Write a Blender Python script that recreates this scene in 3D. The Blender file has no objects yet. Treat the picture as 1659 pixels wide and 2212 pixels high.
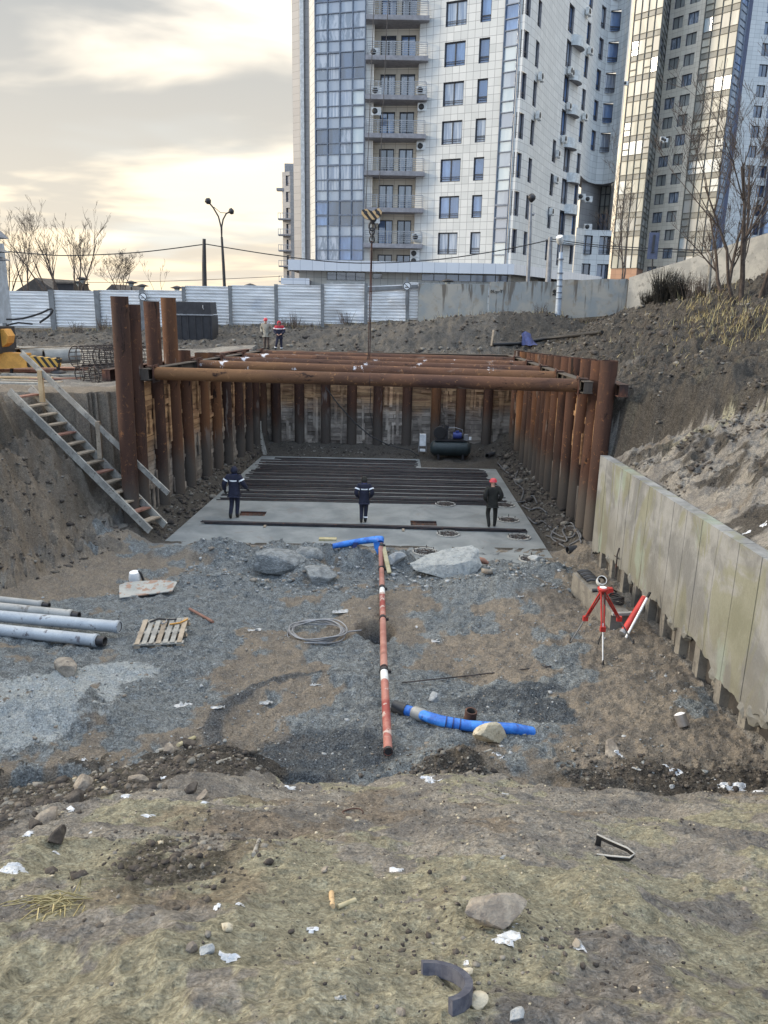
import bpy, bmesh, math, random
import numpy as np
from mathutils import Vector, Matrix
R = math.radians
rnd = random.Random(7)
S = bpy.context.scene
C = S.collection
# ---------------------------------------------------------------- camera
F, CX, CY, PITCH, H = 1660.0, 829.5, 1106.0, R(15.36), 7.5
cam_d = bpy.data.cameras.new("camera"); cam = bpy.data.objects.new("camera", cam_d); C.objects.link(cam)
ROLL = 0.02
cam.location = (0, 0, H); cam.rotation_euler = (Matrix.Rotation(R(90) - PITCH, 3, 'X') @ Matrix.Rotation(ROLL, 3, 'Z')).to_euler()
cam_d.sensor_fit = 'VERTICAL'; cam_d.sensor_height = 24.0; cam_d.lens = 24.0 * F / 2212.0
cam_d.clip_start = 0.05; cam_d.clip_end = 6000
S.camera = cam
S.render.resolution_x, S.render.resolution_y = 768, 1024
# ---------------------------------------------------------------- world, sun, exposure
SUN_AZ, SUN_EL = R(-93), R(16)      # azimuth from +Y towards +X (negative = left)
W = bpy.data.worlds.new("World"); S.world = W; W.use_nodes = True
def build_world():
    nt = W.node_tree; N = nt.nodes; L = nt.links
    for n in list(N): N.remove(n)
    def nd(t, **k):
        n = N.new(t)
        for a, b in k.items(): setattr(n, a, b)
        return n
    def mth(op, a, b=None, clamp=False):
        n = nd('ShaderNodeMath', operation=op, use_clamp=clamp)
        for i, v in enumerate((a, b)):
            if v is None: continue
            if isinstance(v, (int, float)): n.inputs[i].default_value = v
            else: L.new(v, n.inputs[i])
        return n.outputs[0]
    out = nd('ShaderNodeOutputWorld'); bg = nd('ShaderNodeBackground'); bg.inputs[1].default_value = 0.1
    L.new(bg.outputs[0], out.inputs[0])
    sky = nd('ShaderNodeTexSky', sky_type='NISHITA'); sky.sun_disc = False
    sky.sun_elevation = SUN_EL; sky.sun_rotation = SUN_AZ; sky.air_density = 1.2; sky.dust_density = 2.5; sky.ozone_density = 1.5
    tc = nd('ShaderNodeTexCoord'); sp = nd('ShaderNodeSeparateXYZ'); L.new(tc.outputs['Generated'], sp.inputs[0])
    x, y, z = sp.outputs
    zz = mth('ADD', mth('MAXIMUM', z, 0.0), 0.16)
    cb = nd('ShaderNodeCombineXYZ'); L.new(mth('DIVIDE', x, zz), cb.inputs[0]); L.new(mth('DIVIDE', y, zz), cb.inputs[1])
    mp = nd('ShaderNodeMapping'); L.new(cb.outputs[0], mp.inputs[0])
    mp.inputs['Rotation'].default_value = (0, 0, R(-14)); mp.inputs['Scale'].default_value = (0.55, 0.8, 1); mp.inputs['Location'].default_value = (1.3, 0.2, 0)
    def noise(sc, det, dist, src=mp):
        n = nd('ShaderNodeTexNoise'); n.inputs['Scale'].default_value = sc; n.inputs['Detail'].default_value = det
        n.inputs['Distortion'].default_value = dist; n.inputs['Roughness'].default_value = 0.52; L.new(src.outputs[0], n.inputs[0]); return n.outputs[0]
    def ramp(v, stops):
        n = nd('ShaderNodeValToRGB'); n.color_ramp.interpolation = 'EASE'
        e = n.color_ramp.elements
        while len(e) < len(stops): e.new(0.5)
        for i, (p, c) in enumerate(stops): e[i].position = p; e[i].color = (c[0], c[1], c[2], 1)
        L.new(v, n.inputs[0]); return n.outputs[0]
    def mix(f, a, b):
        n = nd('ShaderNodeMix', data_type='RGBA')
        if isinstance(f, float): n.inputs[0].default_value = f
        else: L.new(f, n.inputs[0])
        for i, v in ((6, a), (7, b)):
            if isinstance(v, tuple): n.inputs[i].default_value = (*v, 1)
            else: L.new(v, n.inputs[i])
        return n.outputs[2]
    n1 = noise(1.25, 4.5, 0.5); n2 = noise(3.2, 5, 0.4)
    v = mth('ADD', mth('MULTIPLY', n1, 0.82), mth('MULTIPLY', n2, 0.18))
    hor = mth('SUBTRACT', 1.0, mth('MULTIPLY', z, 3.2), True)               # 1 at the horizon
    bright = mix(hor, (8.2, 7.4, 6.2), (7.9, 6.5, 4.5))
    dark = mix(hor, (3.1, 3.1, 3.0), (5.2, 4.6, 3.8))
    f = ramp(v, [(0.43, (0, 0, 0)), (0.565, (1, 1, 1))])
    c = mix(f, bright, dark)
    f2 = ramp(noise(0.9, 4, 0.3), [(0.55, (0, 0, 0)), (0.75, (1, 1, 1))])
    c = mix(mth('MULTIPLY', f2, 0.30), c, (6.8, 8.2, 8.8))
    c = mix(0.10, c, sky.outputs[0])
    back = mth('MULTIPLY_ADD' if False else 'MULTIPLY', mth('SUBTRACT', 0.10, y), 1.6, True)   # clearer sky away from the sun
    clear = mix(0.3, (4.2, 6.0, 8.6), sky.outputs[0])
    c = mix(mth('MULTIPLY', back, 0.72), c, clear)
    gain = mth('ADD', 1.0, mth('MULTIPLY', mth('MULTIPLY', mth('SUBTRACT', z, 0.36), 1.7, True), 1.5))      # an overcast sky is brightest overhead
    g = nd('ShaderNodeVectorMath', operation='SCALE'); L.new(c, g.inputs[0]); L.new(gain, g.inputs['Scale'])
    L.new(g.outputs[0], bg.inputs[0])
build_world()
sd = bpy.data.lights.new("sun", 'SUN'); sun = bpy.data.objects.new("sun", sd); C.objects.link(sun)
sd.energy = 1.6; sd.angle = R(10); sd.color = (1.0, 0.86, 0.66)
sv = Vector((math.sin(SUN_AZ) * math.cos(SUN_EL), math.cos(SUN_AZ) * math.cos(SUN_EL), math.sin(SUN_EL)))
sun.rotation_euler = (-sv).to_track_quat('-Z', 'Y').to_euler(); sun.location = (-40, 20, 60)
S.view_settings.view_transform = 'Standard'; S.view_settings.look = 'None'
S.view_settings.exposure = 0.95; S.view_settings.gamma = 1.0
# ---------------------------------------------------------------- geometry helpers
cp_, sp_ = math.cos(PITCH), math.sin(PITCH)
def ray(px, py):
    a, b = (px - CX) / F, (CY - py) / F; u, v = a * math.cos(ROLL) - b * math.sin(ROLL), a * math.sin(ROLL) + b * math.cos(ROLL)
    return (u, cp_ + v * sp_, -sp_ + v * cp_)
def at(px, py, Y):
    r = ray(px, py); k = Y / r[1]; return Vector((r[0] * k, Y, H + r[2] * k))
def hit(px, py, f):
    '''distance at which the line through a picture point crosses the vertical surface x = f(y)'''
    r = ray(px, py); m = r[0] / r[1]; b0 = f(0.0); k = f(1.0) - b0; return b0 / (m - k)
def atz(px, py, z):
    r = ray(px, py); k = (z - H) / r[2]; return Vector((r[0] * k, r[1] * k, z))
class MB:
    def __init__(s): s.v = []; s.f = []; s.m = []; s.mats = []; s.smooth = []
    def slot(s, m):
        if m not in s.mats: s.mats.append(m)
        return s.mats.index(m)
    def add(s, vs, fs, m=None, smooth=False):
        b = len(s.v); s.v.extend([tuple(v) for v in vs]); i = s.slot(m) if m else 0
        for f in fs: s.f.append(tuple(b + k for k in f)); s.m.append(i); s.smooth.append(smooth)
        return s
    def box(s, c, d, m=None, rot=None, taper=1.0):
        x, y, z = d[0] / 2, d[1] / 2, d[2] / 2
        vs = [Vector((a * x * (taper if k > 0 else 1), b * y * (taper if k > 0 else 1), k * z)) for k in (-1, 1) for a, b in ((-1, -1), (1, -1), (1, 1), (-1, 1))]
        if rot is not None: vs = [rot @ v for v in vs]
        c = Vector(c)
        return s.add([v + c for v in vs], [(3, 2, 1, 0), (4, 5, 6, 7), (0, 1, 5, 4), (1, 2, 6, 5), (2, 3, 7, 6), (3, 0, 4, 7)], m)
    def bar(s, p, q, w, h, m=None, up=(0, 0, 1)):
        p, q = Vector(p), Vector(q); d = q - p; L = d.length; d.normalize(); up = Vector(up)
        if abs(d.dot(up)) > .98: up = Vector((0, 1, 0))
        sx = d.cross(up).normalized(); sz = sx.cross(d).normalized()
        rot = Matrix((sx, d, sz)).transposed()
        return s.box((p + q) / 2, (w, L, h), m, rot)
    def tube(s, pts, r, n=8, m=None, cap=True, smooth=True):
        pts = [Vector(p) for p in pts]; k = len(pts); rr = r if isinstance(r, (list, tuple)) else [r] * k
        vs = []; fs = []; prev = None
        for i, p in enumerate(pts):
            d = (pts[min(i + 1, k - 1)] - pts[max(i - 1, 0)])
            if d.length < 1e-9: d = Vector((0, 0, 1))
            d.normalize()
            if prev is None:
                a = Vector((0, 0, 1)) if abs(d.z) < .9 else Vector((1, 0, 0))
                sx = d.cross(a).normalized()
            else:
                sx = (prev - d * prev.dot(d))
                sx = sx.normalized() if sx.length > 1e-6 else d.orthogonal().normalized()
            prev = sx; sy = d.cross(sx)
            for j in range(n):
                t = 2 * math.pi * j / n; vs.append(p + (sx * math.cos(t) + sy * math.sin(t)) * rr[i])
        for i in range(k - 1):
            for j in range(n):
                a, b = i * n + j, i * n + (j + 1) % n; fs.append((a, b, b + n, a + n))
        s.add(vs, fs, m, smooth)
        if cap: s.add(vs[:n], [tuple(range(n))[::-1]], m); s.add(vs[-n:], [tuple(range(n))], m)
        return s
    def hollow(s, p, q, ro, ri, n=20, m=None, m2=None):
        p, q = Vector(p), Vector(q); d = (q - p).normalized(); a = Vector((0, 0, 1)) if abs(d.z) < .9 else Vector((1, 0, 0))
        sx = d.cross(a).normalized(); sy = d.cross(sx); vs = []
        for c, r in ((p, ro), (q, ro), (q, ri), (p, ri)):
            vs += [c + (sx * math.cos(2 * math.pi * j / n) + sy * math.sin(2 * math.pi * j / n)) * r for j in range(n)]
        fo = []; fr = []; fi = []
        for j in range(n):
            k = (j + 1) % n
            fo.append((j, k, n + k, n + j)); fr.append((n + j, n + k, 2 * n + k, 2 * n + j)); fi.append((2 * n + j, 2 * n + k, 3 * n + k, 3 * n + j)); fr.append((3 * n + j, 3 * n + k, k, j))
        s.add(vs, fo, m, True); s.add(vs, fr, m); s.add(vs, fi, m2 or m, True); return s
    def lathe(s, prof, o=(0, 0, 0), n=16, m=None, rot=None):
        o = Vector(o); vs = []
        for r, z in prof:
            for j in range(n):
                v = Vector((r * math.cos(2 * math.pi * j / n), r * math.sin(2 * math.pi * j / n), z)); vs.append((rot @ v if rot else v) + o)
        fs = [(i * n + j, i * n + (j + 1) % n, (i + 1) * n + (j + 1) % n, (i + 1) * n + j) for i in range(len(prof) - 1) for j in range(n)]
        s.add(vs, fs, m, True)
        s.add(vs[:n], [tuple(range(n))[::-1]], m); s.add(vs[-n:], [tuple(range(n))], m); return s
    def build(s, name, m=None, parent=None, loc=None):
        me = bpy.data.meshes.new(name); me.from_pydata(s.v, [], s.f); o = bpy.data.objects.new(name, me); C.objects.link(o)
        ms = s.mats if s.mats else [m]
        for q in ms: me.materials.append(q if q else m)
        if len(s.mats) > 1: me.polygons.foreach_set('material_index', s.m)
        me.polygons.foreach_set('use_smooth', s.smooth); me.update()
        if parent: o.parent = parent
        if loc is not None: o.location = loc
        return o
def local(o, origin):
    """move a mesh object's origin to a world point without moving its shape"""
    o.data.transform(Matrix.Translation(-Vector(origin))); o.location = origin; return o
def tag(o, label=None, cat=None, group=None, kind=None):
    if label: o['label'] = label
    if cat: o['category'] = cat
    if group: o['group'] = group
    if kind: o['kind'] = kind
    return o
def thing(name, label, cat, loc=(0, 0, 0), rz=0.0, group=None):
    o = bpy.data.objects.new(name, None); C.objects.link(o); o.empty_display_size = .2
    o.location = loc; o.rotation_euler = (0, 0, rz); return tag(o, label, cat, group)
def copy_tree(o, parent=None):
    c = o.copy(); C.objects.link(c)
    if parent: c.parent = parent
    for ch in list(o.children): copy_tree(ch, c)
    return c
# ---------------------------------------------------------------- material helpers
class NT:
    def __init__(s, name):
        s.mat = bpy.data.materials.new(name); s.mat.use_nodes = True; s.t = s.mat.node_tree; s.N = s.t.nodes; s.L = s.t.links
        s.b = s.N['Principled BSDF']; s.co = None
    def nd(s, t, **k):
        n = s.N.new(t)
        for a, b in k.items(): setattr(n, a, b)
        return n
    def put(s, sock, v):
        if isinstance(v, (int, float)): sock.default_value = v
        elif isinstance(v, tuple): sock.default_value = (*v, 1) if len(sock.default_value) == 4 and len(v) == 3 else v
        else: s.L.new(v, sock)
    def coords(s, kind='Object', scale=(1, 1, 1), rand=True, rot=(0, 0, 0)):
        tc = s.nd('ShaderNodeTexCoord'); mp = s.nd('ShaderNodeMapping'); s.L.new(tc.outputs[kind], mp.inputs[0]); mp.inputs['Scale'].default_value = scale; mp.inputs['Rotation'].default_value = rot
        if rand:
            oi = s.nd('ShaderNodeObjectInfo'); m = s.nd('ShaderNodeMath', operation='MULTIPLY'); s.L.new(oi.outputs['Random'], m.inputs[0]); m.inputs[1].default_value = 37.0
            cb = s.nd('ShaderNodeCombineXYZ'); [s.L.new(m.outputs[0], cb.inputs[i]) for i in range(3)]; s.L.new(cb.outputs[0], mp.inputs['Location'])
        return mp.outputs[0]
    def math(s, op, a, b=0.0, clamp=False):
        n = s.nd('ShaderNodeMath', operation=op, use_clamp=clamp); s.put(n.inputs[0], a); s.put(n.inputs[1], b); return n.outputs[0]
    def noise(s, co, scale, detail=4, rough=.55, dist=0.0):
        n = s.nd('ShaderNodeTexNoise'); s.L.new(co, n.inputs['Vector']); n.inputs['Scale'].default_value = scale; n.inputs['Detail'].default_value = detail
        n.inputs['Roughness'].default_value = rough; n.inputs['Distortion'].default_value = dist; return n.outputs[0]
    def vor(s, co, scale, feature='F1', out='Distance'):
        n = s.nd('ShaderNodeTexVoronoi', feature=feature); s.L.new(co, n.inputs['Vector']); n.inputs['Scale'].default_value = scale; return n.outputs[out]
    def ramp(s, v, lo, hi):
        n = s.nd('ShaderNodeMapRange', interpolation_type='SMOOTHSTEP'); s.put(n.inputs[0], v); n.inputs[1].default_value = lo; n.inputs[2].default_value = hi; return n.outputs[0]
    def mix(s, f, a, b, bt='MIX'):
        n = s.nd('ShaderNodeMix', data_type='RGBA', blend_type=bt); s.put(n.inputs[0], f); s.put(n.inputs[6], a); s.put(n.inputs[7], b); return n.outputs[2]
    def bump(s, h, strength=.4, dist=.02, prev=None):
        n = s.nd('ShaderNodeBump'); n.inputs['Strength'].default_value = strength; n.inputs['Distance'].default_value = dist; s.L.new(h, n.inputs['Height'])
        if prev is not None: s.L.new(prev, n.inputs['Normal'])
        return n.outputs[0]
    def fin(s, col, rough=.8, metal=0.0, normal=None, spec=None):
        s.put(s.b.inputs['Base Color'], col); s.put(s.b.inputs['Roughness'], rough); s.put(s.b.inputs['Metallic'], metal)
        if normal is not None: s.L.new(normal, s.b.inputs['Normal'])
        if spec is not None: s.b.inputs['Specular IOR Level'].default_value = spec
        return s.mat
def weathered(name, c1, c2, c3=None, scale=2.0, rough=.8, metal=0.0, bump=.3, bdist=.01, stretch=(1, 1, 1), th=(.4, .62), th3=(.58, .68), fine=30, spec=None):
    n = NT(name); co = n.coords(scale=stretch)
    a = n.noise(co, scale, 6, .62, .3); col = n.mix(n.ramp(a, *th), c1, c2)
    if c3: col = n.mix(n.ramp(n.noise(co, scale * 2.7, 5, .6), *th3), col, c3)
    g = n.noise(co, fine, 3, .6)
    col = n.mix(.55, col, n.mix(g, (.35, .35, .35), (1.0, 1.0, 1.0)), 'MULTIPLY')
    col = n.mix(1.0, col, (1.28, 1.28, 1.28), 'MULTIPLY')
    return n.fin(col, rough, metal, n.bump(g, bump, bdist), spec)
def plain(name, c, rough=.6, metal=0.0, spec=None):
    return weathered(name, tuple(x * .85 for x in c), tuple(min(1, x * 1.12) for x in c), None, 3.0, rough, metal, .12, .004, spec=spec)
M = {}
def rust_mat(name, dark, mid, hot, stretch, sc, mudz=None):
    n = NT(name); co = n.coords('Object', stretch); oi = n.nd('ShaderNodeObjectInfo')
    a = n.noise(co, sc, 6, .62, .5); b = n.noise(co, sc * .45, 4, .6, .3)
    c = n.mix(n.ramp(a, .36, .64), dark, mid); f = n.ramp(n.math('ADD', n.math('MULTIPLY', b, .75), n.math('MULTIPLY', oi.outputs['Random'], .24)), .50, .70); c = n.mix(n.math('MULTIPLY', f, .8), c, hot)
    c = n.mix(n.ramp(n.noise(co, sc * 3.5, 5, .7, .8), .58, .68), c, tuple(x * .4 for x in dark)); sp_ = n.noise(n.coords('Object'), 5.5, 6, .75, .6); c = n.mix(n.math('MULTIPLY', n.ramp(sp_, .58, .66), .7), c, tuple(min(1, x * 1.5) for x in hot)); c = n.mix(n.math('MULTIPLY', n.ramp(n.noise(n.coords('Object', tuple(x * .8 for x in stretch)), 2.2, 4, .6), .62, .68), .45), c, (.30, .27, .25))
    if mudz is not None:
        tc = n.nd('ShaderNodeTexCoord'); sp = n.nd('ShaderNodeSeparateXYZ'); n.L.new(tc.outputs['Object'], sp.inputs[0]); m = n.ramp(n.math('ADD', sp.outputs[2], n.math('MULTIPLY', n.noise(co, .8, 5), -2.6)), mudz + .5, mudz - .7); c = n.mix(n.math('MULTIPLY', m, .85), c, (.085, .078, .070))
    c = n.mix(.5, c, n.mix(n.noise(n.coords('Object'), 32, 4, .65), (.4, .4, .4), (1.45, 1.45, 1.45)), 'MULTIPLY')
    return n.fin(c, .85, 0, n.bump(n.noise(n.coords('Object'), 14, 5, .65), .35, .008), .3)
M['rust'] = rust_mat('rust steel', (.042, .024, .020), (.088, .042, .028), (.17, .078, .034), (1.5, 1.5, .25), .8, .6)
M['rust_pipe'] = rust_mat('rust pipe', (.060, .032, .026), (.125, .062, .038), (.22, .115, .052), (.35, 1.2, 1.2), .9)
M['rust_dark'] = weathered('dark rusted beam', (.03, .017, .015), (.09, .035, .024), (.16, .07, .035), 1.2, .8, 0, .25, .006)
M['rebar'] = weathered('rebar steel', (.022, .020, .024), (.05, .042, .045), (.10, .05, .035), 2.2, .6, .3, .2, .003)
M['black'] = plain('black rubber', (.018, .018, .02), .55)
M['dark_metal'] = plain('dark metal', (.035, .035, .04), .5, .3)
M['grey_metal'] = plain('grey metal', (.22, .23, .25), .5, .2)
M['wood'] = weathered('weathered wood', (.24, .20, .155), (.36, .30, .23), (.15, .12, .09), 2.2, .85, 0, .3, .004, (1, 1, 1))
M['wood_grey'] = weathered('grey wood', (.22, .215, .2), (.34, .33, .30), (.12, .11, .10), 3, .88, 0, .35, .004)
M['wood_fresh'] = weathered('pine board', (.40, .28, .155), (.50, .37, .22), (.28, .18, .10), 2.5, .8, 0, .25, .004)
M['wood_red'] = weathered('reddish board', (.20, .10, .075), (.27, .15, .11), (.12, .06, .05), 3, .85, 0, .3, .004)
M['concrete'] = weathered('concrete', (.24, .245, .24), (.33, .33, .315), (.18, .18, .175), 1.2, .9, 0, .25, .006)
M['concrete_dark'] = weathered('dark concrete', (.13, .132, .13), (.19, .19, .18), (.09, .09, .09), 1.6, .9, 0, .3, .006)
M['pale_metal'] = plain('pale blue painted steel', (.34, .40, .48), .45, .1)
M['white'] = plain('white paint', (.72, .74, .76), .5)
M['red'] = plain('red paint', (.42, .035, .03), .45)
M['yellow'] = plain('yellow paint', (.62, .34, .045), .5)
M['orange'] = plain('amber paint', (.58, .29, .06), .5)
M['blue'] = weathered('blue hose cloth', (.012, .10, .42), (.03, .19, .62), (.02, .06, .25), 4, .5, 0, .35, .006)
M['navy'] = weathered('navy cloth', (.012, .014, .03), (.02, .022, .045), None, 6, .9, 0, .4, .01)
M['black_cloth'] = weathered('black cloth', (.014, .014, .013), (.026, .026, .022), None, 6, .9, 0, .4, .01)
M['reflect'] = plain('reflective tape', (.80, .82, .86), .4)
M['skin'] = plain('skin', (.45, .27, .2), .6)
M['boot'] = plain('boot leather', (.016, .015, .015), .6)
M['bark'] = weathered('bark', (.055, .043, .038), (.10, .08, .068), None, 5, .9, 0, .5, .01)
M['rock'] = weathered('pale rock', (.26, .28, .30), (.40, .42, .43), (.17, .18, .20), 3.5, .92, 0, .9, .03, th=(.35, .65))
M['rock_brown'] = weathered('brown rock', (.16, .14, .12), (.28, .25, .21), (.10, .09, .085), 6, .92, 0, .9, .02)
M['snow'] = weathered('snow', (.40, .43, .47), (.58, .61, .66), (.20, .19, .18), 14, .7, 0, .8, .02, th3=(.56, .66))
# ---------------------------------------------------------------- terrain
def vnoise(x, y, seed=0):
    x = np.asarray(x, float); y = np.asarray(y, float)
    xi = np.floor(x).astype(np.int64); yi = np.floor(y).astype(np.int64); fx = x - xi; fy = y - yi
    fx = fx * fx * fx * (fx * (fx * 6 - 15) + 10); fy = fy * fy * fy * (fy * (fy * 6 - 15) + 10)
    def hs(a, b):
        h = (a * 374761393 + b * 668265263 + seed * 1274126177) & 0xffffffff
        h = ((h ^ (h >> 13)) * 1274126177) & 0xffffffff; h = (h ^ (h >> 16)) & 0xffff; return h / 65535.0
    a = hs(xi, yi); b = hs(xi + 1, yi); c = hs(xi, yi + 1); d = hs(xi + 1, yi + 1)
    return (a + (b - a) * fx) * (1 - fy) + (c + (d - c) * fx) * fy
def fbm(x, y, seed=0, oct=4, gain=.5):
    s = 0; a = 1; t = 0
    for i in range(oct):
        s = s + a * (vnoise(x * 2 ** i + 17.3 * i, y * 2 ** i - 9.1 * i, seed + i) * 2 - 1); t += a; a *= gain
    return s / t
def sst(a, b, x):
    t = np.clip((x - a) / (b - a), 0, 1); return t * t * (3 - 2 * t)
def xl(y): return -11.2 + .125 * y
def xr(y): return 6.615 - .005 * y
def bl(x, y, cx, cy, rx, ry, p=1.0): return np.exp(-(((x - cx) / rx) ** 2 + ((y - cy) / ry) ** 2) ** p)
def WX(y): return 5.46 + .04 * y
def wtop(y): return 3.24 + (22.2 - y) * .048
MOUNDS = [(-3.0, 20.4, .95, .7, .62), (-1.75, 20.9, .7, .55, .62), (-2.0, 19.5, .62, .5, .42), (-4.6, 21.2, 1.1, .55, .55), (-6.0, 21.6, .9, .6, .35), (-.75, 20.6, .55, .5, .5),
          (3.0, 18.6, 1.25, 1.15, .48), (.4, 20.6, .6, .6, .55), (2.1, 20.2, .9, .6, .3), (4.6, 20.6, .8, .5, .25), (-4.2, 18.9, 1.1, .45, .28),
          (-5.2, 11.3, .9, .6, .45), (1.15, 9.75, .55, .3, .33), (-2.6, 9.7, 1.0, .4, .3)]
def hgt(x, y):
    x = np.asarray(x, float); y = np.asarray(y, float); wx = WX(np.clip(y, 4, 24))
    n1 = fbm(x * .35, y * .35, 1, 4); n2 = fbm(x * 1.3, y * 1.3, 5, 4); n3 = fbm(x * 5, y * 5, 9, 4, .6); n5 = np.abs(fbm(x * 2.1, y * 3.0, 61, 4, .55)); n6 = np.abs(fbm(x * 6, y * 8, 63, 3, .55))
    # foreground bank
    zb = np.interp(y + n1 * .75 + n2 * .42 + n3 * .1 + .30 * sst(1, 3, x) + .45 * bl(x, y, -.8, 9.4, .8, 1.5) + 1.0 * sst(-2.2, -5.2, x), [-40, -6, 0, 2.5, 5, 7.5, 9.25, 9.6, 11], [7.5, 6.3, 5.85, 4.72, 3.5, 2.25, 1.38, 1.02, .0]) + n1 * .14 + n2 * .08 + n3 * .04 + (.2 - n5) * .07 + (.2 - n6) * .06
    # gravel floor
    zf = np.interp(y, [9.4, 12, 16, 20, 22.4], [.95, .75, .5, .24, .02]) + n1 * .10 + n2 * .06 + n3 * .025 + (.2 - n5) * .20 + (.2 - n6) * .05
    for cx, cy, rx, ry, h in MOUNDS: zf = zf + h * bl(x, y, cx, cy, rx, ry, 1.3) * (1 + .25 * n2 + .2 * n3)
    zf = zf - .16 * bl(x, y, -.7, 10.6, 1.5, .9) + .10 * bl(np.hypot(x + .8, (y - 11.2) * 1.1), 0 * y, 1.9, 0, .25, 1)
    zf = zf - 1.3 * bl(x, y, -.14, 15.6, .36, .48, 3) - 1.0 * bl(x, y, -4.75, 9.2, .65, .5, 3.0)
    z = np.maximum(zb, zf)
    # left slope
    tl = -7.6 - (23.8 - np.minimum(y, 23.8)) * .31 + n1 * .7 + n2 * .3
    s = np.clip((tl - x) * (.92 + .22 * n2 + .35 * sst(21, 17, y)), 0, None)
    plate = 4.42 + n1 * .07 + n2 * .06 + n3 * .02 + 1.35 * sst(35.5, 46.5, y) + .35 * sst(-10, -6, x) * sst(35, 40, y)
    s = s + (s > .1) * (.2 - n5) * .35
    hl = zf + s; hl = np.where(hl > plate, plate, hl) + n2 * .12 * (s > .05) * (hl < plate) + n3 * .05
    z = np.where(x < tl, np.maximum(hl, z), z)
    # back bank and hill
    back = np.interp(y, [22, 40, 42.2, 45.2, 48.2, 60, 120], [4.8, 4.82, 4.84, 5.75, 6.2, 6.3, 6.3]) + .045 * np.clip(x, -22, 6) * sst(42, 46, y) + n1 * .14 + n2 * .2 + n3 * .1 + (.2 - n5) * .35 * sst(42, 43, y)
    back = back + bl(x, y, 4.5, 45.0, 4.6, 1.5) * .75 + bl(x, y, 9.0, 46.2, 3, 1.3) * .65 + bl(x, y, 1.5, 43.6, 2.0, .7) * .35
    hill = 4.85 + np.clip(x - 7.4, 0, 14) * .385 * sst(130, 55, y) + n1 * .35 + n2 * .34 + n3 * .15 + (.2 - n5) * .45
    up = np.maximum(np.where(y > 39, back, plate), np.where(x > 5, hill, -9))
    up = np.where((x < 0) & (y <= 40.2), plate, up)
    # outside of the excavation
    inx = (x > xl(y) - .36) & (x < xr(y) + .38)
    far = np.where(x < 0, y > 25.3 + .25 * n2 + .12 * n3, y > 23.2)
    pit = inx & (y < 40.15)
    zp = -.10 + .55 * sst(5.3, 6.35, x) + .5 * sst(-6.83 + .0625 * (y - 25.34), xl(y) + .2, x) + .5 * sst(37.0, 39.4, y) + .16 * sst(35.2, 36.2, y) * sst(1.5, 1.9, x)
    edge = np.clip((zp + .10) * 6, 0, 1); zp = zp + edge * (n2 * .14 + n3 * .09)
    z = np.where(far & ~pit, up, z)
    z = np.where(pit & (y > 22.2), np.minimum(np.where(y < 23.4, np.maximum(zp, zf * sst(23.4, 22.2, y)), zp), 1.2), z)
    # heap behind the concrete wall
    scar = 23.6 - (x - 6.5) * 1.25 + n2 * .5
    heap = wtop(np.minimum(y, 22.2)) + np.clip(x - wx - .3, 0, 6) * .56 * sst(22.6, 20.5, y) + n1 * .2 + n2 * .24 * sst(6.4, 7.2, x) + n3 * .12 * sst(6.3, 6.8, x) + (.2 - n5) * .3 * sst(6.4, 7.2, x) - .1 * sst(6.9, 6.4, x)
    heap = heap - 1.3 * sst(21.6, 24, y) * sst(6.2, 7, x)
    rt = (x > wx + .2) & (y < 24.6 + 2 * n2 * sst(7, 9, x)) & (x > np.where(y > 22.6, xr(y) + .2, -9))
    hr = heap + (np.maximum(hill, heap) - heap) * sst(scar - .35, scar + .5, y)
    z = np.where(rt & (y > 5), np.maximum(hr, np.where(y < 9, zb * sst(9, 6, y), -9)), z)
    z = np.where((x > wx + .2) & (y <= 5), np.maximum(zb, 0), z)
    return z
def gz(x, y): return float(hgt(np.array([x]), np.array([y]))[0])
ONK = np.concatenate([np.linspace(1.2, 30, 1500), np.linspace(30.02, 70, 1000)])
def on(px, py):
    """where the line through this picture point meets the ground"""
    r = ray(px, py); h = hgt(r[0] * ONK, r[1] * ONK); hitk = np.nonzero(H + r[2] * ONK < h)[0]
    if len(hitk) == 0: return Vector((r[0] * 70, r[1] * 70, 6))
    i = hitk[0]; k0, k1 = ONK[max(i - 1, 0)], ONK[i]; kk = np.linspace(k0, k1, 24); d = H + r[2] * kk - hgt(r[0] * kk, r[1] * kk); k = kk[int(np.argmax(d < 0))]
    return Vector((r[0] * k, r[1] * k, gz(r[0] * k, r[1] * k)))
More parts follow.
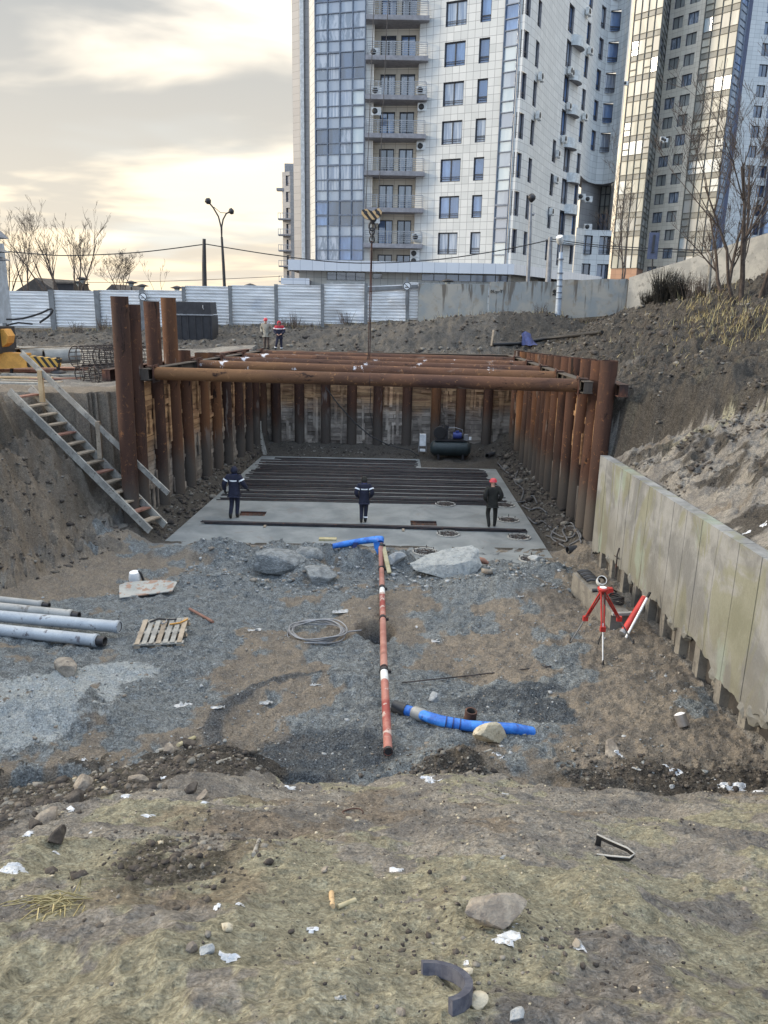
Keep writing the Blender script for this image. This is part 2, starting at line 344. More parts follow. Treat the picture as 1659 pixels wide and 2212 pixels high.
def build_ground():
    ys = [-14, -9, -6, -4, -2.5, -1.2, -.2, .5, 1.0, 1.4]; y = 1.7
    while y < 66: ys.append(y); y += max(.024, .0056 * y) if y < 20 else (.105 if y < 26 else .0048 * y)
    while y < 4500: ys.append(y); y *= 1.12
    us = list(np.linspace(-.74, .74, 620)); a = .76; st = .02
    ext = []
    while a < 3.5: ext.append(a); a += st; st *= 1.25
    us = [-e for e in ext[::-1]] + us + ext
    ys = np.array(ys); us = np.array(us)
    w = np.maximum(ys, 1.6) + .6 + np.clip(-ys, 0, 50) * .5
    X = us[None, :] * w[:, None]; Y = np.repeat(ys[:, None], len(us), 1)
    Z = hgt(X, Y); Z = np.where(Y > 130, 6.0, Z)
    ny, nx = X.shape
    V = np.stack([X, Y, Z], -1).reshape(-1, 3)
    i = np.arange(ny * nx).reshape(ny, nx)
    Q = np.stack([i[:-1, :-1], i[:-1, 1:], i[1:, 1:], i[1:, :-1]], -1).reshape(-1, 4)
    me = bpy.data.meshes.new('ground'); me.vertices.add(len(V)); me.vertices.foreach_set('co', V.astype(np.float32).ravel())
    me.loops.add(Q.size); me.loops.foreach_set('vertex_index', Q.astype(np.int32).ravel())
    me.polygons.add(len(Q)); me.polygons.foreach_set('loop_start', np.arange(0, Q.size, 4, dtype=np.int32))
    me.polygons.foreach_set('use_smooth', np.ones(len(Q), bool)); me.update(); me.validate()
    x, y = X.ravel(), Y.ravel(); z = Z.ravel(); wx = WX(np.clip(y, 4, 24))
    n1 = fbm(x * .5, y * .5, 31, 4); n2 = fbm(x * 1.7, y * 1.7, 37, 5, .6)
    flo = (y > np.where(x < -2.5, 8.4, 9.2)) & (y < 23) & (z < np.where(y < 9.2, 1.12, 1.9)) & (x > -9.5) & (x < wx)
    grav = flo * np.clip(sst(-.42, .12, n1 * 1.25 + n2 * .75 + .04 - .7 * sst(-4.2, -7.5, x) * sst(14, 19, y) - .55 * sst(3.6, 5.2, x) - .65 * bl(x, y, -4.5, 10.5, 1.3, 1.0)), 0, 1)
    for cx, cy, rx, ry, h in MOUNDS[:12]: grav = np.maximum(grav, flo * bl(x, y, cx, cy, rx, ry, 2))
    wet = flo * np.clip(bl(x, y, -.75, 10.4, 1.25, .95, 2) + bl(x, y, 2.6, 12.1, 1.5, .9, 2) * sst(-.5, .2, n2) + bl(np.hypot(x + .8, (y - 11.2)), 0 * y, 1.9, 0, .22, 1) * sst(0, -1, x) * .8, 0, 1)
    wet = np.maximum(wet, flo * bl(x, y, -.14, 15.6, .42, .54, 2)); wet = np.maximum(wet, flo * bl(x, y, -4.75, 9.2, .75, .55, 2))  # both holes are darkened here too, their shade put into the colour
    slur = flo * np.maximum(bl(x, y, -5.9, 11.6, 1.5, 1.5, 3) * sst(-.3, .0, n2 + .25), bl(x, y, -5.0, 13.0, .9, .6, 2) * .8)
    fg = (y < 10.2) & (z > .9) & (x < wx)
    heap = (x > wx + .15) & (y < 23)
    olive = np.clip(fg * sst(-.2, .25, n1 * .7 + n2 * .65 - .02) * 1.0 + heap * sst(0.0, .45, n1 * .7 + n2 * .5 - .05 + .2 * sst(7.2, 9, x)) * .9 + ((x > 11) & (y > 24)) * sst(.1, .5, n1 + n2 * .5) * .4, 0, 1)
    strip = fg * sst(-.35, .25, y - (9.5 + 2.3 * (np.minimum(x, -1.0) + 1.35)) + n2 * .5) * sst(-1.0, -1.5, x)
    dark = np.clip(strip * sst(-.5, .1, n2 + .2) + ((y > 23.2) & (x > 6)) * (1.0 + .4 * n1 + .3 * n2) * sst(5, 7, x) + ((y > 40) & (x <= 6)) * .6 + ((x < -7) & (z > .8) & (z < 4.7) & (y < 24)) * (.45 + .4 * n1) + heap * sst(.0, .4, n2 - n1 * .3) * .8
                   + fg * bl(x, y, -1.35, 4.6, .45, 1.1, 1.5) * sst(-.2, .2, n2 + .1) + fg * bl(x, y, 1.0, 9.5, .6, .4, 2) + fg * bl(x, y, 4.4, 9.6, 2.2, .6, 2) * .9 + ((x > wx + .3) & (y < 25) & (y > 23.5 - (x - 6.5) * 1.25 + n2 * .6)) * .9 + ((x > xl(y)) & (x < xr(y)) & (y > 23) & (y < 40)) * .7, 0, 1)
    brown = ((x < -7) & (z > .7) & (y < 27)) * .7 + flo * .62
    rust = np.clip(brown + sst(.22, .5, fbm(x * .9, y * .9, 53, 5, .6)) * (fg | heap | ((x < -7) & (z > 3))) * .8, 0, 1)
    for nm, arr in (('zone', (grav, wet, olive)), ('soil', (dark, rust, slur))):
        ca = me.color_attributes.new(nm, 'FLOAT_COLOR', 'POINT')
        d = np.ones((len(x), 4), np.float32)
        for k in range(3): d[:, k] = arr[k]
        ca.data.foreach_set('color', d.ravel())
    o = bpy.data.objects.new('ground', me); C.objects.link(o); tag(o, kind='structure')
    # material
    n = NT('ground soil'); co = n.coords('Object', rand=False)
    def attr(a):
        t = n.nd('ShaderNodeAttribute'); t.attribute_name = a; sp = n.nd('ShaderNodeSeparateColor'); n.L.new(t.outputs[0], sp.inputs[0]); return sp.outputs
    g, w_, ol = attr('zone'); dk, ru, sl = attr('soil')
    a1 = n.noise(co, 1.3, 8, .62, .8); a2 = n.noise(co, 7, 7, .65, 1.0); a3 = n.noise(co, 38, 5, .65, .6); a4 = n.noise(co, 110, 3, .6)
    def edge(m, c=.5, wd=.16, k=.55):       # ragged edge for a zone
        return n.ramp(n.math('ADD', m, n.math('MULTIPLY', n.math('SUBTRACT', n.math('ADD', n.math('MULTIPLY', a1, .5), n.math('MULTIPLY', a2, .5)), .5), k * 2)), c - wd, c + wd)
    base = n.mix(n.ramp(a1, .38, .62), (.22, .208, .195), (.37, .345, .305))
    base = n.mix(n.ramp(a2, .5, .68), base, (.185, .18, .175))
    col = n.mix(n.math('MULTIPLY', edge(ol), .8), base, n.mix(n.ramp(a2, .35, .7), (.29, .275, .195), (.50, .48, .35)))
    col = n.mix(n.math('MULTIPLY', edge(ru, .5, .2), .62), col, n.mix(n.ramp(a2, .4, .65), (.20, .16, .12), (.32, .265, .20)))
    col = n.mix(edge(g, .5, .22), col, n.mix(n.ramp(n.math('ADD', n.math('MULTIPLY', a2, .6), n.math('MULTIPLY', a3, .4)), .36, .64), (.115, .128, .138), (.30, .33, .345)))
    col = n.mix(n.math('MULTIPLY', edge(w_, .5, .2), .85), col, n.mix(n.ramp(a3, .4, .62), (.045, .053, .066), (.115, .132, .15)))
    col = n.mix(edge(sl, .45, .12), col, n.mix(n.ramp(a2, .4, .7), (.38, .42, .44), (.52, .55, .56)))
    col = n.mix(n.math('MULTIPLY', edge(dk, .5, .25), .88), col, n.mix(n.ramp(n.math('ADD', n.math('MULTIPLY', a2, .5), n.math('MULTIPLY', a3, .5)), .38, .66), (.034, .030, .026), (.118, .106, .092)))
    col = n.mix(.6, col, n.mix(n.ramp(a3, .3, .68), (.38, .38, .38), (1.25, 1.25, 1.25)), 'MULTIPLY')
    speck = n.ramp(n.vor(co, 17), .11, .05); col = n.mix(n.math('MULTIPLY', speck, n.ramp(a2, .52, .62)), col, (.42, .42, .40))
    wr = n.nd('ShaderNodeTexWave', wave_type='BANDS'); wr.inputs['Scale'].default_value = 4.5; wr.inputs['Distortion'].default_value = 14; wr.inputs['Detail'].default_value = 5; wr.inputs['Detail Scale'].default_value = 2.0
    n.L.new(n.coords('Object', (.6, 1.5, 1.5), rand=False), wr.inputs[0])
    a5 = n.noise(n.coords('Object', (1, 1.5, 1), rand=False), 20, 5, .65, 1.6); col = n.mix(.5, col, n.mix(n.ramp(a5, .32, .66), (.5, .5, .5), (1.3, 1.3, 1.3)), 'MULTIPLY'); grit = n.ramp(n.vor(co, 55), .20, .08); col = n.mix(n.math('MULTIPLY', grit, .55), col, n.mix(a3, (.10, .095, .09), (.50, .48, .44)))
    b = n.bump(a2, .7, .08); b = n.bump(a5, .9, .045, b); b = n.bump(wr.outputs[0], .42, .05, b); b = n.bump(a3, .7, .03, b); b = n.bump(n.math('MULTIPLY', n.vor(co, 34), 1.0), .5, .02, b); b = n.bump(a4, .4, .008, b)
    me.materials.append(n.fin(col, .93, 0, b, .25))
    return o
ground = build_ground()
# ---------------------------------------------------------------- pit slab (a sheet with real thickness and two openings)
def slab_mat():
    n = NT('slab concrete'); co = n.coords('Object', rand=False)
    a = n.noise(co, .8, 6, .6, .4); c = n.mix(n.ramp(a, .35, .65), (.17, .19, .20), (.255, .275, .28))
    b = n.noise(n.coords('Object', (1, 4, 1), rand=False), 2.2, 6, .65, .8); c = n.mix(n.math('MULTIPLY', n.ramp(b, .52, .7), .5), c, (.19, .20, .21))
    d = n.noise(co, 1.7, 5, .6, 1.5); c = n.mix(n.math('MULTIPLY', n.ramp(d, .58, .68), .4), c, (.19, .165, .155))
    c = n.mix(.4, c, n.mix(n.noise(co, 25, 4, .6), (.5, .5, .5), (1.2, 1.2, 1.2)), 'MULTIPLY')
    return n.fin(c, .82, 0, n.bump(b, .25, .02), .35)
M['slab'] = slab_mat()
def build_slab():
    def P(x, y, z): return (x, y, z)
    out = [(-7.0, 21.2), (5.2, 21.2), (5.2, 35.3), (1.7, 35.3), (1.7, 37.3), (-6.15, 37.3)]
    holes = [(-4.75, 26.75, .95, .62), (1.4, 25.95, .92, .62)]
    bm = bmesh.new(); xs = sorted({-9, 9, *[h[0] - h[2] / 2 for h in holes], *[h[0] + h[2] / 2 for h in holes], 1.7, 5.2}); ys = sorted({21.2, 37.3, 35.3, *[h[1] - h[3] / 2 for h in holes], *[h[1] + h[3] / 2 for h in holes]})
    xs = [v for v in xs if -9 < v <= 5.2]
    def left(y): return -6.83 + .0625 * (y - 25.34)
    vs = {}
    def vert(i, j, z):
        y = ys[j]; x = left(y) if i < 0 else xs[i]
        if (i, j, z) not in vs: vs[(i, j, z)] = bm.verts.new((x, y, z))
        return vs[(i, j, z)]
    cells = set()
    for j in range(len(ys) - 1):
        for i in range(-1, len(xs) - 1):
            xa = left(ys[j]) if i < 0 else xs[i]; xb = xs[i + 1]; mx, my = (xa + xb) / 2, (ys[j] + ys[j + 1]) / 2
            if my > 35.3 and mx > 1.7: continue
            if any(abs(mx - h[0]) < h[2] / 2 and abs(my - h[1]) < h[3] / 2 for h in holes): continue
            cells.add((i, j)); bm.faces.new([vert(i, j, 0), vert(i + 1, j, 0), vert(i + 1, j + 1, 0), vert(i, j + 1, 0)])
    for (i, j) in cells:
        for di, dj, a, b in ((0, -1, (i, j), (i + 1, j)), (1, 0, (i + 1, j), (i + 1, j + 1)), (0, 1, (i + 1, j + 1), (i, j + 1)), (-1, 0, (i, j + 1), (i, j))):
            if (i + di, j + dj) not in cells: bm.faces.new([vert(*a, 0), vert(*b, 0), vert(*b, -.25), vert(*a, -.25)][::-1])
    me = bpy.data.meshes.new('pit_floor'); bm.to_mesh(me); bm.free(); me.materials.append(M['slab'])
    o = bpy.data.objects.new('pit_floor', me); C.objects.link(o); tag(o, kind='structure')
    for k, (x, y, w, d) in enumerate(holes):
        b = MB(); b.box((x, y, -.085), (w, d, .03), M['rust_dark']); b.box((x, y - d / 2 + .015, -.05), (w, .03, .06), M['rust_dark']); b.box((x, y + d / 2 - .015, -.05), (w, .03, .06), M['rust_dark'])
        for i in range(6): b.bar((x - w / 2 + .1 + i * .14, y - d / 2 + .1, -.05), (x - w / 2 + .05 + i * .15, y + d / 2 - .14, -.045), .02, .02, M['rebar'])
        o = b.build('slab_opening'); local(o, (x, y, -.1))
        tag(o, ['rectangular opening in the concrete slab beside the worker at the left', 'rectangular opening in the concrete slab between the middle worker and the helmeted worker'][k], 'floor opening', 'rectangular openings in the slab')
    ringpos = [(at(1060, 1085, 1), 'farther ring beside the openings'), ]
    pts = [((968, 1154), 'just behind the big pale rock, nearest the middle'), ((1121, 1161), 'at the right slab edge near the bar bundle end'), ((918, 1193), 'half hidden right behind the big pale rock'), ((1098, 1124), 'beside the helmeted worker feet'), ((1090, 1092), 'right of the helmeted worker knees'), ((962, 1090), 'at the edge of the laid bars between two workers'), ((1148, 1209), 'nearest the camera at the right slab corner')]
    for (px, py), t in pts:
        p = atz(px, py, 0); b = MB()
        b.hollow((0, 0, .0), (0, 0, .035), .40, .34, 24, M['concrete'])
        b.lathe([(.335, .0), (.335, .014)], n=20, m=M['concrete_dark'])
        for i in range(7):
            a = i * .9; b.bar((.28 * math.cos(a), .28 * math.sin(a), .022), (.30 * math.cos(a + 2.5), .30 * math.sin(a + 2.5), .024), .022, .02, M['rebar'])
        for i in range(9):
            a = i * .7; b.tube([(.36 * math.cos(a), .36 * math.sin(a), .0), (.36 * math.cos(a), .36 * math.sin(a), .07 + .03 * (i % 3))], .012, 5, M['rebar'])
        o = b.build('pile_head_ring', loc=p); tag(o, 'round pile head ring ' + t, 'pile head', 'round pile heads in the slab')
build_slab()
# ---------------------------------------------------------------- steel pipe piles
def pile(x, y, zt, label, r=.25, lean=(0, 0), group=None, zb=-.7):
    b = MB(); n = 20; L = zt - zb; pr = []
    pts = [(lean[0] * (k / 6) * L, lean[1] * (k / 6) * L, zb + L * k / 6) for k in range(7)]
    b.tube(pts[:-1] + [(pts[-1][0], pts[-1][1], zt)], r, n, M['rust'], cap=False)
    top = Vector(pts[-1]); b.hollow((top.x, top.y, zt - .45), (top.x, top.y, zt), r + .004, r - .02, n, M['rust'], M['rust_dark'])
    o = b.build('steel_pile', loc=(x, y, 0)); o.rotation_euler = (0, 0, rnd.uniform(0, 6)) if lean == (0, 0) else (0, 0, 0)
    tag(o, label, 'steel pile', group); return o
ORD = ['first', 'second', 'third', 'fourth', 'fifth', 'sixth', 'seventh', 'eighth', 'ninth', 'tenth', 'eleventh', 'twelfth', 'thirteenth', 'fourteenth']
LP = [hit(p, 829, xl) for p in (264, 289, 337, 373, 399.5, 437, 463.5, 486.6, 513, 532.9, 548.8, 564.8)]; print('LP', [round(v, 1) for v in LP])
ltop = [640, 658, 651, 643, 757, 762, 762]
leftp = []
for i, D in enumerate(LP):
    x = xl(D); zt = at([252, 279, 329, 371, 397, 437, 463, 487, 513, 533, 549, 565][i], ltop[i] if i < 7 else 764, D).z; leftp.append((x, D))
    if i < 4: lab = ['tallest foremost rusty pile at the near left corner of the pit', 'shorter tall rusty pile tucked right behind the foremost left corner pile', 'third tall rusty pile standing high above the left waler', 'tall rusty pile nearest the dark box by the fence'][i]
    else: lab = f'rusty pipe pile in the left pit wall, {ORD[i]} counted from the near corner'
    pile(x, D, zt, lab, .255 if i < 5 else .25, group='pipe piles of the left pit wall', lean=(.012, 0) if i < 2 else (0, 0))
RP = [hit(p, 772, xr) for p in (1311.7, 1290.9, 1267.1, 1245.2, 1226.3, 1208.2, 1197.6, 1187.7, 1177.5, 1168.5, 1158.3, 1146.6, 1134, 1120)]; print('RP', [round(v, 1) for v in RP])
rightp = []
for i, D in enumerate(RP):
    x = xr(D); zt = at(1120 + (24 - min(D, 24)) * 0 + 190 * (38 - D) / 14, 779 if i < 2 else 779 - (D - 23) * 1.4, D).z; rightp.append((x, D))
    pile(x, D, zt, 'orange rusted foremost pile at the near right corner of the pit' if i == 0 else f'rusty pipe pile in the right pit wall, {ORD[i]} counted from the near corner', .25, group='pipe piles of the right pit wall', lean=(.012, 0) if i < 3 else (.005 * (i % 3), 0), zb=-.5)
BPX = [596, 646.6, 703.5, 760.3, 816.7, 880, 942.5, 996, 1054.7]
YB = 39.2
backp = []
for i, px in enumerate(BPX):
    x = at(px, 860, YB).x; backp.append((x, YB)); pile(x, YB, 5.0 + rnd.uniform(-.04, .05), f'dark rusty pile in the back pit wall, {ORD[i]} from the left', .25, group='pipe piles of the back pit wall')
# ---------------------------------------------------------------- timber lagging between piles
def lag_mat():
    n = NT('timber lagging'); co = n.coords('Object', rand=True)
    a = n.noise(n.coords('Object', (1, 1, 5)), .8, 5, .6, .5)
    oi = n.nd('ShaderNodeObjectInfo')
    tc = n.nd('ShaderNodeTexCoord'); sp = n.nd('ShaderNodeSeparateXYZ'); n.L.new(tc.outputs['Object'], sp.inputs[0])
    c = n.mix(n.ramp(a, .38, .62), (.25, .145, .085), (.46, .29, .16))
    hi = n.ramp(n.math('ADD', sp.outputs[2], n.math('MULTIPLY', n.noise(co, .9, 4), 1.6)), 2.5, 3.6)      # dry fresh boards high up, muddy below
    mud = n.mix(n.ramp(n.noise(co, 1.3, 5, .6, .6), .42, .6), (.19, .165, .145), (.34, .30, .26))
    c = n.mix(hi, mud, c)
    ca = n.nd('ShaderNodeAttribute'); ca.attribute_name = 'tone'; c = n.mix(.75, c, ca.outputs[0], 'MULTIPLY')
    c = n.mix(.4, c, n.mix(n.noise(n.coords('Object', (3, 3, 25)), 4, 4), (.4, .4, .4), (1.3, 1.3, 1.3)), 'MULTIPLY')
    return n.fin(c, .9, 0, n.bump(n.noise(co, 9, 5, .6), .5, .015), .2)
M['lag'] = lag_mat()
def lagging(p, q, z0, z1, label, group, seed, inward, bright=1.0):
    r_ = random.Random(seed); p = Vector((*p, 0)); q = Vector((*q, 0)); d = (q - p); L = d.length; d.normalize(); nrm = Vector((-d.y, d.x, 0)) * inward; p = p - nrm * .10
    b = MB(); tones = []
    rot = Matrix((d, nrm, Vector((0, 0, 1)))).transposed()
    def brd(s0, s1, za, zb, off, th, tone):
        c = p + d * ((s0 + s1) / 2) + nrm * off + Vector((0, 0, (za + zb) / 2)); n0 = len(b.v)
        tilt = Matrix.Rotation(r_.uniform(-.012, .012), 3, nrm)
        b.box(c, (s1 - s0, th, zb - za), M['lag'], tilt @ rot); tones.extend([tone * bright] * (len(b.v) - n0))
    z = z0
    while z < z1:
        h = r_.uniform(.13, .24); k = r_.choice([0, 0, 1]); t = r_.uniform(.4, 1.25)
        if k == 0: brd(0, L, z + .014, min(z + h, z1), r_.uniform(-.03, .02), .06, t)
        else:
            s = r_.uniform(.3, .7) * L; brd(0, s - .01, z + .014, min(z + h, z1), r_.uniform(-.03, .02), .06, t); brd(s + .01, L, z + .014, min(z + h, z1), r_.uniform(-.03, .02), .06, r_.uniform(.6, 1.15))
        z += h
    for _ in range(r_.randint(5, 9)):       # battens and short props nailed over the boards
        s = r_.uniform(.1, .85) * L; za = r_.uniform(z0 + .1, z1 - 1.4); zb = za + r_.uniform(.5, 2.4)
        brd(s, s + r_.uniform(.09, .16), za, min(zb, z1 - .1), .07 + r_.uniform(0, .02), .05, r_.uniform(.7, 1.2))
    for _ in range(r_.randint(1, 4)):
        s = r_.uniform(.0, .5) * L; za = r_.uniform(z0 + .2, z1 - .8); brd(s, s + r_.uniform(.3, .5) * L, za, za + r_.uniform(.1, .18), .075, .05, r_.uniform(.7, 1.2))
    o = b.build('timber_lagging'); ca = o.data.color_attributes.new('tone', 'FLOAT_COLOR', 'POINT')
    ca.data.foreach_set('color', np.array([(t, t, t, 1) for t in tones], np.float32).ravel())
    local(o, p + Vector((0, 0, 0))); tag(o, label, 'board wall', group)
for i in range(len(leftp) - 1):
    lagging(leftp[i], leftp[i + 1], -.3, 4.75 if i else 4.6, f'timber lagging boards in the {ORD[i]} gap of the left pit wall from the near corner', 'lagging of the left pit wall', 100 + i, -1)
for i in range(len(rightp) - 1):
    lagging(rightp[i], rightp[i + 1], -.3, 4.75, f'timber lagging boards in the {ORD[i]} gap of the right pit wall from the near corner', 'lagging of the right pit wall', 200 + i, 1)
bx = [(xl(39.2) + .1, YB)] + backp + [(xr(39.2), YB)]
for i in range(len(bx) - 1):
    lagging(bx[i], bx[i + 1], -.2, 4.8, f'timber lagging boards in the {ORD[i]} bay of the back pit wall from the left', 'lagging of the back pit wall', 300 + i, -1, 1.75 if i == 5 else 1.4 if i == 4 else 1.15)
# ---------------------------------------------------------------- walers and struts
def channel_beam(name, pts, label, hgt_=.36, dep=.30, mat='rust_dark', group=None):
    """an H-beam waler along a line: web and two flanges"""
    p, q = Vector(pts[0]), Vector(pts[1]); b = MB()
    b.bar(p, q, .03, hgt_ - .05, M[mat])
    for s in (-1, 1): b.bar(p + Vector((0, 0, s * (hgt_ / 2 - .0125))), q + Vector((0, 0, s * (hgt_ / 2 - .0125))), dep, .025, M[mat])
    d = (q - p).normalized(); L = (q - p).length; k = 0.0
    rot = Matrix((d.cross(Vector((0, 0, 1))).normalized(), d, Vector((0, 0, 1)))).transposed()
    while k < L: b.box(p + d * (k + .02), (dep - .04, .02, hgt_ - .06), M[mat], rot); k += 1.4
    o = b.build(name); local(o, p); tag(o, label, 'steel beam', group)
channel_beam('steel_waler', [(xl(24.6) + .44, 24.6, 5.10), (xl(38.6) + .44, 38.6, 4.9)], 'long rusty waler beam along the inside of the left piles', mat='rust', group='waler beams of the pit')
channel_beam('steel_waler', [(xl(23.9) - .44, 23.9, 5.12), (xl(38.6) - .44, 38.6, 4.92)], 'outer waler beam behind the left piles with its end sticking out at the near corner', group='waler beams of the pit')
channel_beam('steel_waler', [(xr(22.0) - .44, 23.3, 5.10), (xr(39.0) - .44, 38.4, 4.9)], 'rusty waler beam along the inside of the right piles', mat='rust', group='waler beams of the pit')
channel_beam('steel_waler', [(xr(21.6) + .42, 22.6, 5.1), (xr(39.2) + .44, 38.6, 4.9)], 'outer waler beam behind the right piles sticking out past the near corner', group='waler beams of the pit')
channel_beam('steel_waler', [(xl(39.3) + .5, YB - .46, 4.86), (xr(39.3) - .4, YB - .46, 4.86)], 'waler beam along the back pit wall just below the pile tops', mat='rust', group='waler beams of the pit')
SL = [25.1, 29.0, 31.6, 34.4, 37.2]; SR = [23.9, 27.1, 29.9, 32.8, 35.9]
def lime_mat():
    m = M['rust_pipe'].copy(); m.name = 'lime splashed pipe'; t = m.node_tree; N = t.nodes; L = t.links; b = N['Principled BSDF']; src = b.inputs['Base Color'].links[0].from_socket
    tc = N.new('ShaderNodeTexCoord'); nz = N.new('ShaderNodeTexNoise'); nz.inputs['Scale'].default_value = 1.5; nz.inputs['Detail'].default_value = 6; nz.inputs['Roughness'].default_value = .7; L.new(tc.outputs['Object'], nz.inputs[0])
    r = N.new('ShaderNodeMapRange'); r.inputs[1].default_value = .615; r.inputs[2].default_value = .66; L.new(nz.outputs[0], r.inputs[0]); mx = N.new('ShaderNodeMix'); mx.data_type = 'RGBA'; L.new(r.outputs[0], mx.inputs[0]); L.new(src, mx.inputs[6]); mx.inputs[7].default_value = (.62, .62, .66, 1); L.new(mx.outputs[2], b.inputs['Base Color']); return m
M['rust_pipe_lime'] = lime_mat()
SN = ['nearest thick rusty strut pipe spanning the pit from wall to wall', 'second strut pipe from the near side of the pit', 'middle one of the five strut pipes over the pit', 'fourth strut pipe from the near side, white splashes on top', 'farthest strut pipe over the pit, close to the back wall']
for i in range(5):
    zl, zr = 5.10 - .04 * i, 5.10 - .04 * i; r = .205 if i == 0 else .195
    p, q = Vector((xl(SL[i]) + .62, SL[i], zl)), Vector((xr(SR[i]) - .62, SR[i], zr)); rt = thing('strut_pipe', SN[i], 'steel pipe', p, group='strut pipes across the pit')
    b = MB(); d = (q - p).normalized(); b.tube([Vector((0, 0, 0)) + (q - p) * t for t in np.linspace(0, 1, 12)], r, 22, M['rust_pipe_lime'] if i in (1, 2, 3) else M['rust_pipe']); b.build('pipe', parent=rt)
    for a, s in ((Vector((0, 0, 0)), 1), (q - p, -1)):
        b = MB(); b.bar(a - d * .03 * s, a + d * .0 * s, .56, .56, M['rust_dark']); b.bar(a + d * .0 * s + Vector((0, 0, -r - .02)), a - d * .35 * s + Vector((0, 0, -r - .02)), .4, .03, M['rust_dark']); b.bar(a + d * .03 * s + Vector((0, 0, r + .01)), a - d * .30 * s + Vector((0, 0, r + .01)), .3, .03, M['rust_dark']); b.build('end_plate', parent=rt)
    b = MB(); u = .52 if i % 2 == 0 else .45; b.tube([(q - p) * u - d * .012, (q - p) * u + d * .012], r + .007, 22, M['rust_dark']); b.build('weld_band', parent=rt)
# bracket pads of the near corner
# ---------------------------------------------------------------- concrete wall hanging on posts at the right
def wall_mat():
    n = NT('board marked concrete'); co = n.coords('Object', rand=False)
    a = n.noise(co, 1.1, 6, .6, .5); c = n.mix(n.ramp(a, .38, .62), (.175, .182, .187), (.285, .295, .30))
    st = n.noise(n.coords('Object', (1, 1.1, .5), rand=False), .8, 6, .62, .9); c = n.mix(n.math('MULTIPLY', n.ramp(st, .51, .60), .6), c, (.20, .205, .13))
    ty = n.nd('ShaderNodeTexCoord'); sp = n.nd('ShaderNodeSeparateXYZ'); n.L.new(ty.outputs['Object'], sp.inputs[0])
    low = n.ramp(n.math('SUBTRACT', sp.outputs[2], n.math('MULTIPLY', n.noise(co, 1.6, 5), 1.5)), 1.6, .6); c = n.mix(n.math('MULTIPLY', low, .5), c, (.17, .165, .14))
    gr = n.ramp(n.noise(n.coords('Object', (1, 1, .5), rand=False), .9, 5), .60, .68); c = n.mix(n.math('MULTIPLY', gr, .5), c, (.27, .34, .30))
    c = n.mix(.45, c, n.mix(n.noise(co, 22, 5, .65), (.45, .45, .45), (1.2, 1.2, 1.2)), 'MULTIPLY')
    b = n.bump(n.noise(n.coords('Object', (1, 3, .5), rand=False), 6, 6, .65), .6, .03); b = n.bump(n.noise(co, 40, 4, .6), .35, .01, b)
    return n.fin(c, .9, 0, b, .25)
M['board_concrete'] = wall_mat()
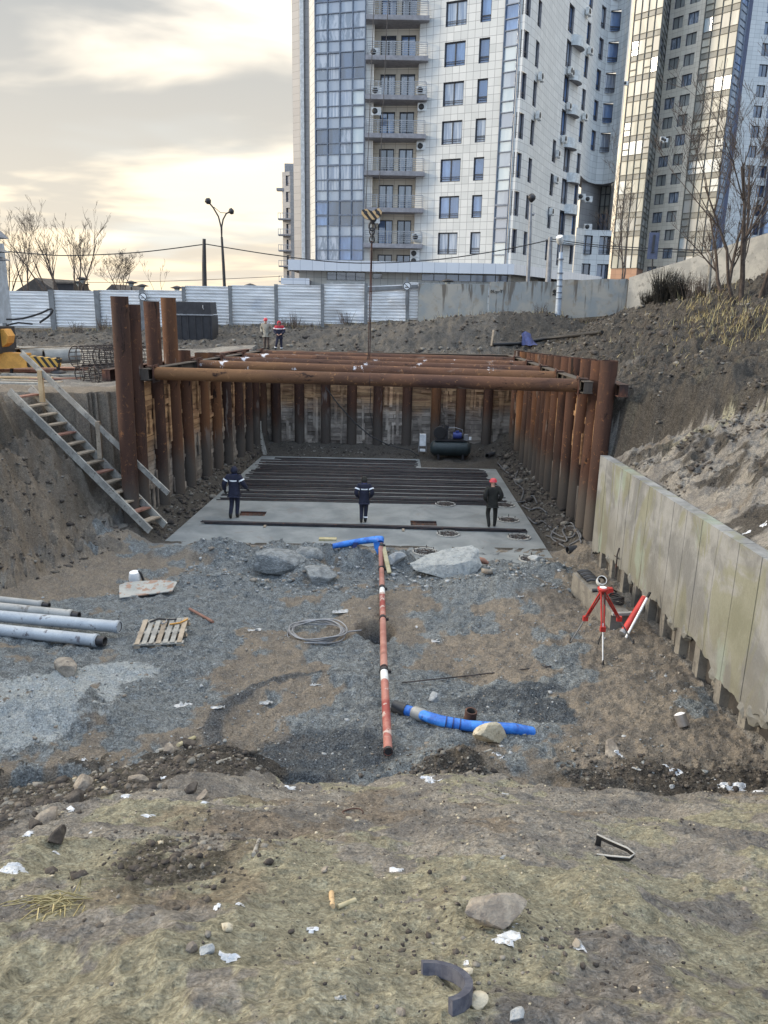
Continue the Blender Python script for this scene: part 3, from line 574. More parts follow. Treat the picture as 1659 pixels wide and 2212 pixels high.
def build_concrete_wall():
    rt = thing('concrete_wall', 'long board marked concrete wall with ragged lower edge holding back the spoil heap', 'retaining wall', (WX(16), 16, 0), -.04)
    r_ = random.Random(5); yk = 22.35
    edges = [22.35]
    while edges[-1] > 5.2: edges.append(edges[-1] - .86 + r_.uniform(-.06, .06))
    zb = lambda y: float(np.interp(y, [5, 8, 10.4, 11.25, 12.3, 14.1, 16.5, 18.8, 20.5, 22.1, 22.4], [1.9, 1.7, 1.42, 1.28, 1.22, 1.28, 1.02, .88, .7, .4, .1])) + .16 * float(fbm(np.array([y * 1.7]), np.array([3.3]), 77, 4)[0])
    for k in range(len(edges) - 1):        # one panel between formwork joints
        ya, yb_ = edges[k] - .010, edges[k + 1] + .010; b = MB(); N = 9; off = r_.uniform(-.003, .003); vs = []; fs = []
        for i in range(N):
            y = ya + (yb_ - ya) * i / (N - 1); lo = zb(y) + r_.uniform(-.022, .022); hi = wtop(y) + .0
            for x in (off, .27):
                for z in (lo if x < .1 else lo + .08, hi): vs.append((x, y - 16, z))
        for i in range(N - 1):
            a = i * 4; fs += [(a, a + 4, a + 5, a + 1), (a + 2, a + 3, a + 7, a + 6), (a + 1, a + 5, a + 7, a + 3), (a, a + 2, a + 6, a + 4)]
        fs += [(0, 1, 3, 2), (N * 4 - 4, N * 4 - 2, N * 4 - 1, N * 4 - 3)]
        b.add(vs, fs, M['board_concrete']); b.build('wall_panel', parent=rt)
    b = MB(); b.box((.16, 0, 2.3), (.10, 11.5, 1.6), M['concrete_dark']); b.box((.18, -8, 2.5), (.1, 4, 1.4), M['concrete_dark']); b.build('core', parent=rt)
    for y, z in ((19.3, 1.05),):
        b = MB(); b.tube([(-.02, y - 16, z + .3), (-.06, y - 16.02, z + .1), (-.05, y - 16.05, z - .5)], .02, 6, M['rebar']); b.tube([(-.05, y - 16.2, z + .05), (-.07, y - 15.8, z + .02)], .012, 5, M['rebar']); b.build('tie_bar', parent=rt)
    for i in range(9):          # broken lumps hanging from the ragged edge
        y = (11.0, 11.3, 10.6, 12.6, 14.2, 15.0, 16.9, 18.2, 20.4)[i]; bm = bmesh.new(); bmesh.ops.create_icosphere(bm, subdivisions=2, radius=.5)
        for v in bm.verts: v.co = Vector((v.co.x * .25, v.co.y * r_.uniform(.25, .4), v.co.z * .38)) * r_.uniform(.8, 1.15)
        me = bpy.data.meshes.new('broken_lump'); bm.to_mesh(me); bm.free(); me.materials.append(M['board_concrete']); o = bpy.data.objects.new('broken_lump', me); C.objects.link(o); o.parent = rt; o.location = (.08, y - 16, zb(y) - .02)
    # posts and dark lagging below
    b0 = MB(); vs = []; 
    o = MB().box((0, 0, 0), (.05, 17, 1.9), M['void_dark']).build('lower_lagging', loc=(WX(13.8) + .20, 13.8, .75)); o.rotation_euler = (0, 0, -.04); tag(o, 'near black lagging sheet for the shaded voids between the posts under the concrete wall', 'lagging')  # lagging sheet whose colour carries the shade of the voids
    for i, y in enumerate([21.2, 20.0, 18.8, 17.7, 16.6, 15.5, 14.45, 13.4, 12.3, 11.25, 10.2, 9.1]):
        b = MB(); b.box((.0, 0, 0), (.03, .26, 2.0), M['post_grey']); b.box((.09, -.115, 0), (.15, .03, 2.0), M['post_grey']); b.box((.09, .115, 0), (.15, .03, 2.0), M['post_grey'])
        o = b.build('steel_post', loc=(WX(y) + .02, y, gz(WX(y) - .15, y) + .75)); o.rotation_euler = (0, 0, -.04); tag(o, f'grey muddy channel post under the concrete wall, {ORD[i]} from the pit corner', 'post', 'posts under the concrete wall')
M['void_dark'] = weathered('near black void', (.03, .028, .027), (.055, .05, .046), None, 2, .95, 0, .5, .02)  # near-black tone for the wall voids and the pipe bores
M['post_grey'] = weathered('muddy post', (.13, .125, .115), (.20, .19, .17), (.09, .085, .08), 2.5, .9, 0, .4, .01)
build_concrete_wall()
# ---------------------------------------------------------------- reinforcing bars
def bars():
    proto = None; r_ = random.Random(3)
    for i in range(66):
        t = i / 65; y = 36.85 - 8.3 * t ** 1.0 + r_.uniform(-.04, .04)
        x0 = -6.83 + .0625 * (y - 25.34) + .3 + r_.uniform(-.15, .25) + (1.0 if i < 4 else 0) * r_.random(); x1 = 4.85 - .35 * (1 - t) + r_.uniform(-.2, .15)
        if y > 35.15: x1 = 1.5 + r_.uniform(-.2, .1)
        if proto is None:
            b = MB(); b.tube([(-5.7, 0, 0), (-2, 0, .008), (2, 0, -.004), (5.7, 0, 0)], .017, 6, M['rebar']); proto = b.build('steel_bar'); o = proto
        else: o = proto.copy(); C.objects.link(o)
        L = x1 - x0; o.scale = (L / 11.4, 1, 1); o.location = ((x0 + x1) / 2, y, .02 + (.03 if i % 5 == 2 else 0)); o.rotation_euler = (0, 0, r_.uniform(-.008, .008))
        tag(o, 'dark reinforcing bar lying straight across the far half of the slab among its like', 'steel bar', 'reinforcing bars laid across the slab')
    p, q = atz(433, 1128, .05), atz(1142, 1147, .05)
    for i in range(9):
        b = MB(); v = q - p; k0 = r_.uniform(0, .02); k1 = 1 - r_.uniform(0, .03); off = Vector((0, .035 * (i % 5) - .06, .045 * (i // 5)))
        b.tube([v * k0, v * .5 + Vector((0, .05, 0)), v * k1], .024, 6, M['rebar']); o = b.build('steel_bar', loc=p + off + Vector((0, 0, -.01)))
        tag(o, 'dark reinforcing bar in the loose bundle lying in front of the three workers', 'steel bar', 'reinforcing bars of the front bundle')
    for t in (.2, .62):
        c = p + (q - p) * t; b = MB(); b.box((0, 0, 0), (.08, .5, .05), M['wood']); o = b.build('wood_spacer', loc=(c.x, c.y - .05, .012)); tag(o, 'small wood spacer under the front bar bundle, ' + ('toward its left end' if t < .5 else 'right of its middle'), 'wood block', 'spacers under the bar bundle')
bars()
# ---------------------------------------------------------------- buildings
def tile_mat(name, c1, c2, mortar, w=.62, h=.62, rough=.55):
    n = NT(name); tc = n.nd('ShaderNodeTexCoord'); br = n.nd('ShaderNodeTexBrick'); n.L.new(tc.outputs['UV'], br.inputs['Vector']); br.offset = 0.0
    br.inputs['Color1'].default_value = (*c1, 1); br.inputs['Color2'].default_value = (*c2, 1); br.inputs['Mortar'].default_value = (*mortar, 1)
    br.inputs['Scale'].default_value = 1.0; br.inputs['Mortar Size'].default_value = .018; br.inputs['Brick Width'].default_value = w; br.inputs['Row Height'].default_value = h; br.inputs['Bias'].default_value = 0.0
    c = n.mix(.35, br.outputs[0], n.mix(n.noise(tc.outputs['UV'], .35, 5, .6), (.6, .6, .6), (1.25, 1.25, 1.25)), 'MULTIPLY')
    return n.fin(c, rough, 0, None, .4)
M['tile_pale'] = tile_mat('pale stone tiles', (.53, .54, .525), (.62, .625, .605), (.27, .27, .27))
M['tile_cool'] = tile_mat('cool white tiles', (.55, .57, .57), (.63, .645, .64), (.30, .31, .32), .9, .62)
M['tile_cream'] = tile_mat('cream tiles', (.66, .60, .50), (.75, .69, .58), (.42, .36, .28), 1.0, .75)
M['tile_grey'] = tile_mat('grey tiles', (.30, .29, .29), (.35, .34, .335), (.18, .18, .18), .9, .62)
M['panel_white'] = tile_mat('white fascia panels', (.62, .65, .70), (.68, .70, .74), (.35, .38, .44), 1.0, 3.0, .4)
M['tile_brick'] = tile_mat('red brown base tiles', (.30, .17, .11), (.36, .21, .14), (.18, .12, .09), 1.0, .75)
def glass_mat(name, c, c2, rough=.06, scale=.5, cur=False, spec=.9):
    n = NT(name); co = n.coords('Object', (1, 1, .25)); a = n.noise(co, scale, 4, .6, .4)
    c_ = n.mix(n.ramp(a, .42, .6), c, c2); 
    if cur: oi = n.nd('ShaderNodeObjectInfo'); wv = n.noise(n.coords('Object', (9, 1, .3)), 1.0, 3); c_ = n.mix(n.math('MULTIPLY', n.ramp(oi.outputs['Random'], .48, .52), .75), c_, n.mix(n.ramp(wv, .4, .6), (.16, .19, .24), (.42, .45, .48)))
    n.fin(c_, rough, 0, n.bump(n.noise(n.coords('Object'), .35, 2), .05, .2), spec); n.b.inputs['IOR'].default_value = 1.9 if spec > .5 else 1.45; return n.mat
M['glass_blue'] = glass_mat('glass with sky blue reflection', (.05, .10, .22), (.13, .23, .44), cur=True)  # blue of the reflected sky put into the base colour
M['glass_dark'] = glass_mat('dark window glass', (.02, .035, .07), (.05, .085, .16))
M['glass_pale'] = glass_mat('pale glass with blinds', (.34, .42, .47), (.46, .52, .54), .12)
M['glass_curtain'] = glass_mat('glass with curtains', (.12, .155, .21), (.33, .37, .44), .1, 3.0)
M['glass_warm'] = glass_mat('glass with warm reflection', (.34, .345, .30), (.48, .47, .41), .35, spec=.35)  # warm reflection put into the glass colour
M['glass_grey'] = glass_mat('grey glass', (.24, .25, .24), (.38, .38, .36), .3, spec=.4)
M['glass_deep'] = glass_mat('deep blue glass', (.05, .10, .22), (.10, .18, .36))  # same reflected sky blue in the colour, no curtains
M['spandrel'] = glass_mat('blue grey spandrel glass', (.22, .26, .33), (.30, .35, .41), .15)
M['spandrel_grey'] = glass_mat('grey spandrel glass', (.20, .20, .18), (.28, .28, .255), .4, spec=.3)
M['frame_dark'] = plain('dark window frame', (.035, .038, .045), .5)
M['frame_mid'] = plain('olive grey mullion', (.085, .085, .075), .5)
M['frame_blue'] = plain('blue grey mullion', (.13, .155, .20), .4, .2)
M['frame_white'] = plain('white frame', (.6, .62, .63), .45)
M['soffit'] = plain('grey painted concrete', (.24, .235, .25), .7)
M['rail'] = plain('grey railing paint', (.30, .31, .33), .45, .2)
M['ac_white'] = plain('white air conditioner casing', (.60, .61, .60), .5)
M['ac_dark'] = plain('fan grille', (.03, .03, .03), .6)
def bx(px, Y, py=560): return Vector((at(px, py, Y).x, Y))
def cum(pts):
    s = [0.0]
    for a, b in zip(pts, pts[1:]): s.append(s[-1] + (b - a).length)
    return s
def along(pts, s, S_):
    for i in range(len(pts) - 1):
        if s <= S_[i + 1] + 1e-6 or i == len(pts) - 2:
            d = (pts[i + 1] - pts[i]).normalized(); return pts[i] + d * (s - S_[i]), d
def facade(name, parent, pts, z0, z1, ops, mat, depth=.28, rmat=None, uoff=0.0):
    """wall sheet along a plan line with real openings and reveals; pts run left to right as seen from outside"""
    S_ = cum(pts); ss = sorted({round(v, 4) for v in S_} | {round(v, 4) for o in ops for v in o[:2]}); zs = sorted({z0, z1} | {round(v, 4) for o in ops for v in o[2:4]})
    bm = bmesh.new(); uv = bm.loops.layers.uv.new('UVMap'); o0 = Vector(parent.location)
    def P(s, z, inn=0.0):
        p, d = along(pts, s, S_); n = Vector((-d.y, d.x)); q = p + n * inn; return Vector((q.x, q.y, z)) - o0
    def face(c, mi, uvs):
        f = bm.faces.new([bm.verts.new(v) for v in c]); f.material_index = mi
        for l, t in zip(f.loops, uvs): l[uv].uv = t
    for i in range(len(ss) - 1):
        col = [o for o in ops if o[0] - 1e-3 <= ss[i] and ss[i + 1] <= o[1] + 1e-3]
        z = z0; zb = [(max(z0, o[2]), min(z1, o[3])) for o in sorted(col, key=lambda q: q[2])]
        for a, b in zb + [(z1, z1)]:
            if a > z + 1e-4: face([P(ss[i], z), P(ss[i + 1], z), P(ss[i + 1], a), P(ss[i], a)], 0, [(ss[i] + uoff, z), (ss[i + 1] + uoff, z), (ss[i + 1] + uoff, a), (ss[i] + uoff, a)])
            z = b
    for a, b, c, d in [o[:4] for o in ops]:
        for q in ([P(a, c), P(a, d), P(a, d, depth), P(a, c, depth)], [P(b, c), P(b, c, depth), P(b, d, depth), P(b, d)], [P(a, d), P(b, d), P(b, d, depth), P(a, d, depth)], [P(a, c), P(a, c, depth), P(b, c, depth), P(b, c)]):
            face(q, 1, [(0.1, 0.1), (.1, .3), (.3, .3), (.3, .1)])
    me = bpy.data.meshes.new(name); bm.to_mesh(me); bm.free(); me.materials.append(M[mat]); me.materials.append(M[rmat or 'soffit'])
    o = bpy.data.objects.new(name, me); C.objects.link(o); o.parent = parent; return o
WIN = {}
def window(parent, pts, a, b, c, d, inn=.2, kind='double', glass='glass_blue', rail=False, name='window', frame='frame_dark'):
    S_ = cum(pts); p, dr = along(pts, (a + b) / 2, S_); n = Vector((-dr.y, dr.x)); q = p + n * inn
    w, h = round(b - a, 2), round(d - c, 2); key = (w, h, kind, glass, rail, frame)
    if key not in WIN:
        f = MB(); t = .09; m = M[frame]
        f.box((0, 0, -h / 2 + t / 2), (w, .08, t), m); f.box((0, 0, h / 2 - t / 2), (w, .08, t), m)
        for x in (-w / 2 + t / 2, w / 2 - t / 2): f.box((x, 0, 0), (t, .08, h - 2 * t), m)
        if kind == 'double': f.box((0, 0, 0), (.1, .08, h - 2 * t), m)
        if kind == 'narrow': f.box((0, 0, -h * .22), (w - 2 * t, .07, .06), m)
        if rail: f.box((0, -.08, -h * .28), (w, .03, .04), m); f.box((0, -.08, -h * .36), (w, .03, .04), m)
        fo = f.build(name, parent=parent); g = MB().box((0, .03, 0), (w - .1, .02, h - .1), M[glass]).build('pane', parent=fo); WIN[key] = fo
    else:
        fo = WIN[key].copy(); C.objects.link(fo); fo.parent = parent; g = WIN[key].children[0].copy(); C.objects.link(g); g.parent = fo
    fo.location = Vector((q.x, q.y, (c + d) / 2)) - parent.location; fo.rotation_euler = (0, 0, math.atan2(dr.y, dr.x)); fo.name = name; return fo
AC = {}
def aircon(parent, p, rz):
    if 'a' not in AC:
        b = MB(); b.box((0, 0, 0), (.85, .32, .6), M['ac_white']); b.box((-.3, -.02, -.34), (.05, .3, .08), M['ac_white']); b.box((.3, -.02, -.34), (.05, .3, .08), M['ac_white'])
        o = b.build('air_conditioner', parent=parent); g = MB(); g.lathe([(.24, 0), (.24, .02), (.06, .025)], (-.12, -.165, 0), 16, M['ac_dark'], Matrix.Rotation(R(90), 3, 'X')); g.build('fan_grille', parent=o); AC['a'] = o
    else:
        o = AC['a'].copy(); C.objects.link(o); o.parent = parent; g = AC['a'].children[0].copy(); C.objects.link(g); g.parent = o
    o.location = Vector(p) - parent.location; o.rotation_euler = (0, 0, rz); return o
def glazing(parent, pts, z0, n, st, nb, mats, sp_mat, frame, seed, ratios=(.0, .42, .72), vw=.10, off=.05, transom=True):
    """curtain wall: one band of panes per storey and one frame grid; ratios = bottom spandrel, transom, top of vision glass"""
    r_ = random.Random(seed); S_ = cum(pts); L = S_[-1]; o0 = Vector(parent.location); fr = MB()
    ss = sorted({round(L * i / nb, 3) for i in range(nb + 1)} | {round(v, 3) for v in S_})
    def P(s, z, inn=0.0):
        p, d = along(pts, s, S_); q = p + Vector((-d.y, d.x)) * inn; return Vector((q.x, q.y, z)) - o0
    for k in range(n):
        z = z0 + k * st; b = MB(); sb = MB(); run = None
        za, zt, zb = z + st * ratios[0], z + st * ratios[1], z + st * ratios[2]
        for i in range(len(ss) - 1):
            if run is None or r_.random() < .55: run = r_.choice(mats)
            for u, v in ((za, zt), (zt, zb)):
                b.add([P(ss[i], u), P(ss[i + 1], u), P(ss[i + 1], v), P(ss[i], v)], [(0, 1, 2, 3)], M[run])
            sb.add([P(ss[i], zb), P(ss[i + 1], zb), P(ss[i + 1], z + st + st * ratios[0]), P(ss[i], z + st + st * ratios[0])], [(0, 1, 2, 3)], M[sp_mat])
            for zz in (za, zb) + ((zt,) if transom else ()): fr.bar(P(ss[i], zz, -off), P(ss[i + 1], zz, -off), .1, .07, M[frame])
            if r_.random() < .3:          # an opening sash with a thicker frame
                for u in (za, zb): fr.bar(P(ss[i], (zt if u == za else u), -off - .03), P(ss[i + 1], (zt if u == za else u), -off - .03), .1, .13, M[frame])
        b.build('window_band', parent=parent); sb.build('spandrel', parent=parent)
    for s in ss: fr.bar(P(s, z0, -off - .02), P(s, z0 + n * st, -off - .02), vw, .12, M[frame], up=(0, 1, 0))
    fr.build('mullions', parent=parent)
ST = 3.0
def tower_main():
    YA = 74.0; c0 = bx(850, YA); rt = thing('apartment_tower', 'nearest tall apartment tower with pale tiles, blue glass corner and stacked balconies', 'apartment building', (c0.x, c0.y, 6.3))
    z0 = at(850, 578, 72).z; NF = 10; zt = z0 + NF * ST
    # left pier
    a, b = bx(636, 80), bx(656, 79.2); c = bx(670, 79.0)
    facade('side_wall', rt, [Vector((a.x + 2, 96)), a][::-1] if False else [a, b], 5.5, zt, [], 'tile_grey')
    facade('side_wall', rt, [b + Vector((0, .12)), c], 5.5, zt, [], 'tile_grey', uoff=.3)
    q = MB(); q.box((b.x - rt.location.x, b.y - .1 - rt.location.y, (zt + 5.5) / 2 - 6.3), (.35, .3, zt - 5.5), M['frame_white']); q.build('corner_strip', parent=rt)
    facade('side_wall', rt, [Vector((a.x, 98)), a], 5.5, zt, [], 'tile_grey')
    # glass corner: narrow slanted face then the front
    g0, g1, g2 = bx(671, 77.5), bx(683, 75.2), bx(784, 74.0)
    zg = at(740, 562, 74.5).z
    facade('corner_wall', rt, [g0, g1], 5.5, zt, [], 'tile_pale')
    glazing(rt, [g1, g2], zg, NF, ST, 4, ['glass_blue', 'glass_curtain', 'glass_dark', 'glass_curtain', 'glass_pale', 'glass_blue'], 'spandrel', 'frame_blue', 4, (.0, .30, .70))
    facade('base_wall', rt, [g1, g2], 5.5, zg, [], 'tile_pale')
    # balcony bay with recessed loggia
    w0, w1, w2 = bx(787, 74.0), bx(802, 73.9), bx(893, 73.5)
    facade('pier_wall', rt, [g2 + Vector((.02, .02)), w1], 5.5, zt, [], 'tile_pale')
    dep = 1.3; back = [w1 + Vector((.0, dep)), w2 + Vector((0, dep))]
    L = cum(back)[-1]; ops = []; zf0 = at(850, 570, 73).z - 1.35
    floors = [zf0 + ST * k for k in range(NF + 1)]
    for z in floors[:-1]: ops += [(.55, 1.9, z + .1, z + 2.25), (L - 1.55, L - .25, z + .1, z + 2.25)]
    facade('loggia_wall', rt, back, 5.5, zt, ops, 'tile_cream')
    facade('loggia_side', rt, [w1, back[0]], 5.5, zt, [], 'tile_cream'); facade('loggia_side', rt, [back[1], w2], 5.5, zt, [], 'tile_cream')
    for i, (a, b, c, d) in enumerate(ops): window(rt, back, a, b, c, d, .15, 'double', 'glass_blue' if i % 3 else 'glass_dark', name='balcony_door', frame='frame_dark')
    bp = None; r_ = random.Random(11)
    for k, z in enumerate(floors[:-1]):
        x0, x1 = w0.x - .05 - rt.location.x, w2.x + .75 - rt.location.x; y0, y1 = 73.9 - 1.35 - rt.location.y, 73.5 + dep - .1 - rt.location.y; Z = z - rt.location.z
        if bp is None:
            b = MB(); b.box(((x0 + x1) / 2, (y0 + 73.85 - rt.location.y) / 2, -.12), (x1 - x0, 73.85 - rt.location.y - y0, .36), M['soffit']); b.box((((w1 + w2) / 2).x - rt.location.x, (73.9 + 73.5 + dep) / 2 - rt.location.y + .1, -.1), (w2.x - w1.x - .05, dep, .3), M['soffit']); bp = b.build('balcony', parent=rt)
            r = MB()
            def rail_run(p, q, n):
                for h in (1.1, .95, .78, .61, .44, .27): r.bar((*p, h), (*q, h), .04, .035 if h < 1 else .06, M['rail'])
                for i in range(n + 1): t = i / n; x, y = p[0] + (q[0] - p[0]) * t, p[1] + (q[1] - p[1]) * t; r.bar((x, y, .05), (x, y, 1.1), .045, .045, M['rail'])
            rail_run((x0 + .1, y0 + .1), (x1 - .1, y0 + .1), 5); rail_run((x0 + .1, y0 + .15), (x0 + .1, 73.8 - rt.location.y), 1); rail_run((x1 - .1, y0 + .15), (x1 - .1, 73.8 - rt.location.y), 1)
            ra = r.build('railing', parent=bp); bo = bp
        else: bo = bp.copy(); C.objects.link(bo); bo.parent = rt; r2 = ra.copy(); C.objects.link(r2); r2.parent = bo
        bo.location = (0, 0, Z)
    for k, dx, dz in ((0, 4.6, .9), (0, 4.6, 1.65), (0, 4.6, 2.3), (1, .95, 2.1), (3, 4.9, 2.2), (4, 4.9, 2.3), (4, .9, 1.9), (5, .9, .5), (5, 4.75, .6), (6, .7, .45), (1, 4.7, .7)):
        aircon(rt, (w0.x + dx, 73.3, floors[k] + dz), 0)
    # stone wall with two window columns up to the apex
    s0, s1, s2 = bx(893, 73.5), bx(1064, 70.3), bx(1093, 69.6)
    P1 = [s0, s1]; L = cum(P1)[-1]; ops = []
    sill0 = at(960, 550, 72.3).z
    for k in range(NF):
        z = sill0 + ST * k
        if z + 1.9 < zt: ops += [(L * .31, L * .31 + 1.85, z, z + 1.85), (L * .715, L * .715 + .92, z, z + 1.85)]
    facade('tiled_wall', rt, P1, 5.5, zt, ops, 'tile_pale')
    for i, (a, b, c, d) in enumerate(ops): window(rt, P1, a, b, c, d, .2, 'double' if i % 2 == 0 else 'narrow', 'glass_blue', True)
    glazing(rt, [s1, s2 + Vector((-.05, 0))], z0 + .3, NF, ST, 1, ['glass_pale', 'glass_blue', 'spandrel', 'glass_pale'], 'spandrel', 'frame_blue', 9, (.0, .28, .62))
    facade('base_wall', rt, [s1, s2], 5.5, z0 + .3, [], 'tile_pale')
    # concave wall
    t = [(1093, 69.6), (1103, 69.4), (1112, 70.1), (1124, 71.2), (1137, 73.0), (1152, 75.6), (1168, 78.4), (1184, 81.0), (1202, 83.4), (1220, 85.4), (1238, 87.4)]
    P2 = [bx(*q) for q in t]; S2 = cum(P2); L2 = S2[-1]; ops = []; kinds = []
    def s_at(px): return float(np.interp(px, [q[0] for q in t], S2))
    NW = NF + 1; zt2 = zt + 2
    for k in range(NF):
        z = sill0 + ST * k + .1
        for px, w, kd in ((1108, 1.0, 'narrow'), (1132, 1.1, 'narrow'), (1180, 1.25, 'narrow'), (1214, 1.7, 'double'), (1233, 1.0, 'narrow')):
            if px == 1180 and k not in (0, 1, 2, 3): continue
            if px == 1214 and k > 7: continue
            s = s_at(px) - w / 2; h = 1.95; zz = z
            if px == 1214: s = s_at(1208) - w / 2 if k < 4 else s_at(1196) - w / 2; h = 2.35; zz = z - .3
            ops.append((s, s + w, zz, zz + h)); kinds.append(kd)
    facade('concave_wall', rt, P2, 5.5, zt2, ops, 'tile_cool', .3)
    for i, (a, b, c, d) in enumerate(ops): window(rt, P2, a, b, c, d, .22, kinds[i], 'glass_blue' if i % 4 else 'glass_dark', True)
    q = MB()
    for k in range(1, 8):                  # rounded balcony parapets beside the tall windows
        z = sill0 + ST * k - .45; pm, d = along(P2, (s_at(1220) if k < 4 else s_at(1208)) + .2, S2); n_ = Vector((-d.y, d.x)); m = 10; vs = []
        for j in range(m + 1):
            th = math.pi * j / m; v = pm - d * math.cos(th) * 1.35 - n_ * math.sin(th) * .75; vs += [Vector((v.x, v.y, z - .6)) - rt.location, Vector((v.x, v.y, z + .3)) - rt.location]
        b = MB(); b.add(vs, [(2 * j, 2 * j + 2, 2 * j + 3, 2 * j + 1) for j in range(m)] , M['tile_plain'], True); b.add(vs[0::2], [tuple(range(m + 1))[::-1]], M['soffit']); b.build('curved_parapet', parent=rt)
    for px, k, dz in ((1136, 5, -.5), (1136, 4, -.5), (1200, 6, -.5), (1196, 6, -.45), (1199, 5, -.45), (1194, 4, -.5), (1212, 4, -.55), (1234, 5, -.5), (1234, 7, -.5), (1183, 3, .9), (1183, 2, 1.6), (1178, 1, 1.6), (1224, 8, -.4), (1206, 7, -.5)):
        p, d = along(P2, s_at(px), S2); n_ = Vector((-d.y, d.x)); aircon(rt, (p.x - n_.x * .3, p.y - n_.y * .3, sill0 + ST * k + dz), math.atan2(d.y, d.x))
    # bulging right end over a recess
    t3 = [(1238, 87.4), (1246, 90.2), (1258, 92.6), (1272, 93.8), (1288, 93.9), (1304, 92.8), (1313, 91.6)]
    P3 = [bx(*q) for q in t3]; S3 = cum(P3); zo = at(1290, 395, 93).z; ops = []
    for k in range(NF + 2):
        z = sill0 + ST * k + .4
        if z > zo + .9:
            for px in (1259, 1286): s = float(np.interp(px, [q[0] for q in t3], S3)) - .65; ops.append((s, s + 1.3, z, z + 2.0))
    facade('concave_wall', rt, P3, zo, zt2 + 2, ops, 'tile_cool', .3)
    for a, b, c, d in ops: window(rt, P3, a, b, c, d, .22, 'narrow', 'glass_blue', True)
    b = MB(); vs = [Vector((p.x, p.y, zo)) - rt.location for p in P3] + [Vector((p.x + .5, p.y + 5, zo)) - rt.location for p in P3[::-1]]; b.add(vs, [tuple(range(len(vs)))], M['soffit']); b.build('overhang_soffit', parent=rt)
    P4 = [bx(1243, 92), bx(1290, 96.5), bx(1302, 96)]; zl = at(1290, 500, 93).z
    facade('recess_wall', rt, P4, 5.5, zo, [], 'tile_grey'); glazing(rt, [bx(1286, 95.9), bx(1306, 95.3)], zl, 3, ST, 2, ['glass_grey', 'glass_dark'], 'spandrel_grey', 'frame_dark', 5)
    ops = []
    P5 = [bx(1240, 88.5), bx(1262, 91), bx(1312, 91.5)]; L5 = cum(P5)
    for k in range(3):
        z = zl - 2.6 - ST * k
        for f_ in (.42, .80): ops.append((L5[-1] * f_, L5[-1] * f_ + 1.4, z, z + 2.0))
    facade('lower_wall', rt, P5, 5.0, zl, ops, 'tile_cool', .3)
    for a, b, c, d in ops: window(rt, P5, a, b, c, d, .22, 'double', 'glass_dark', True)
    for px, py in ((1256, 425), (1271, 430), (1270, 490)): p = at(px, py, 91.6); aircon(rt, p, 0)
    p0, p1 = P3[-1], P3[-1] + Vector((1.5, 9)); facade('end_wall', rt, [p0, p1], 5.5, zt2 + 2, [], 'tile_cool'); facade('end_wall', rt, [P5[-1], P5[-1] + Vector((1.0, 8))], 5.0, zl, [], 'tile_cool')
    # podium and canopy
    zc = at(800, 564, 66).z; hC = .82; cL, cR = bx(622, 66.0), bx(1112, 66.0)
    rr = ray(1300, 604); cE = Vector((rr[0] / rr[1], 1)) * ((zc - .3 - H) / (rr[2] / rr[1])); cE = Vector((cE.x, min(cE.y, 110)))
    facade('canopy_fascia', rt, [cL, cR, cE], zc - hC, zc, [], 'panel_white'); facade('canopy_fascia', rt, [cL + Vector((0, 8)), cL], zc - hC, zc, [], 'panel_white')
    b = MB(); vs = [Vector((*p, z)) - rt.location for z in (zc - hC + .05,) for p in (cL, cR, cE, Vector((cE.x, 96)), Vector((cL.x, 78)))]; b.add(vs, [(0, 1, 2, 3, 4)[::-1]], M['soffit']); vs = [v + Vector((0, 0, hC - .07)) for v in vs]; b.add(vs, [(0, 1, 2, 3, 4)], M['soffit']); b.build('canopy_slab', parent=rt)
    zp = zc - hC + .02; pl = [bx(646, 67.4), bx(1106, 67.4)]; LP_ = cum(pl)[-1]; X0 = pl[0].x
    def sx(px): return bx(px, 67.4).x - X0
    o1 = (sx(706), sx(789), zp - .70, zp - .05); o2 = (sx(912), sx(1100), zp - .62, zp - .05); o3 = (sx(806), sx(826), zp - .55, zp - .1)
    facade('podium_wall', rt, pl, 5.0, zp, [o1, o2, o3], 'tile_pale')
    for (a, b, c, d), n_ in ((o1, 4), (o2, 7), (o3, 1)):
        f = MB(); w = b - a; f.bar((0, 0, 0), (w, 0, 0), .06, .06, M['frame_dark']); f.bar((0, 0, d - c), (w, 0, d - c), .06, .06, M['frame_dark'])
        for i in range(n_ + 1): f.bar((w * i / n_, 0, 0), (w * i / n_, 0, d - c), .05, .05, M['frame_dark'])
        fo = f.build('window_strip', parent=rt); fo.location = Vector((X0 + a, 67.6, c)) - rt.location
        MB().box((w / 2, .05, (d - c) / 2), (w, .02, d - c), M['glass_dark' if n_ != 7 else 'glass_deep']).build('pane', parent=fo)
    for a, b in ((706, 789), (912, 1100)):
        q = MB(); w = sx(b) - sx(a); q.box((X0 + sx(a) + w / 2 - rt.location.x, 67.32 - rt.location.y, zp - 1.25 - rt.location.z), (w, .1, .95), M['frame_white']); q.build('pale_panel', parent=rt)
    zc2 = at(640, 601, 66).z; facade('entrance_canopy', rt, [bx(606, 65.5), bx(668, 65.5)], zc2 - .5, zc2, [], 'panel_white'); b = MB(); b.box(((bx(606, 65.5).x + bx(668, 65.5).x) / 2 - rt.location.x, 68 - rt.location.y, zc2 - .3 - rt.location.z), (bx(668, 65.5).x - bx(606, 65.5).x - .05, 4.9, .3), M['soffit']); b.build('canopy_slab', parent=rt)
    b = MB(); p, q = bx(1110, 74), bx(1285, 88); facade('podium_back', rt, [p, q], 5.0, zc - hC, [], 'tile_grey')
    return rt
M['tile_plain'] = plain('curved parapet render', (.50, .53, .54), .6)
tower_main()
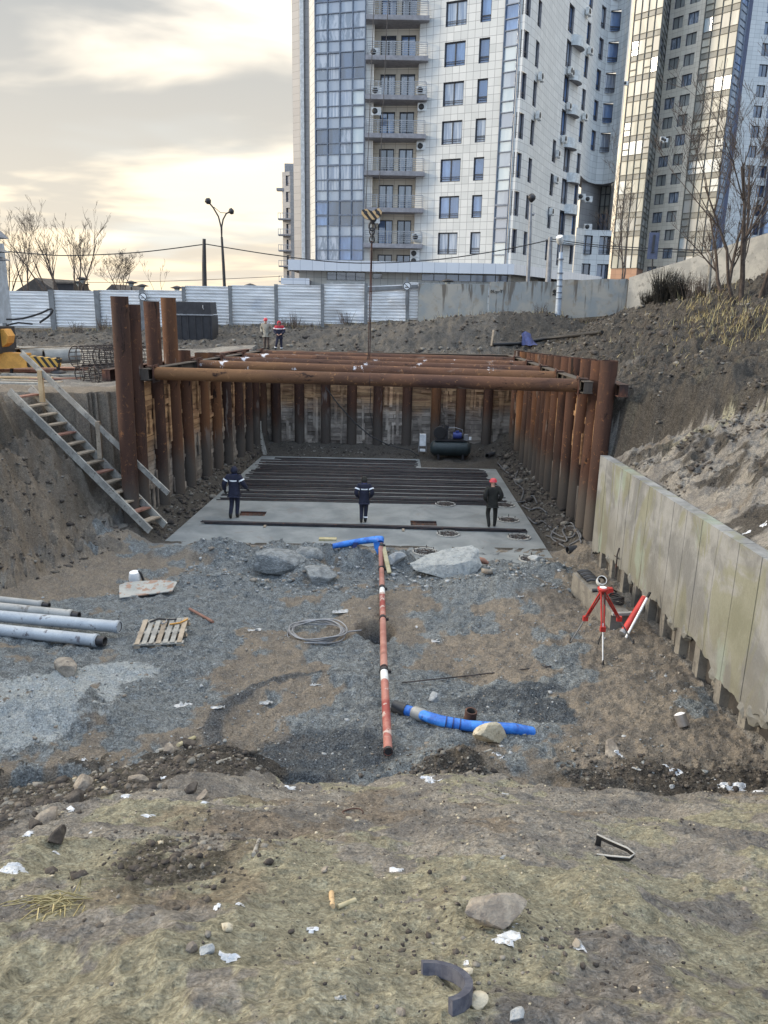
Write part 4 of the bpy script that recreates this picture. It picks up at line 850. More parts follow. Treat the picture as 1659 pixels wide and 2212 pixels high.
def tower_right():
    Y = 139.0; o0 = bx(1390, Y); rt = thing('apartment_tower', 'far cream tiled tower with tall glazed bays at the right edge', 'apartment building', (o0.x, o0.y, 6.0)); zt = 72; zb = 5.0; N = 21
    z1 = at(1400, 575, Y).z - .4; WIN.clear()
    facade('edge_wall', rt, [bx(1316, 142.5), bx(1322, 141)], zb, zt, [], 'tile_cream')
    gl = ['glass_grey', 'glass_warm', 'glass_grey', 'glass_pale', 'glass_warm']
    def base(px, Yq, pts): facade('base_wall', rt, pts, zb, z1, [], 'tile_brick')
    A = [bx(1322, 141), bx(1378, 137.2)]; base(0, 0, A); glazing(rt, A, z1, N, ST, 4, gl, 'spandrel_grey', 'frame_mid', 21, (0, .3, .72), .13, .05, False)
    A2 = [bx(1378, 137.2), bx(1391, 144.5)]; base(0, 0, A2); glazing(rt, A2, z1, N, ST, 2, ['glass_grey', 'glass_dark', 'glass_grey'], 'spandrel_grey', 'frame_mid', 22, (0, .3, .72), .14)
    B = [bx(1391, 144.5), bx(1463, 139)]; L = cum(B)[-1]; ops = []
    for k in range(N):
        z = z1 + ST * k - 1.2
        for f in (.13, .55): ops.append((L * f, L * f + 1.9, z, z + 1.75))
    facade('cream_wall', rt, B, zb, zt, ops, 'tile_cream', .3)
    for i, (a, b, c, d) in enumerate(ops): window(rt, B, a, b, c, d, .22, 'double', 'glass_grey' if i % 3 else 'glass_curtain')
    Dp = [bx(1463, 139), bx(1532, 134.5)]; base(0, 0, Dp); glazing(rt, Dp, z1, N, ST, 4, ['glass_grey', 'glass_warm', 'glass_grey', 'glass_warm', 'glass_pale'], 'spandrel_grey', 'frame_mid', 23, (0, .3, .7), .13, .05, False)
    E = [bx(1532, 134.5), bx(1546, 137)]; base(0, 0, E); glazing(rt, E, z1, N, ST, 1, ['glass_blue', 'glass_pale', 'spandrel'], 'spandrel', 'frame_blue', 24, (0, .3, .7), .2)
    Fp = [bx(1546, 137), bx(1556, 138)]; facade('dark_pier', rt, Fp, zb, zt, [], 'pier_blue')
    G = [bx(1556, 138), bx(1632, 139)]; L = cum(G)[-1]; ops = []
    for k in range(N):
        z = z1 + ST * k - .2
        for f in (.38, .74): ops.append((L * f, L * f + 1.5, z, z + 1.8))
    facade('pale_wall', rt, G, zb, zt, ops, 'tile_cool', .3)
    for a, b, c, d in ops: window(rt, G, a, b, c, d, .22, 'double', 'glass_dark')
    K = [bx(1632, 139), bx(1640, 138)]; facade('dark_pier', rt, K, zb, zt, [], 'pier_blue')
    K2 = [bx(1640, 138), bx(1720, 136)]; glazing(rt, K2, z1, N, ST, 4, ['glass_blue', 'spandrel', 'glass_dark'], 'spandrel', 'frame_blue', 25, (0, .3, .7), .2)
    p = at(1436 - 20, 245, 137); 
    for px, py in ((1351, 180), (1432, 300), (1437, 303)): aircon(rt, at(px, py, 136.6), 0)
M['pier_blue'] = plain('dark blue grey cladding', (.085, .10, .16), .5)
tower_right()
def tower_left():
    Y = 165.0; a, b = bx(612, Y), bx(645, Y); rt = thing('apartment_tower', 'distant low grey block with balcony frames peeking out left of the big tower', 'apartment building', (a.x, Y, 6)); zt = at(625, 372, Y).z; WIN.clear()
    P = [a, bx(628, Y - 1), b]; ops = []; n = int((zt - 8) / 3)
    for k in range(n):
        z = zt - 2.6 - 3 * k; ops += [(.9, 2.0, z, z + 1.9), (2.9, 3.8, z, z + 1.9)]
    facade('front_wall', rt, P, 5, zt, ops, 'tile_grey', .4)
    for q in ops: window(rt, P, *q, .3, 'narrow', 'glass_dark')
    facade('side_wall', rt, [a + Vector((.5, 10)), a], 5, zt, [], 'tile_grey')
    bp = None
    for k in range(2, n):
        z = zt - 2.9 - 3 * k
        if bp is None:
            m = MB(); m.box((.55, -.9, 0), (2.6, 1.8, .25), M['soffit'])
            for i in range(6): m.box((-.7 + i * .5, -1.75, .55), (.08, .08, 1.1), M['rail'])
            m.box((.55, -1.75, 1.1), (2.6, .1, .1), M['rail']); bp = m.build('balcony', parent=rt); o = bp
        else: o = bp.copy(); C.objects.link(o); o.parent = rt
        o.location = (0, 0, z - 6)
    m = MB(); m.box((2, 1, 0), (3, 4, 1.6), M['tile_grey2']); o = m.build('roof_box', parent=rt); o.location = (0, 1, zt - 6 + .8)
    MB().box((-.4, .5, zt - 6 - 3.2), (1.5, 1.5, .5), M['soffit']).build('ledge', parent=rt)
M['tile_grey2'] = plain('grey roof render', (.27, .27, .28), .8)
tower_left()
# ---------------------------------------------------------------- fences and walls at the back
def galv_mat():
    n = NT('galvanised sheet'); co = n.coords('Object', (1, 1, 1)); a = n.noise(n.coords('Object', (.5, 1, 5)), .9, 5, .6, .4)
    c = n.mix(n.ramp(a, .35, .65), (.66, .67, .68), (.84, .845, .85)); c = n.mix(n.math('MULTIPLY', n.ramp(n.noise(co, .5, 3), .6, .72), .6), c, (.50, .54, .60))
    return n.fin(c, .38, .3, None, .5)
M['galv'] = galv_mat()
M['post'] = plain('grey fence post', (.17, .18, .19), .6, .1)
def build_fence():
    px = [-62, 12, 118, 215, 312, 401, 500, 598, 697, 790, 879, 905]; top = [628, 629, 630, 630, 629, 622, 620, 617, 617, 615, 615]; bot = [700, 700, 699, 698, 698, 696, 695, 694, 692, 688, 682]
    Y = 48.6; o0 = at(400, 698, Y); rt = thing('metal_fence', 'long galvanised corrugated sheet fence on grey posts along the back of the site', 'fence', o0); r_ = random.Random(2)
    for i in range(len(px) - 1):
        a0, a1 = at(px[i] + 3, (bot[i]), Y), at(px[i + 1] - 3, bot[i], Y); zt = at((px[i] + px[i + 1]) / 2, top[i], Y).z; zb = at((px[i] + px[i + 1]) / 2, bot[i] + 8, Y).z
        if i == 9: pass
        prof = []; z = zb
        while z < zt: prof += [(0, z), (0, z + .05), (-.07, z + .09), (-.07, z + .135)]; z += .185
        nx = 9; vs = []; fs = []; b = MB()
        dent = .16 if i in (8, 9) else .05
        for j in range(nx):
            t = j / (nx - 1); x = a0.x + (a1.x - a0.x) * t
            for (dy, zz) in prof: vs.append((x - o0.x, dy + dent * float(fbm(np.array([x * .9]), np.array([zz * .8]), 3 + i, 3)[0]), zz - o0.z + (.0 if i != 9 else .12 * (t - .5) * (zz - zb) / 2)))
        m = len(prof); fs = [(j * m + k, (j + 1) * m + k, (j + 1) * m + k + 1, j * m + k + 1) for j in range(nx - 1) for k in range(m - 1)]
        b.add(vs, fs, M['galv']); b.build('fence_panel', parent=rt)
    for i, p in enumerate(px):
        q = at(p, 700, Y); j = min(i, len(top) - 1); zt = at(p, min(top[j], top[max(0, j - 1)]) - 3, Y).z
        b = MB(); w = .30 if i in (2, 3, 4) else .2; b.box((q.x - o0.x, -.12, (zt + q.z - .6) / 2 - o0.z), (w, .14, zt - q.z + .6), M['post']); b.build('post', parent=rt)
    b = MB(); p, q = at(792, 625, Y), at(903, 619, Y); b.bar(p - o0 + Vector((0, -.15, 0)), q - o0 + Vector((0, -.15, 0)), .06, .22, M['post']); b.build('rail', parent=rt)
build_fence()
for px, py, Y, t in ((309, 641, 48.3, 'beside the tall rusty piles'), (879, 618, 48.2, 'at the dented fence end by the concrete wall')):
    p = at(px, py, Y); b = MB(); rt = thing('no_smoking_sign', 'no smoking sign ' + t, 'sign', p + Vector((0, -.05, 0)))
    rx = Matrix.Rotation(R(90), 3, 'X'); b.lathe([(.26, 0), (.26, .015)], n=24, m=M['white'], rot=rx); b.build('plate', parent=rt)
    b = MB(); b.hollow((0, -.017, 0), (0, -.022, 0), .25, .20, 24, M['frame_dark']); b.box((0, -.02, 0), (.44, .006, .04), M['frame_dark'], Matrix.Rotation(R(40), 3, 'Y')); b.box((-.02, -.019, -.07), (.2, .005, .045), M['black']); b.build('symbol', parent=rt)
    b = MB(); b.box((.0, .04, -.3), (.14, .06, 1.6), M['post']); b.build('bracket', parent=rt)
def stained_concrete():
    n = NT('stained concrete panel'); co = n.coords('Object', rand=True); a = n.noise(co, .7, 6, .6, .5)
    c = n.mix(n.ramp(a, .4, .62), (.25, .275, .285), (.34, .33, .30)); st = n.noise(n.coords('Object', (3.2, 3.2, .35)), 1.0, 4, .6, .3)
    tc = n.nd('ShaderNodeTexCoord'); sp = n.nd('ShaderNodeSeparateXYZ'); n.L.new(tc.outputs['Generated'], sp.inputs[0]); up = n.ramp(sp.outputs[2], .35, .98)
    c = n.mix(n.math('MULTIPLY', n.ramp(n.math('ADD', st, n.math('MULTIPLY', up, .12)), .60, .72), .8), c, (.10, .085, .07)); c = n.mix(n.math('MULTIPLY', n.ramp(n.noise(co, 2.0, 5), .56, .7), .5), c, (.24, .19, .13))
    return n.fin(c, .9, 0, n.bump(n.noise(co, 8, 5), .3, .02), .25)
M['panel_concrete'] = stained_concrete()
def conc_panel(p0, p1, zb0, zb1, z0, z1, th, label, mat='panel_concrete'):
    """p0 p1 plan ends left to right, bottom and top heights at both ends"""
    d = Vector((p1.x - p0.x, p1.y - p0.y, 0)); L = d.length; d.normalize(); n = Vector((-d.y, d.x, 0)); b = MB(); o = Vector((p0.x, p0.y, zb0)); N = 7; vs = []
    for i in range(N):
        t = i / (N - 1); q = d * (L * t)
        for w in (0, th):
            for z in (zb0 + (zb1 - zb0) * t, z0 + (z1 - z0) * t + .03 * math.sin(i * 2.1)): v = q + n * w; vs.append((v.x, v.y, z - zb0))
    fs = []
    for i in range(N - 1): a = 4 * i; fs += [(a, a + 4, a + 5, a + 1), (a + 2, a + 3, a + 7, a + 6), (a + 1, a + 5, a + 7, a + 3)]
    fs += [(0, 1, 3, 2), (4 * N - 4, 4 * N - 2, 4 * N - 1, 4 * N - 3)]
    b.add(vs, fs, M[mat]); ob = b.build('concrete_wall', loc=o); return tag(ob, label, 'concrete wall')
def cw(pxa, pxb, Ya, Yb, ta, tb, ba, bb, th, label, mat='panel_concrete'):
    a, b = at(pxa, ta, Ya), at(pxb, tb, Yb); return conc_panel(Vector((a.x, Ya)), Vector((b.x, Yb)), at(pxa, ba, Ya).z, at(pxb, bb, Yb).z, a.z, b.z, th, label, mat)
cw(905, 1055, 48, 47.6, 613, 614, 700, 700, .3, 'stained concrete wall panel standing next to the metal fence end')
w2 = cw(1059, 1207, 47.3, 47, 609, 608, 705, 690, .3, 'concrete wall panel with black graffiti left of the pale lamp post')
cw(1208, 1357, 46.95, 46.6, 605, 602, 690, 680, .3, 'blue grey concrete wall panel right of the pale lamp post')
cw(1359, 1760, 46.4, 37.2, 600, 470, 690, 640, .35, 'sloping grey concrete retaining wall climbing the hill to the right', 'concrete')
def graffiti():
    k = MB()
    def st(pts, r=.022): k.tube([w2.matrix_basis.inverted() @ at(1400 / 1.3562 + px * .1567 / 1.3562, 820 / 1.3562 + py * .1567 / 1.3562, 46.98 if px > 1000 else 47.24) for px, py in pts], r, 5, M['black'])
    st([(245, 195), (240, 230), (262, 235), (268, 205), (250, 190)]); st([(290, 185), (288, 230), (310, 232)]); st([(322, 205), (340, 235), (355, 205), (335, 262)], .018); st([(365, 235), (378, 210), (388, 235), (402, 205)], .018); st([(425, 180), (440, 240), (432, 215), (462, 185)], .02)
    st([(1440, 190), (1410, 195), (1410, 225), (1430, 235), (1425, 265), (1395, 280)], .04); st([(1475, 195), (1450, 200), (1450, 230), (1472, 240), (1465, 268), (1440, 280)], .04)
    k.build('graffiti', parent=w2)
graffiti()
# ---------------------------------------------------------------- lamps, poles, cables
def pole_at(px, py0, px1, py1, Y, r, mat, name, label, cat, zdown=1.5):
    p, q = at(px, py0, Y), at(px1, py1, Y); rt = thing(name, label, cat, p + Vector((0, 0, -zdown))); b = MB()
    b.tube([(0, 0, 0), (p - rt.location) * .5 + (q - rt.location) * .5, q - rt.location], [r * 1.25, r * 1.1, r * .8], 10, M[mat]); b.build('pole', parent=rt); return rt, q - rt.location
rt, q = pole_at(486, 628, 479, 512, 57, .095, 'dark_metal', 'street_lamp', 'tall two armed street lamp with dark heads behind the metal fence', 'street lamp')
b = MB(); o = rt.location
for pts in ([(479, 512), (478, 492), (472, 468), (461, 449), (452, 438)], [(479, 512), (479, 490), (482, 474), (489, 461), (499, 457)]): b.tube([at(*p, 57) - o for p in pts], .055, 7, M['dark_metal'])
b.build('arm', parent=rt)
for a, c in (((454, 440), (445, 429)), ((494, 458), (505, 455))):
    b = MB(); a, c = at(*a, 57) - o, at(*c, 57) - o; b.tube([a, a + (c - a) * .3, a + (c - a) * .75, c], [.07, .2, .22, .06], 9, M['dark_metal']); b.build('lamp_head', parent=rt)
b = MB(); b.tube([at(462, 447, 57) - o, at(476, 459, 57) - o, at(488, 460, 57) - o], .02, 4, M['dark_metal']); b.build('tie_rod', parent=rt)
rt, q = pole_at(441, 628, 441, 516, 52, .13, 'dark_metal', 'utility_pole', 'plain dark square post carrying a cable behind the metal fence', 'pole')
rt, q = pole_at(1141, 615, 1147, 440, 60, .13, 'grey_metal', 'street_lamp', 'slim grey street lamp with a round dark head before the concave facade', 'street lamp')
b = MB(); c = at(1148.5, 428, 60) - rt.location; b.lathe([(.06, -.3), (.26, -.1), (.3, .1), (.16, .28), (.03, .33)], c, 12, M['dark_metal']); b.build('lamp_head', parent=rt)
b = MB(); b.tube([at(1146, 470, 60) - rt.location, at(1151, 462, 60) - rt.location], .05, 5, M['grey_metal']); b.tube([at(1151, 462, 60) - rt.location, at(1154, 464, 60) - rt.location], .12, 6, M['grey_metal']); b.build('bracket', parent=rt)
rt, q = pole_at(1184, 612, 1189, 512, 51, .16, 'grey_metal', 'utility_pole', 'grey post carrying the sagging power cable left of the pale lamp post', 'pole')
rt, q = pole_at(1206, 669, 1212, 545, 46.2, .14, 'pale_metal', 'street_lamp', 'short pale blue post with banded clamps and a flat lamp head by the concrete walls', 'street lamp', .4)
b = MB(); o = rt.location; b.tube([at(1212, 545, 46.2) - o, at(1213, 532, 46.2) - o, at(1211, 526, 46.2) - o], .05, 6, M['grey_metal']); b.build('arm', parent=rt)
b = MB(); a, c = at(1211, 527, 46.2) - o, at(1208, 511, 46.0) - o; b.tube([a, a + (c - a) * .3, c], [.1, .2, .2], 8, M['frame_white']); b.build('lamp_head', parent=rt)
for py in (560, 590, 604, 618, 632, 645):
    b = MB(); c = at(1206 + 6 * (669 - py) / 124, py, 46.2) - o; b.lathe([(.19, -.03), (.19, .03)], c, 10, M['frame_blue']); b.build('clamp_band', parent=rt)
def cable(label, pts, Y, r=.035, name='power_cable'):
    b = MB(); w = [at(px, py, Y) for px, py in pts]; c = w[0]; n = 24; P = []
    for i in range(n + 1):                  # smooth curve through the points
        t = i / n * (len(w) - 1); k = min(int(t), len(w) - 2); f = t - k; p0, p1, p2, p3 = w[max(k - 1, 0)], w[k], w[k + 1], w[min(k + 2, len(w) - 1)]
        P.append(.5 * ((2 * p1) + (p2 - p0) * f + (2 * p0 - 5 * p1 + 4 * p2 - p3) * f * f + (3 * p1 - p0 - 3 * p2 + p3) * f ** 3) - c)
    b.tube(P, r, 6, M['black']); o = b.build(name, loc=c); tag(o, label, 'cable', None); return o
cable('black power cable sagging from the left edge to the dark square post', [(-60, 536), (60, 547), (150, 552), (300, 545), (439, 528)], 52)
cable('black power cable sagging across the tower front between two posts', [(443, 527), (600, 552), (760, 568), (930, 562), (1080, 541), (1189, 518)], 51.6)
cable('black power cable running right from the grey post past the far tower', [(1189, 516), (1300, 530), (1450, 538), (1700, 545)], 51, .03)
cable('second thinner cable just below the right hand power cable', [(1189, 521), (1320, 536), (1480, 545), (1700, 550)], 50.6, .025)
cable('thin faint cable low over the roofs beyond the metal fence', [(-60, 606), (200, 610), (400, 606), (606, 597)], 75, .025)
b = MB(); p0 = at(1410, 590, 46); rt = thing('road_sign', 'back of a blue grey rectangular road sign on a thin post before the far tower', 'sign', p0)
b.tube([(0, 0, -.6), at(1410, 555, 46) - p0, at(1412, 520, 46) - p0], .04, 6, M['dark_metal']); b.build('post', parent=rt)
c = at(1411, 531, 45.9) - p0; w_ = .028 * 22; b = MB(); b.box(c, (.58, .03, 1.42), M['sign_back']) if 'sign_back' in M else b.box(c, (.58, .03, 1.42), M['pier_blue']); b.build('sign_plate', parent=rt)
b = MB(); b.box(c + Vector((0, -.05, .15)), (.12, .06, .85), M['frame_dark']); b.box(c + Vector((0, -.05, -.35)), (.2, .05, .06), M['frame_dark']); b.build('bracket', parent=rt)
def garden_lamp(px, pt, pb, Y, lab):
    p, t = at(px, pb, Y), at(px, pt, Y); h = t.z - p.z; rt = thing('garden_lamp', lab, 'lantern', p, group='mushroom lanterns beyond the fence'); s = h * .34 if h < 2.2 else .55; s = max(.45, min(s, .62))
    b = MB(); b.tube([(0, 0, -1), (0, 0, h - s)], .06, 7, M['dark_metal']); b.build('pole', parent=rt)
    b = MB(); b.lathe([(.06, h - s), (.2, h - .28), (.2, h - .2)], n=10, m=M['glass_pale']); b.build('lamp_glass', parent=rt); b = MB(); b.lathe([(.2, h - .22), (.52, h - .17), (.2, h - .05), (.03, h)], n=12, m=M['dark_metal']); b.build('lamp_shade', parent=rt)
for px, pt, Y, l in ((181, 598, 58, 'tallest mushroom lantern, left of the small gabled roof'), (172, 606, 64, 'small mushroom lantern just left of the tallest one'), (285, 606, 58, 'mushroom lantern right of the round bare shrub'), (309, 613, 62, 'mushroom lantern above the fence post with the sign'), (383, 617, 58, 'mushroom lantern left of the dark square post'), (541, 612, 60, 'mushroom lantern right of the tall two armed lamp'), (966, 602, 55, 'white topped lantern against the podium of the tower')): garden_lamp(px, pt, 640, Y, l)
# ---------------------------------------------------------------- small roofs beyond the fence
def gable(px0, px1, pt, pb, Y, label, ridge=.5):
    a, b_ = at(px0, pb, Y), at(px1, pb, Y); zt = at((px0 + px1) / 2, pt, Y).z; w = b_.x - a.x; rt = thing('house', label, 'house', Vector(((a.x + b_.x) / 2, Y, a.z - 3)))
    h = zt - a.z; b = MB(); D = 9
    vs = [(-w / 2, 0, 3), (w / 2, 0, 3), (0, 0, 3 + h), (-w / 2, D, 3), (w / 2, D, 3), (0, D, 3 + h)]; b.add(vs, [(0, 2, 5, 3), (1, 4, 5, 2), (0, 1, 2), (3, 5, 4)], M['roof_dark']); b.build('roof', parent=rt)
    b = MB(); b.box((0, D / 2, 1.45), (w * .86, D * .9, 3.0), M['wood_grey']); b.build('wall', parent=rt)
M['roof_dark'] = weathered('dark roof sheeting', (.05, .045, .042), (.09, .08, .075), None, 2, .8, 0, .2, .01)
gable(22, 138, 600, 636, 72, 'small house with a dark gabled roof behind the bare trees')
gable(218, 268, 614, 636, 80, 'smaller house with a low dark gabled roof right of the box hut')
b = MB(); a = at(141, 640, 66); rt = thing('hut', 'dark flat topped hut between the two gabled roofs', 'hut', a + Vector((0, 0, -1))); w = at(163, 640, 66).x - at(119, 640, 66).x; h = at(141, 612, 66).z - a.z
b.box((0, 1.5, .5 + h / 2), (w, 3, h + 1), M['dark_metal']); b.build('wall', parent=rt); b = MB(); b.box((0, 1.5, 1 + h), (w + .15, 3.2, .08), M['roof_dark']); b.build('roof', parent=rt)
# ---------------------------------------------------------------- bare trees and weeds
def tree(px, pb, Y, ht, label, seed, lean=0.0, stems=3, spread=.32, mat='bark', group=None, dens=1.0, r0=.09, base=None, name='bare_tree', depth=4):
    r_ = random.Random(seed); p0 = base or at(px, pb, Y); rt = thing(name, label, 'tree' if name == 'bare_tree' else 'shrub', p0, group=group); tr = MB(); cr = MB()
    def grow(p, d, L, r, lv):
        n = 4 if lv < 2 else 3; pts = [p]; dd = d.copy(); rs = [r]
        for i in range(n):
            dd = (dd + Vector((r_.gauss(0, .10), r_.gauss(0, .10), r_.gauss(.03, .05))) * (1 + .25 * lv)).normalized(); p = p + dd * (L / n); pts.append(p); rs.append(max(r * (1 - .7 * (i + 1) / n), .007))
        (tr if lv == 0 else cr).tube(pts, rs, 6 if lv == 0 else 3 if lv > 1 else 4, M[mat], cap=False)
        if lv >= depth: return
        k = int((r_.randint(4, 6) if lv == 0 else r_.randint(3, 5)) * dens + .5)
        for j in range(k):
            t = r_.uniform(.30 if lv == 0 else .2, 1.0); i = min(int(t * n), n - 1); q = pts[i] + (pts[i + 1] - pts[i]) * (t * n - i); az = r_.uniform(0, 6.283)
            side = Vector((math.cos(az), math.sin(az), 0)); e = (dd * r_.uniform(.7, 1.1) + side * r_.uniform(spread, spread * 2.4) + Vector((0, 0, .25))).normalized()
            grow(q, e, L * r_.uniform(.38, .62), rs[i] * .55, lv + 1)
    for s in range(stems):
        az = r_.uniform(0, 6.283); d = Vector((lean + .22 * math.cos(az) * (stems > 1), .2 * math.sin(az) * (stems > 1), 1)).normalized()
        grow(Vector((math.cos(az) * .12 * (stems > 1), math.sin(az) * .12 * (stems > 1), -.5)), d, ht * r_.uniform(.62, .85), r0 * r_.uniform(.7, 1.1), 0)
    tr.build('trunk', parent=rt); cr.build('crown', parent=rt); return rt
G = 'bare trees beyond the metal fence'
tree(112, 640, 58, 5.9, 'bare tree leaning left across the sky behind the dark gabled roof', 11, -.25, 3, .3, group=G, dens=.8, r0=.07)
tree(135, 640, 60, 6.4, 'bare multi stemmed tree just right of the gabled roof ridge', 12, -.12, 3, .28, group=G, dens=.8, r0=.07)
tree(60, 640, 62, 5.9, 'bare tree standing left of the gabled roof at the photo edge', 13, -.08, 3, .3, group=G, dens=.8, r0=.07)
tree(165, 640, 57, 6.0, 'upright bare tree rising behind the flat topped hut', 14, .06, 3, .22, group=G, dens=.8, r0=.07)
tree(15, 640, 66, 5.8, 'bare tree at the far left edge behind the machine cabin', 15, .0, 3, .3, group=G, dens=.8, r0=.07)
tree(196, 640, 66, 4.6, 'small sparse bare tree beside the tallest mushroom lantern', 16, .1, 2, .35, group=G, r0=.05)
tree(262, 640, 66, 4.2, 'low rounded bare shrub tree above the small gabled roof', 17, .0, 4, .6, group=G, r0=.05)
tree(350, 640, 70, 3.6, 'thin bare sapling left of the mushroom lantern row', 18, -.3, 2, .25, group=G, r0=.035, dens=.6)
tree(1342, 615, 54, 7.2, 'bare tree in front of the far tower glazed bay', 21, .0, 2, .35, r0=.07)
for i, (px, pb, Y, ht, ln, st, lb) in enumerate(((1601, 612, 35, 8.2, -.16, 3, 'large bare tree with two leaning trunks on the right hillside'), (1570, 606, 37, 5.5, -.2, 2, 'smaller bare tree left of the large one on the right hillside'), (1640, 612, 34, 9.5, .02, 3, 'bare tree cut by the right photo edge on the hillside'))):
    p = at(px, pb, Y); p.z = gz(p.x, p.y); tree(px, pb, Y, ht, lb, 30 + i, ln, st, .36, group='bare trees on the right hillside', r0=.12, base=p, depth=4, dens=1.0)
def weed(px, py, Y, h, label, seed, mat='weed', n=40, w=.4, group=None, name='weed_plant', lean=0):
    r_ = random.Random(seed); p = at(px, py, Y); p.z = gz(p.x, p.y) - .05; b = MB()
    for _ in range(n):
        az = r_.uniform(0, 6.28); q = Vector((math.cos(az) * r_.uniform(0, w), math.sin(az) * r_.uniform(0, w) * .6, 0)); hh = h * r_.uniform(.4, 1); t = q + Vector((math.cos(az) * hh * r_.uniform(.0, .45) + lean * hh, math.sin(az) * hh * .3, hh)); m = (q + t) / 2 + Vector((0, 0, hh * .12))
        b.tube([q, m, t], [.014, .010, .004], 3, M[mat], cap=False)
        for _ in range(2): s = q + (t - q) * r_.uniform(.4, .9); b.tube([s, s + Vector((r_.gauss(0, .1), r_.gauss(0, .1), r_.uniform(.03, .14)))], [.007, .003], 3, M[mat], cap=False)
    o = b.build(name, loc=p); tag(o, label, 'plant', group); return o
M['weed'] = plain('dry dark weeds', (.09, .07, .06), .9); M['straw'] = weathered('dry straw grass', (.30, .26, .13), (.42, .36, .20), None, 6, .9); M['bush'] = plain('dark conifer shrub', (.028, .026, .022), .9)
for i, (px, py, h, lb) in enumerate(((165, 702, .8, 'dry weeds at the fence foot left of the tall piles'), (222, 702, 1.0, 'tall dry weeds before the fence post left of the tall piles'), (262, 704, .7, 'reddish dry weeds right beside the foremost tall pile'), (640, 697, 1.2, 'lone dry bush before the fence above the red jacketed worker'), (612, 698, .7, 'low weeds left of the lone dry bush'), (745, 693, .8, 'spiky dry weeds before the fence near the crane sling'), (668, 696, .6, 'small dry weed between the lone bush and the blue post'), (415, 700, .6, 'dry weeds beside the dark steel box'), (1168, 668, .9, 'dry stalks at the foot of the graffiti wall'))): weed(px, py, 48.0 if px < 900 else 46.6, h, lb, 60 + i, n=26, group='dry weeds along the back fence')
weed(1432, 640, 41, 1.9, 'dark pointed bush before the sloping retaining wall, left one', 71, 'bush', 300, .42, 'dark bushes by the sloping wall', 'dark_bush'); weed(1466, 632, 40, 1.5, 'dark pointed bush before the sloping retaining wall, middle one', 72, 'bush', 220, .36, 'dark bushes by the sloping wall', 'dark_bush'); weed(1405, 655, 42, .9, 'low dark bush beside the wall corner', 73, 'bush', 160, .5, 'dark bushes by the sloping wall', 'dark_bush')
weed(1520, 625, 39, 1.3, 'thorny brown scrub between the dark bushes and the large tree', 74, 'weed', 110, 1.0, 'dark bushes by the sloping wall', 'dark_bush')
b = MB(); p0 = at(1530, 640, 38.5); b.tube([(0, 0, -.3), at(1536, 545, 38.5) - p0], .09, 7, M['wood_grey']); o = b.build('wooden_post', loc=p0); tag(o, 'dark wooden post leaning before the sloping retaining wall', 'post')
# ---------------------------------------------------------------- crane hook, box, machine, cages
def stripe_mat(name, a, b_, sc, ang):
    n = NT(name); w = n.nd('ShaderNodeTexWave', wave_type='BANDS', bands_direction='X', wave_profile='SAW'); w.inputs['Scale'].default_value = sc; w.inputs['Distortion'].default_value = 0
    n.L.new(n.coords('Object', rand=False, rot=(0, ang, 0)), w.inputs[0]); f = n.math('GREATER_THAN', w.outputs[0], .5); c = n.mix(f, a, b_); c = n.mix(.5, c, n.mix(n.noise(n.coords('Object', rand=False), 6, 4), (.5, .5, .5), (1.2, 1.2, 1.2)), 'MULTIPLY'); return n.fin(c, .6)
M['hazard'] = stripe_mat('hazard stripes', (.025, .022, .02), (.60, .40, .20), 1.7, R(40))
M['hazard_y'] = stripe_mat('yellow black stripes', (.02, .02, .02), (.62, .36, .07), 1.5, R(35))
def hook():
    Y = 31.0; c = at(803, 465, Y); rt = thing('crane_hook', 'striped crane hook block with chain hanging above the pit', 'crane hook', c)
    prof = [(784, 453), (793, 452), (799, 455), (805, 457), (811, 453), (818, 450), (825, 456), (824, 463), (819, 470), (812, 474), (803, 475.5), (793, 474), (786, 470), (781, 463), (781, 456)]
    P = [at(*p, Y) - c for p in prof]; n = len(P); b = MB(); vs = [Vector((v.x, -.12, v.z)) for v in P] + [Vector((v.x, .12, v.z)) for v in P]; b.add(vs, [tuple(range(n))[::-1], tuple(range(n, 2 * n))] + [(i, (i + 1) % n, n + (i + 1) % n, n + i) for i in range(n)], M['hazard']); b.build('hook_block', parent=rt)
    b = MB()
    for px in (790, 816): v = at(px, 460, Y) - c; b.tube([v + Vector((0, -.15, 0)), v + Vector((0, .15, 0))], .07, 10, M['dark_metal'])
    b.build('sheave_axle', parent=rt)
    b = MB(); v0, v1 = at(804, 476, Y) - c, at(804, 484, Y) - c; b.tube([v0, v1], [.09, .05], 8, M['dark_metal']); cc = at(804, 489, Y) - c
    b.tube([cc + Vector((math.cos(t) * .12, 0, math.sin(t) * .15)) for t in np.linspace(-4.2, 1.6, 14)], .035, 7, M['dark_metal']); b.build('hook', parent=rt)
    for k, py in enumerate((500, 509, 517)):
        b = MB(); cc = at(803.5, py, Y) - c; ax = Vector((1, 0, 0)) if k % 2 == 0 else Vector((0, 1, 0)); b.tube([cc + ax * math.cos(t) * .09 + Vector((0, 0, math.sin(t) * .13)) for t in np.linspace(0, 6.283, 15)], .03, 6, M['dark_metal'], cap=False); b.build('chain_link', parent=rt)
    for dx in (-1.5, 1.5):
        b = MB(); s = at(803 + dx * .5, 520, Y) - c; b.tube([s, at(800.5 + dx, 640, Y) - c, at(797 + dx * 1.2, 776, Y) - c], .022, 6, M['rust_dark']); b.build('sling', parent=rt)
    for a, e in (((790, 455), (812, -90)), ((817, 453), (843, -90))):
        b = MB(); p, q = at(*a, Y) - c, at(*e, Y) - c; b.tube([p, q], .014, 5, M['dark_metal']); b.build('rope', parent=rt)
hook()
p0 = at(423, 712, 44.5); rt = thing('steel_box', 'large dark steel box with a lid in front of the metal fence', 'box', Vector((p0.x, 44.5, gz(p0.x, 44.5) - .1)))
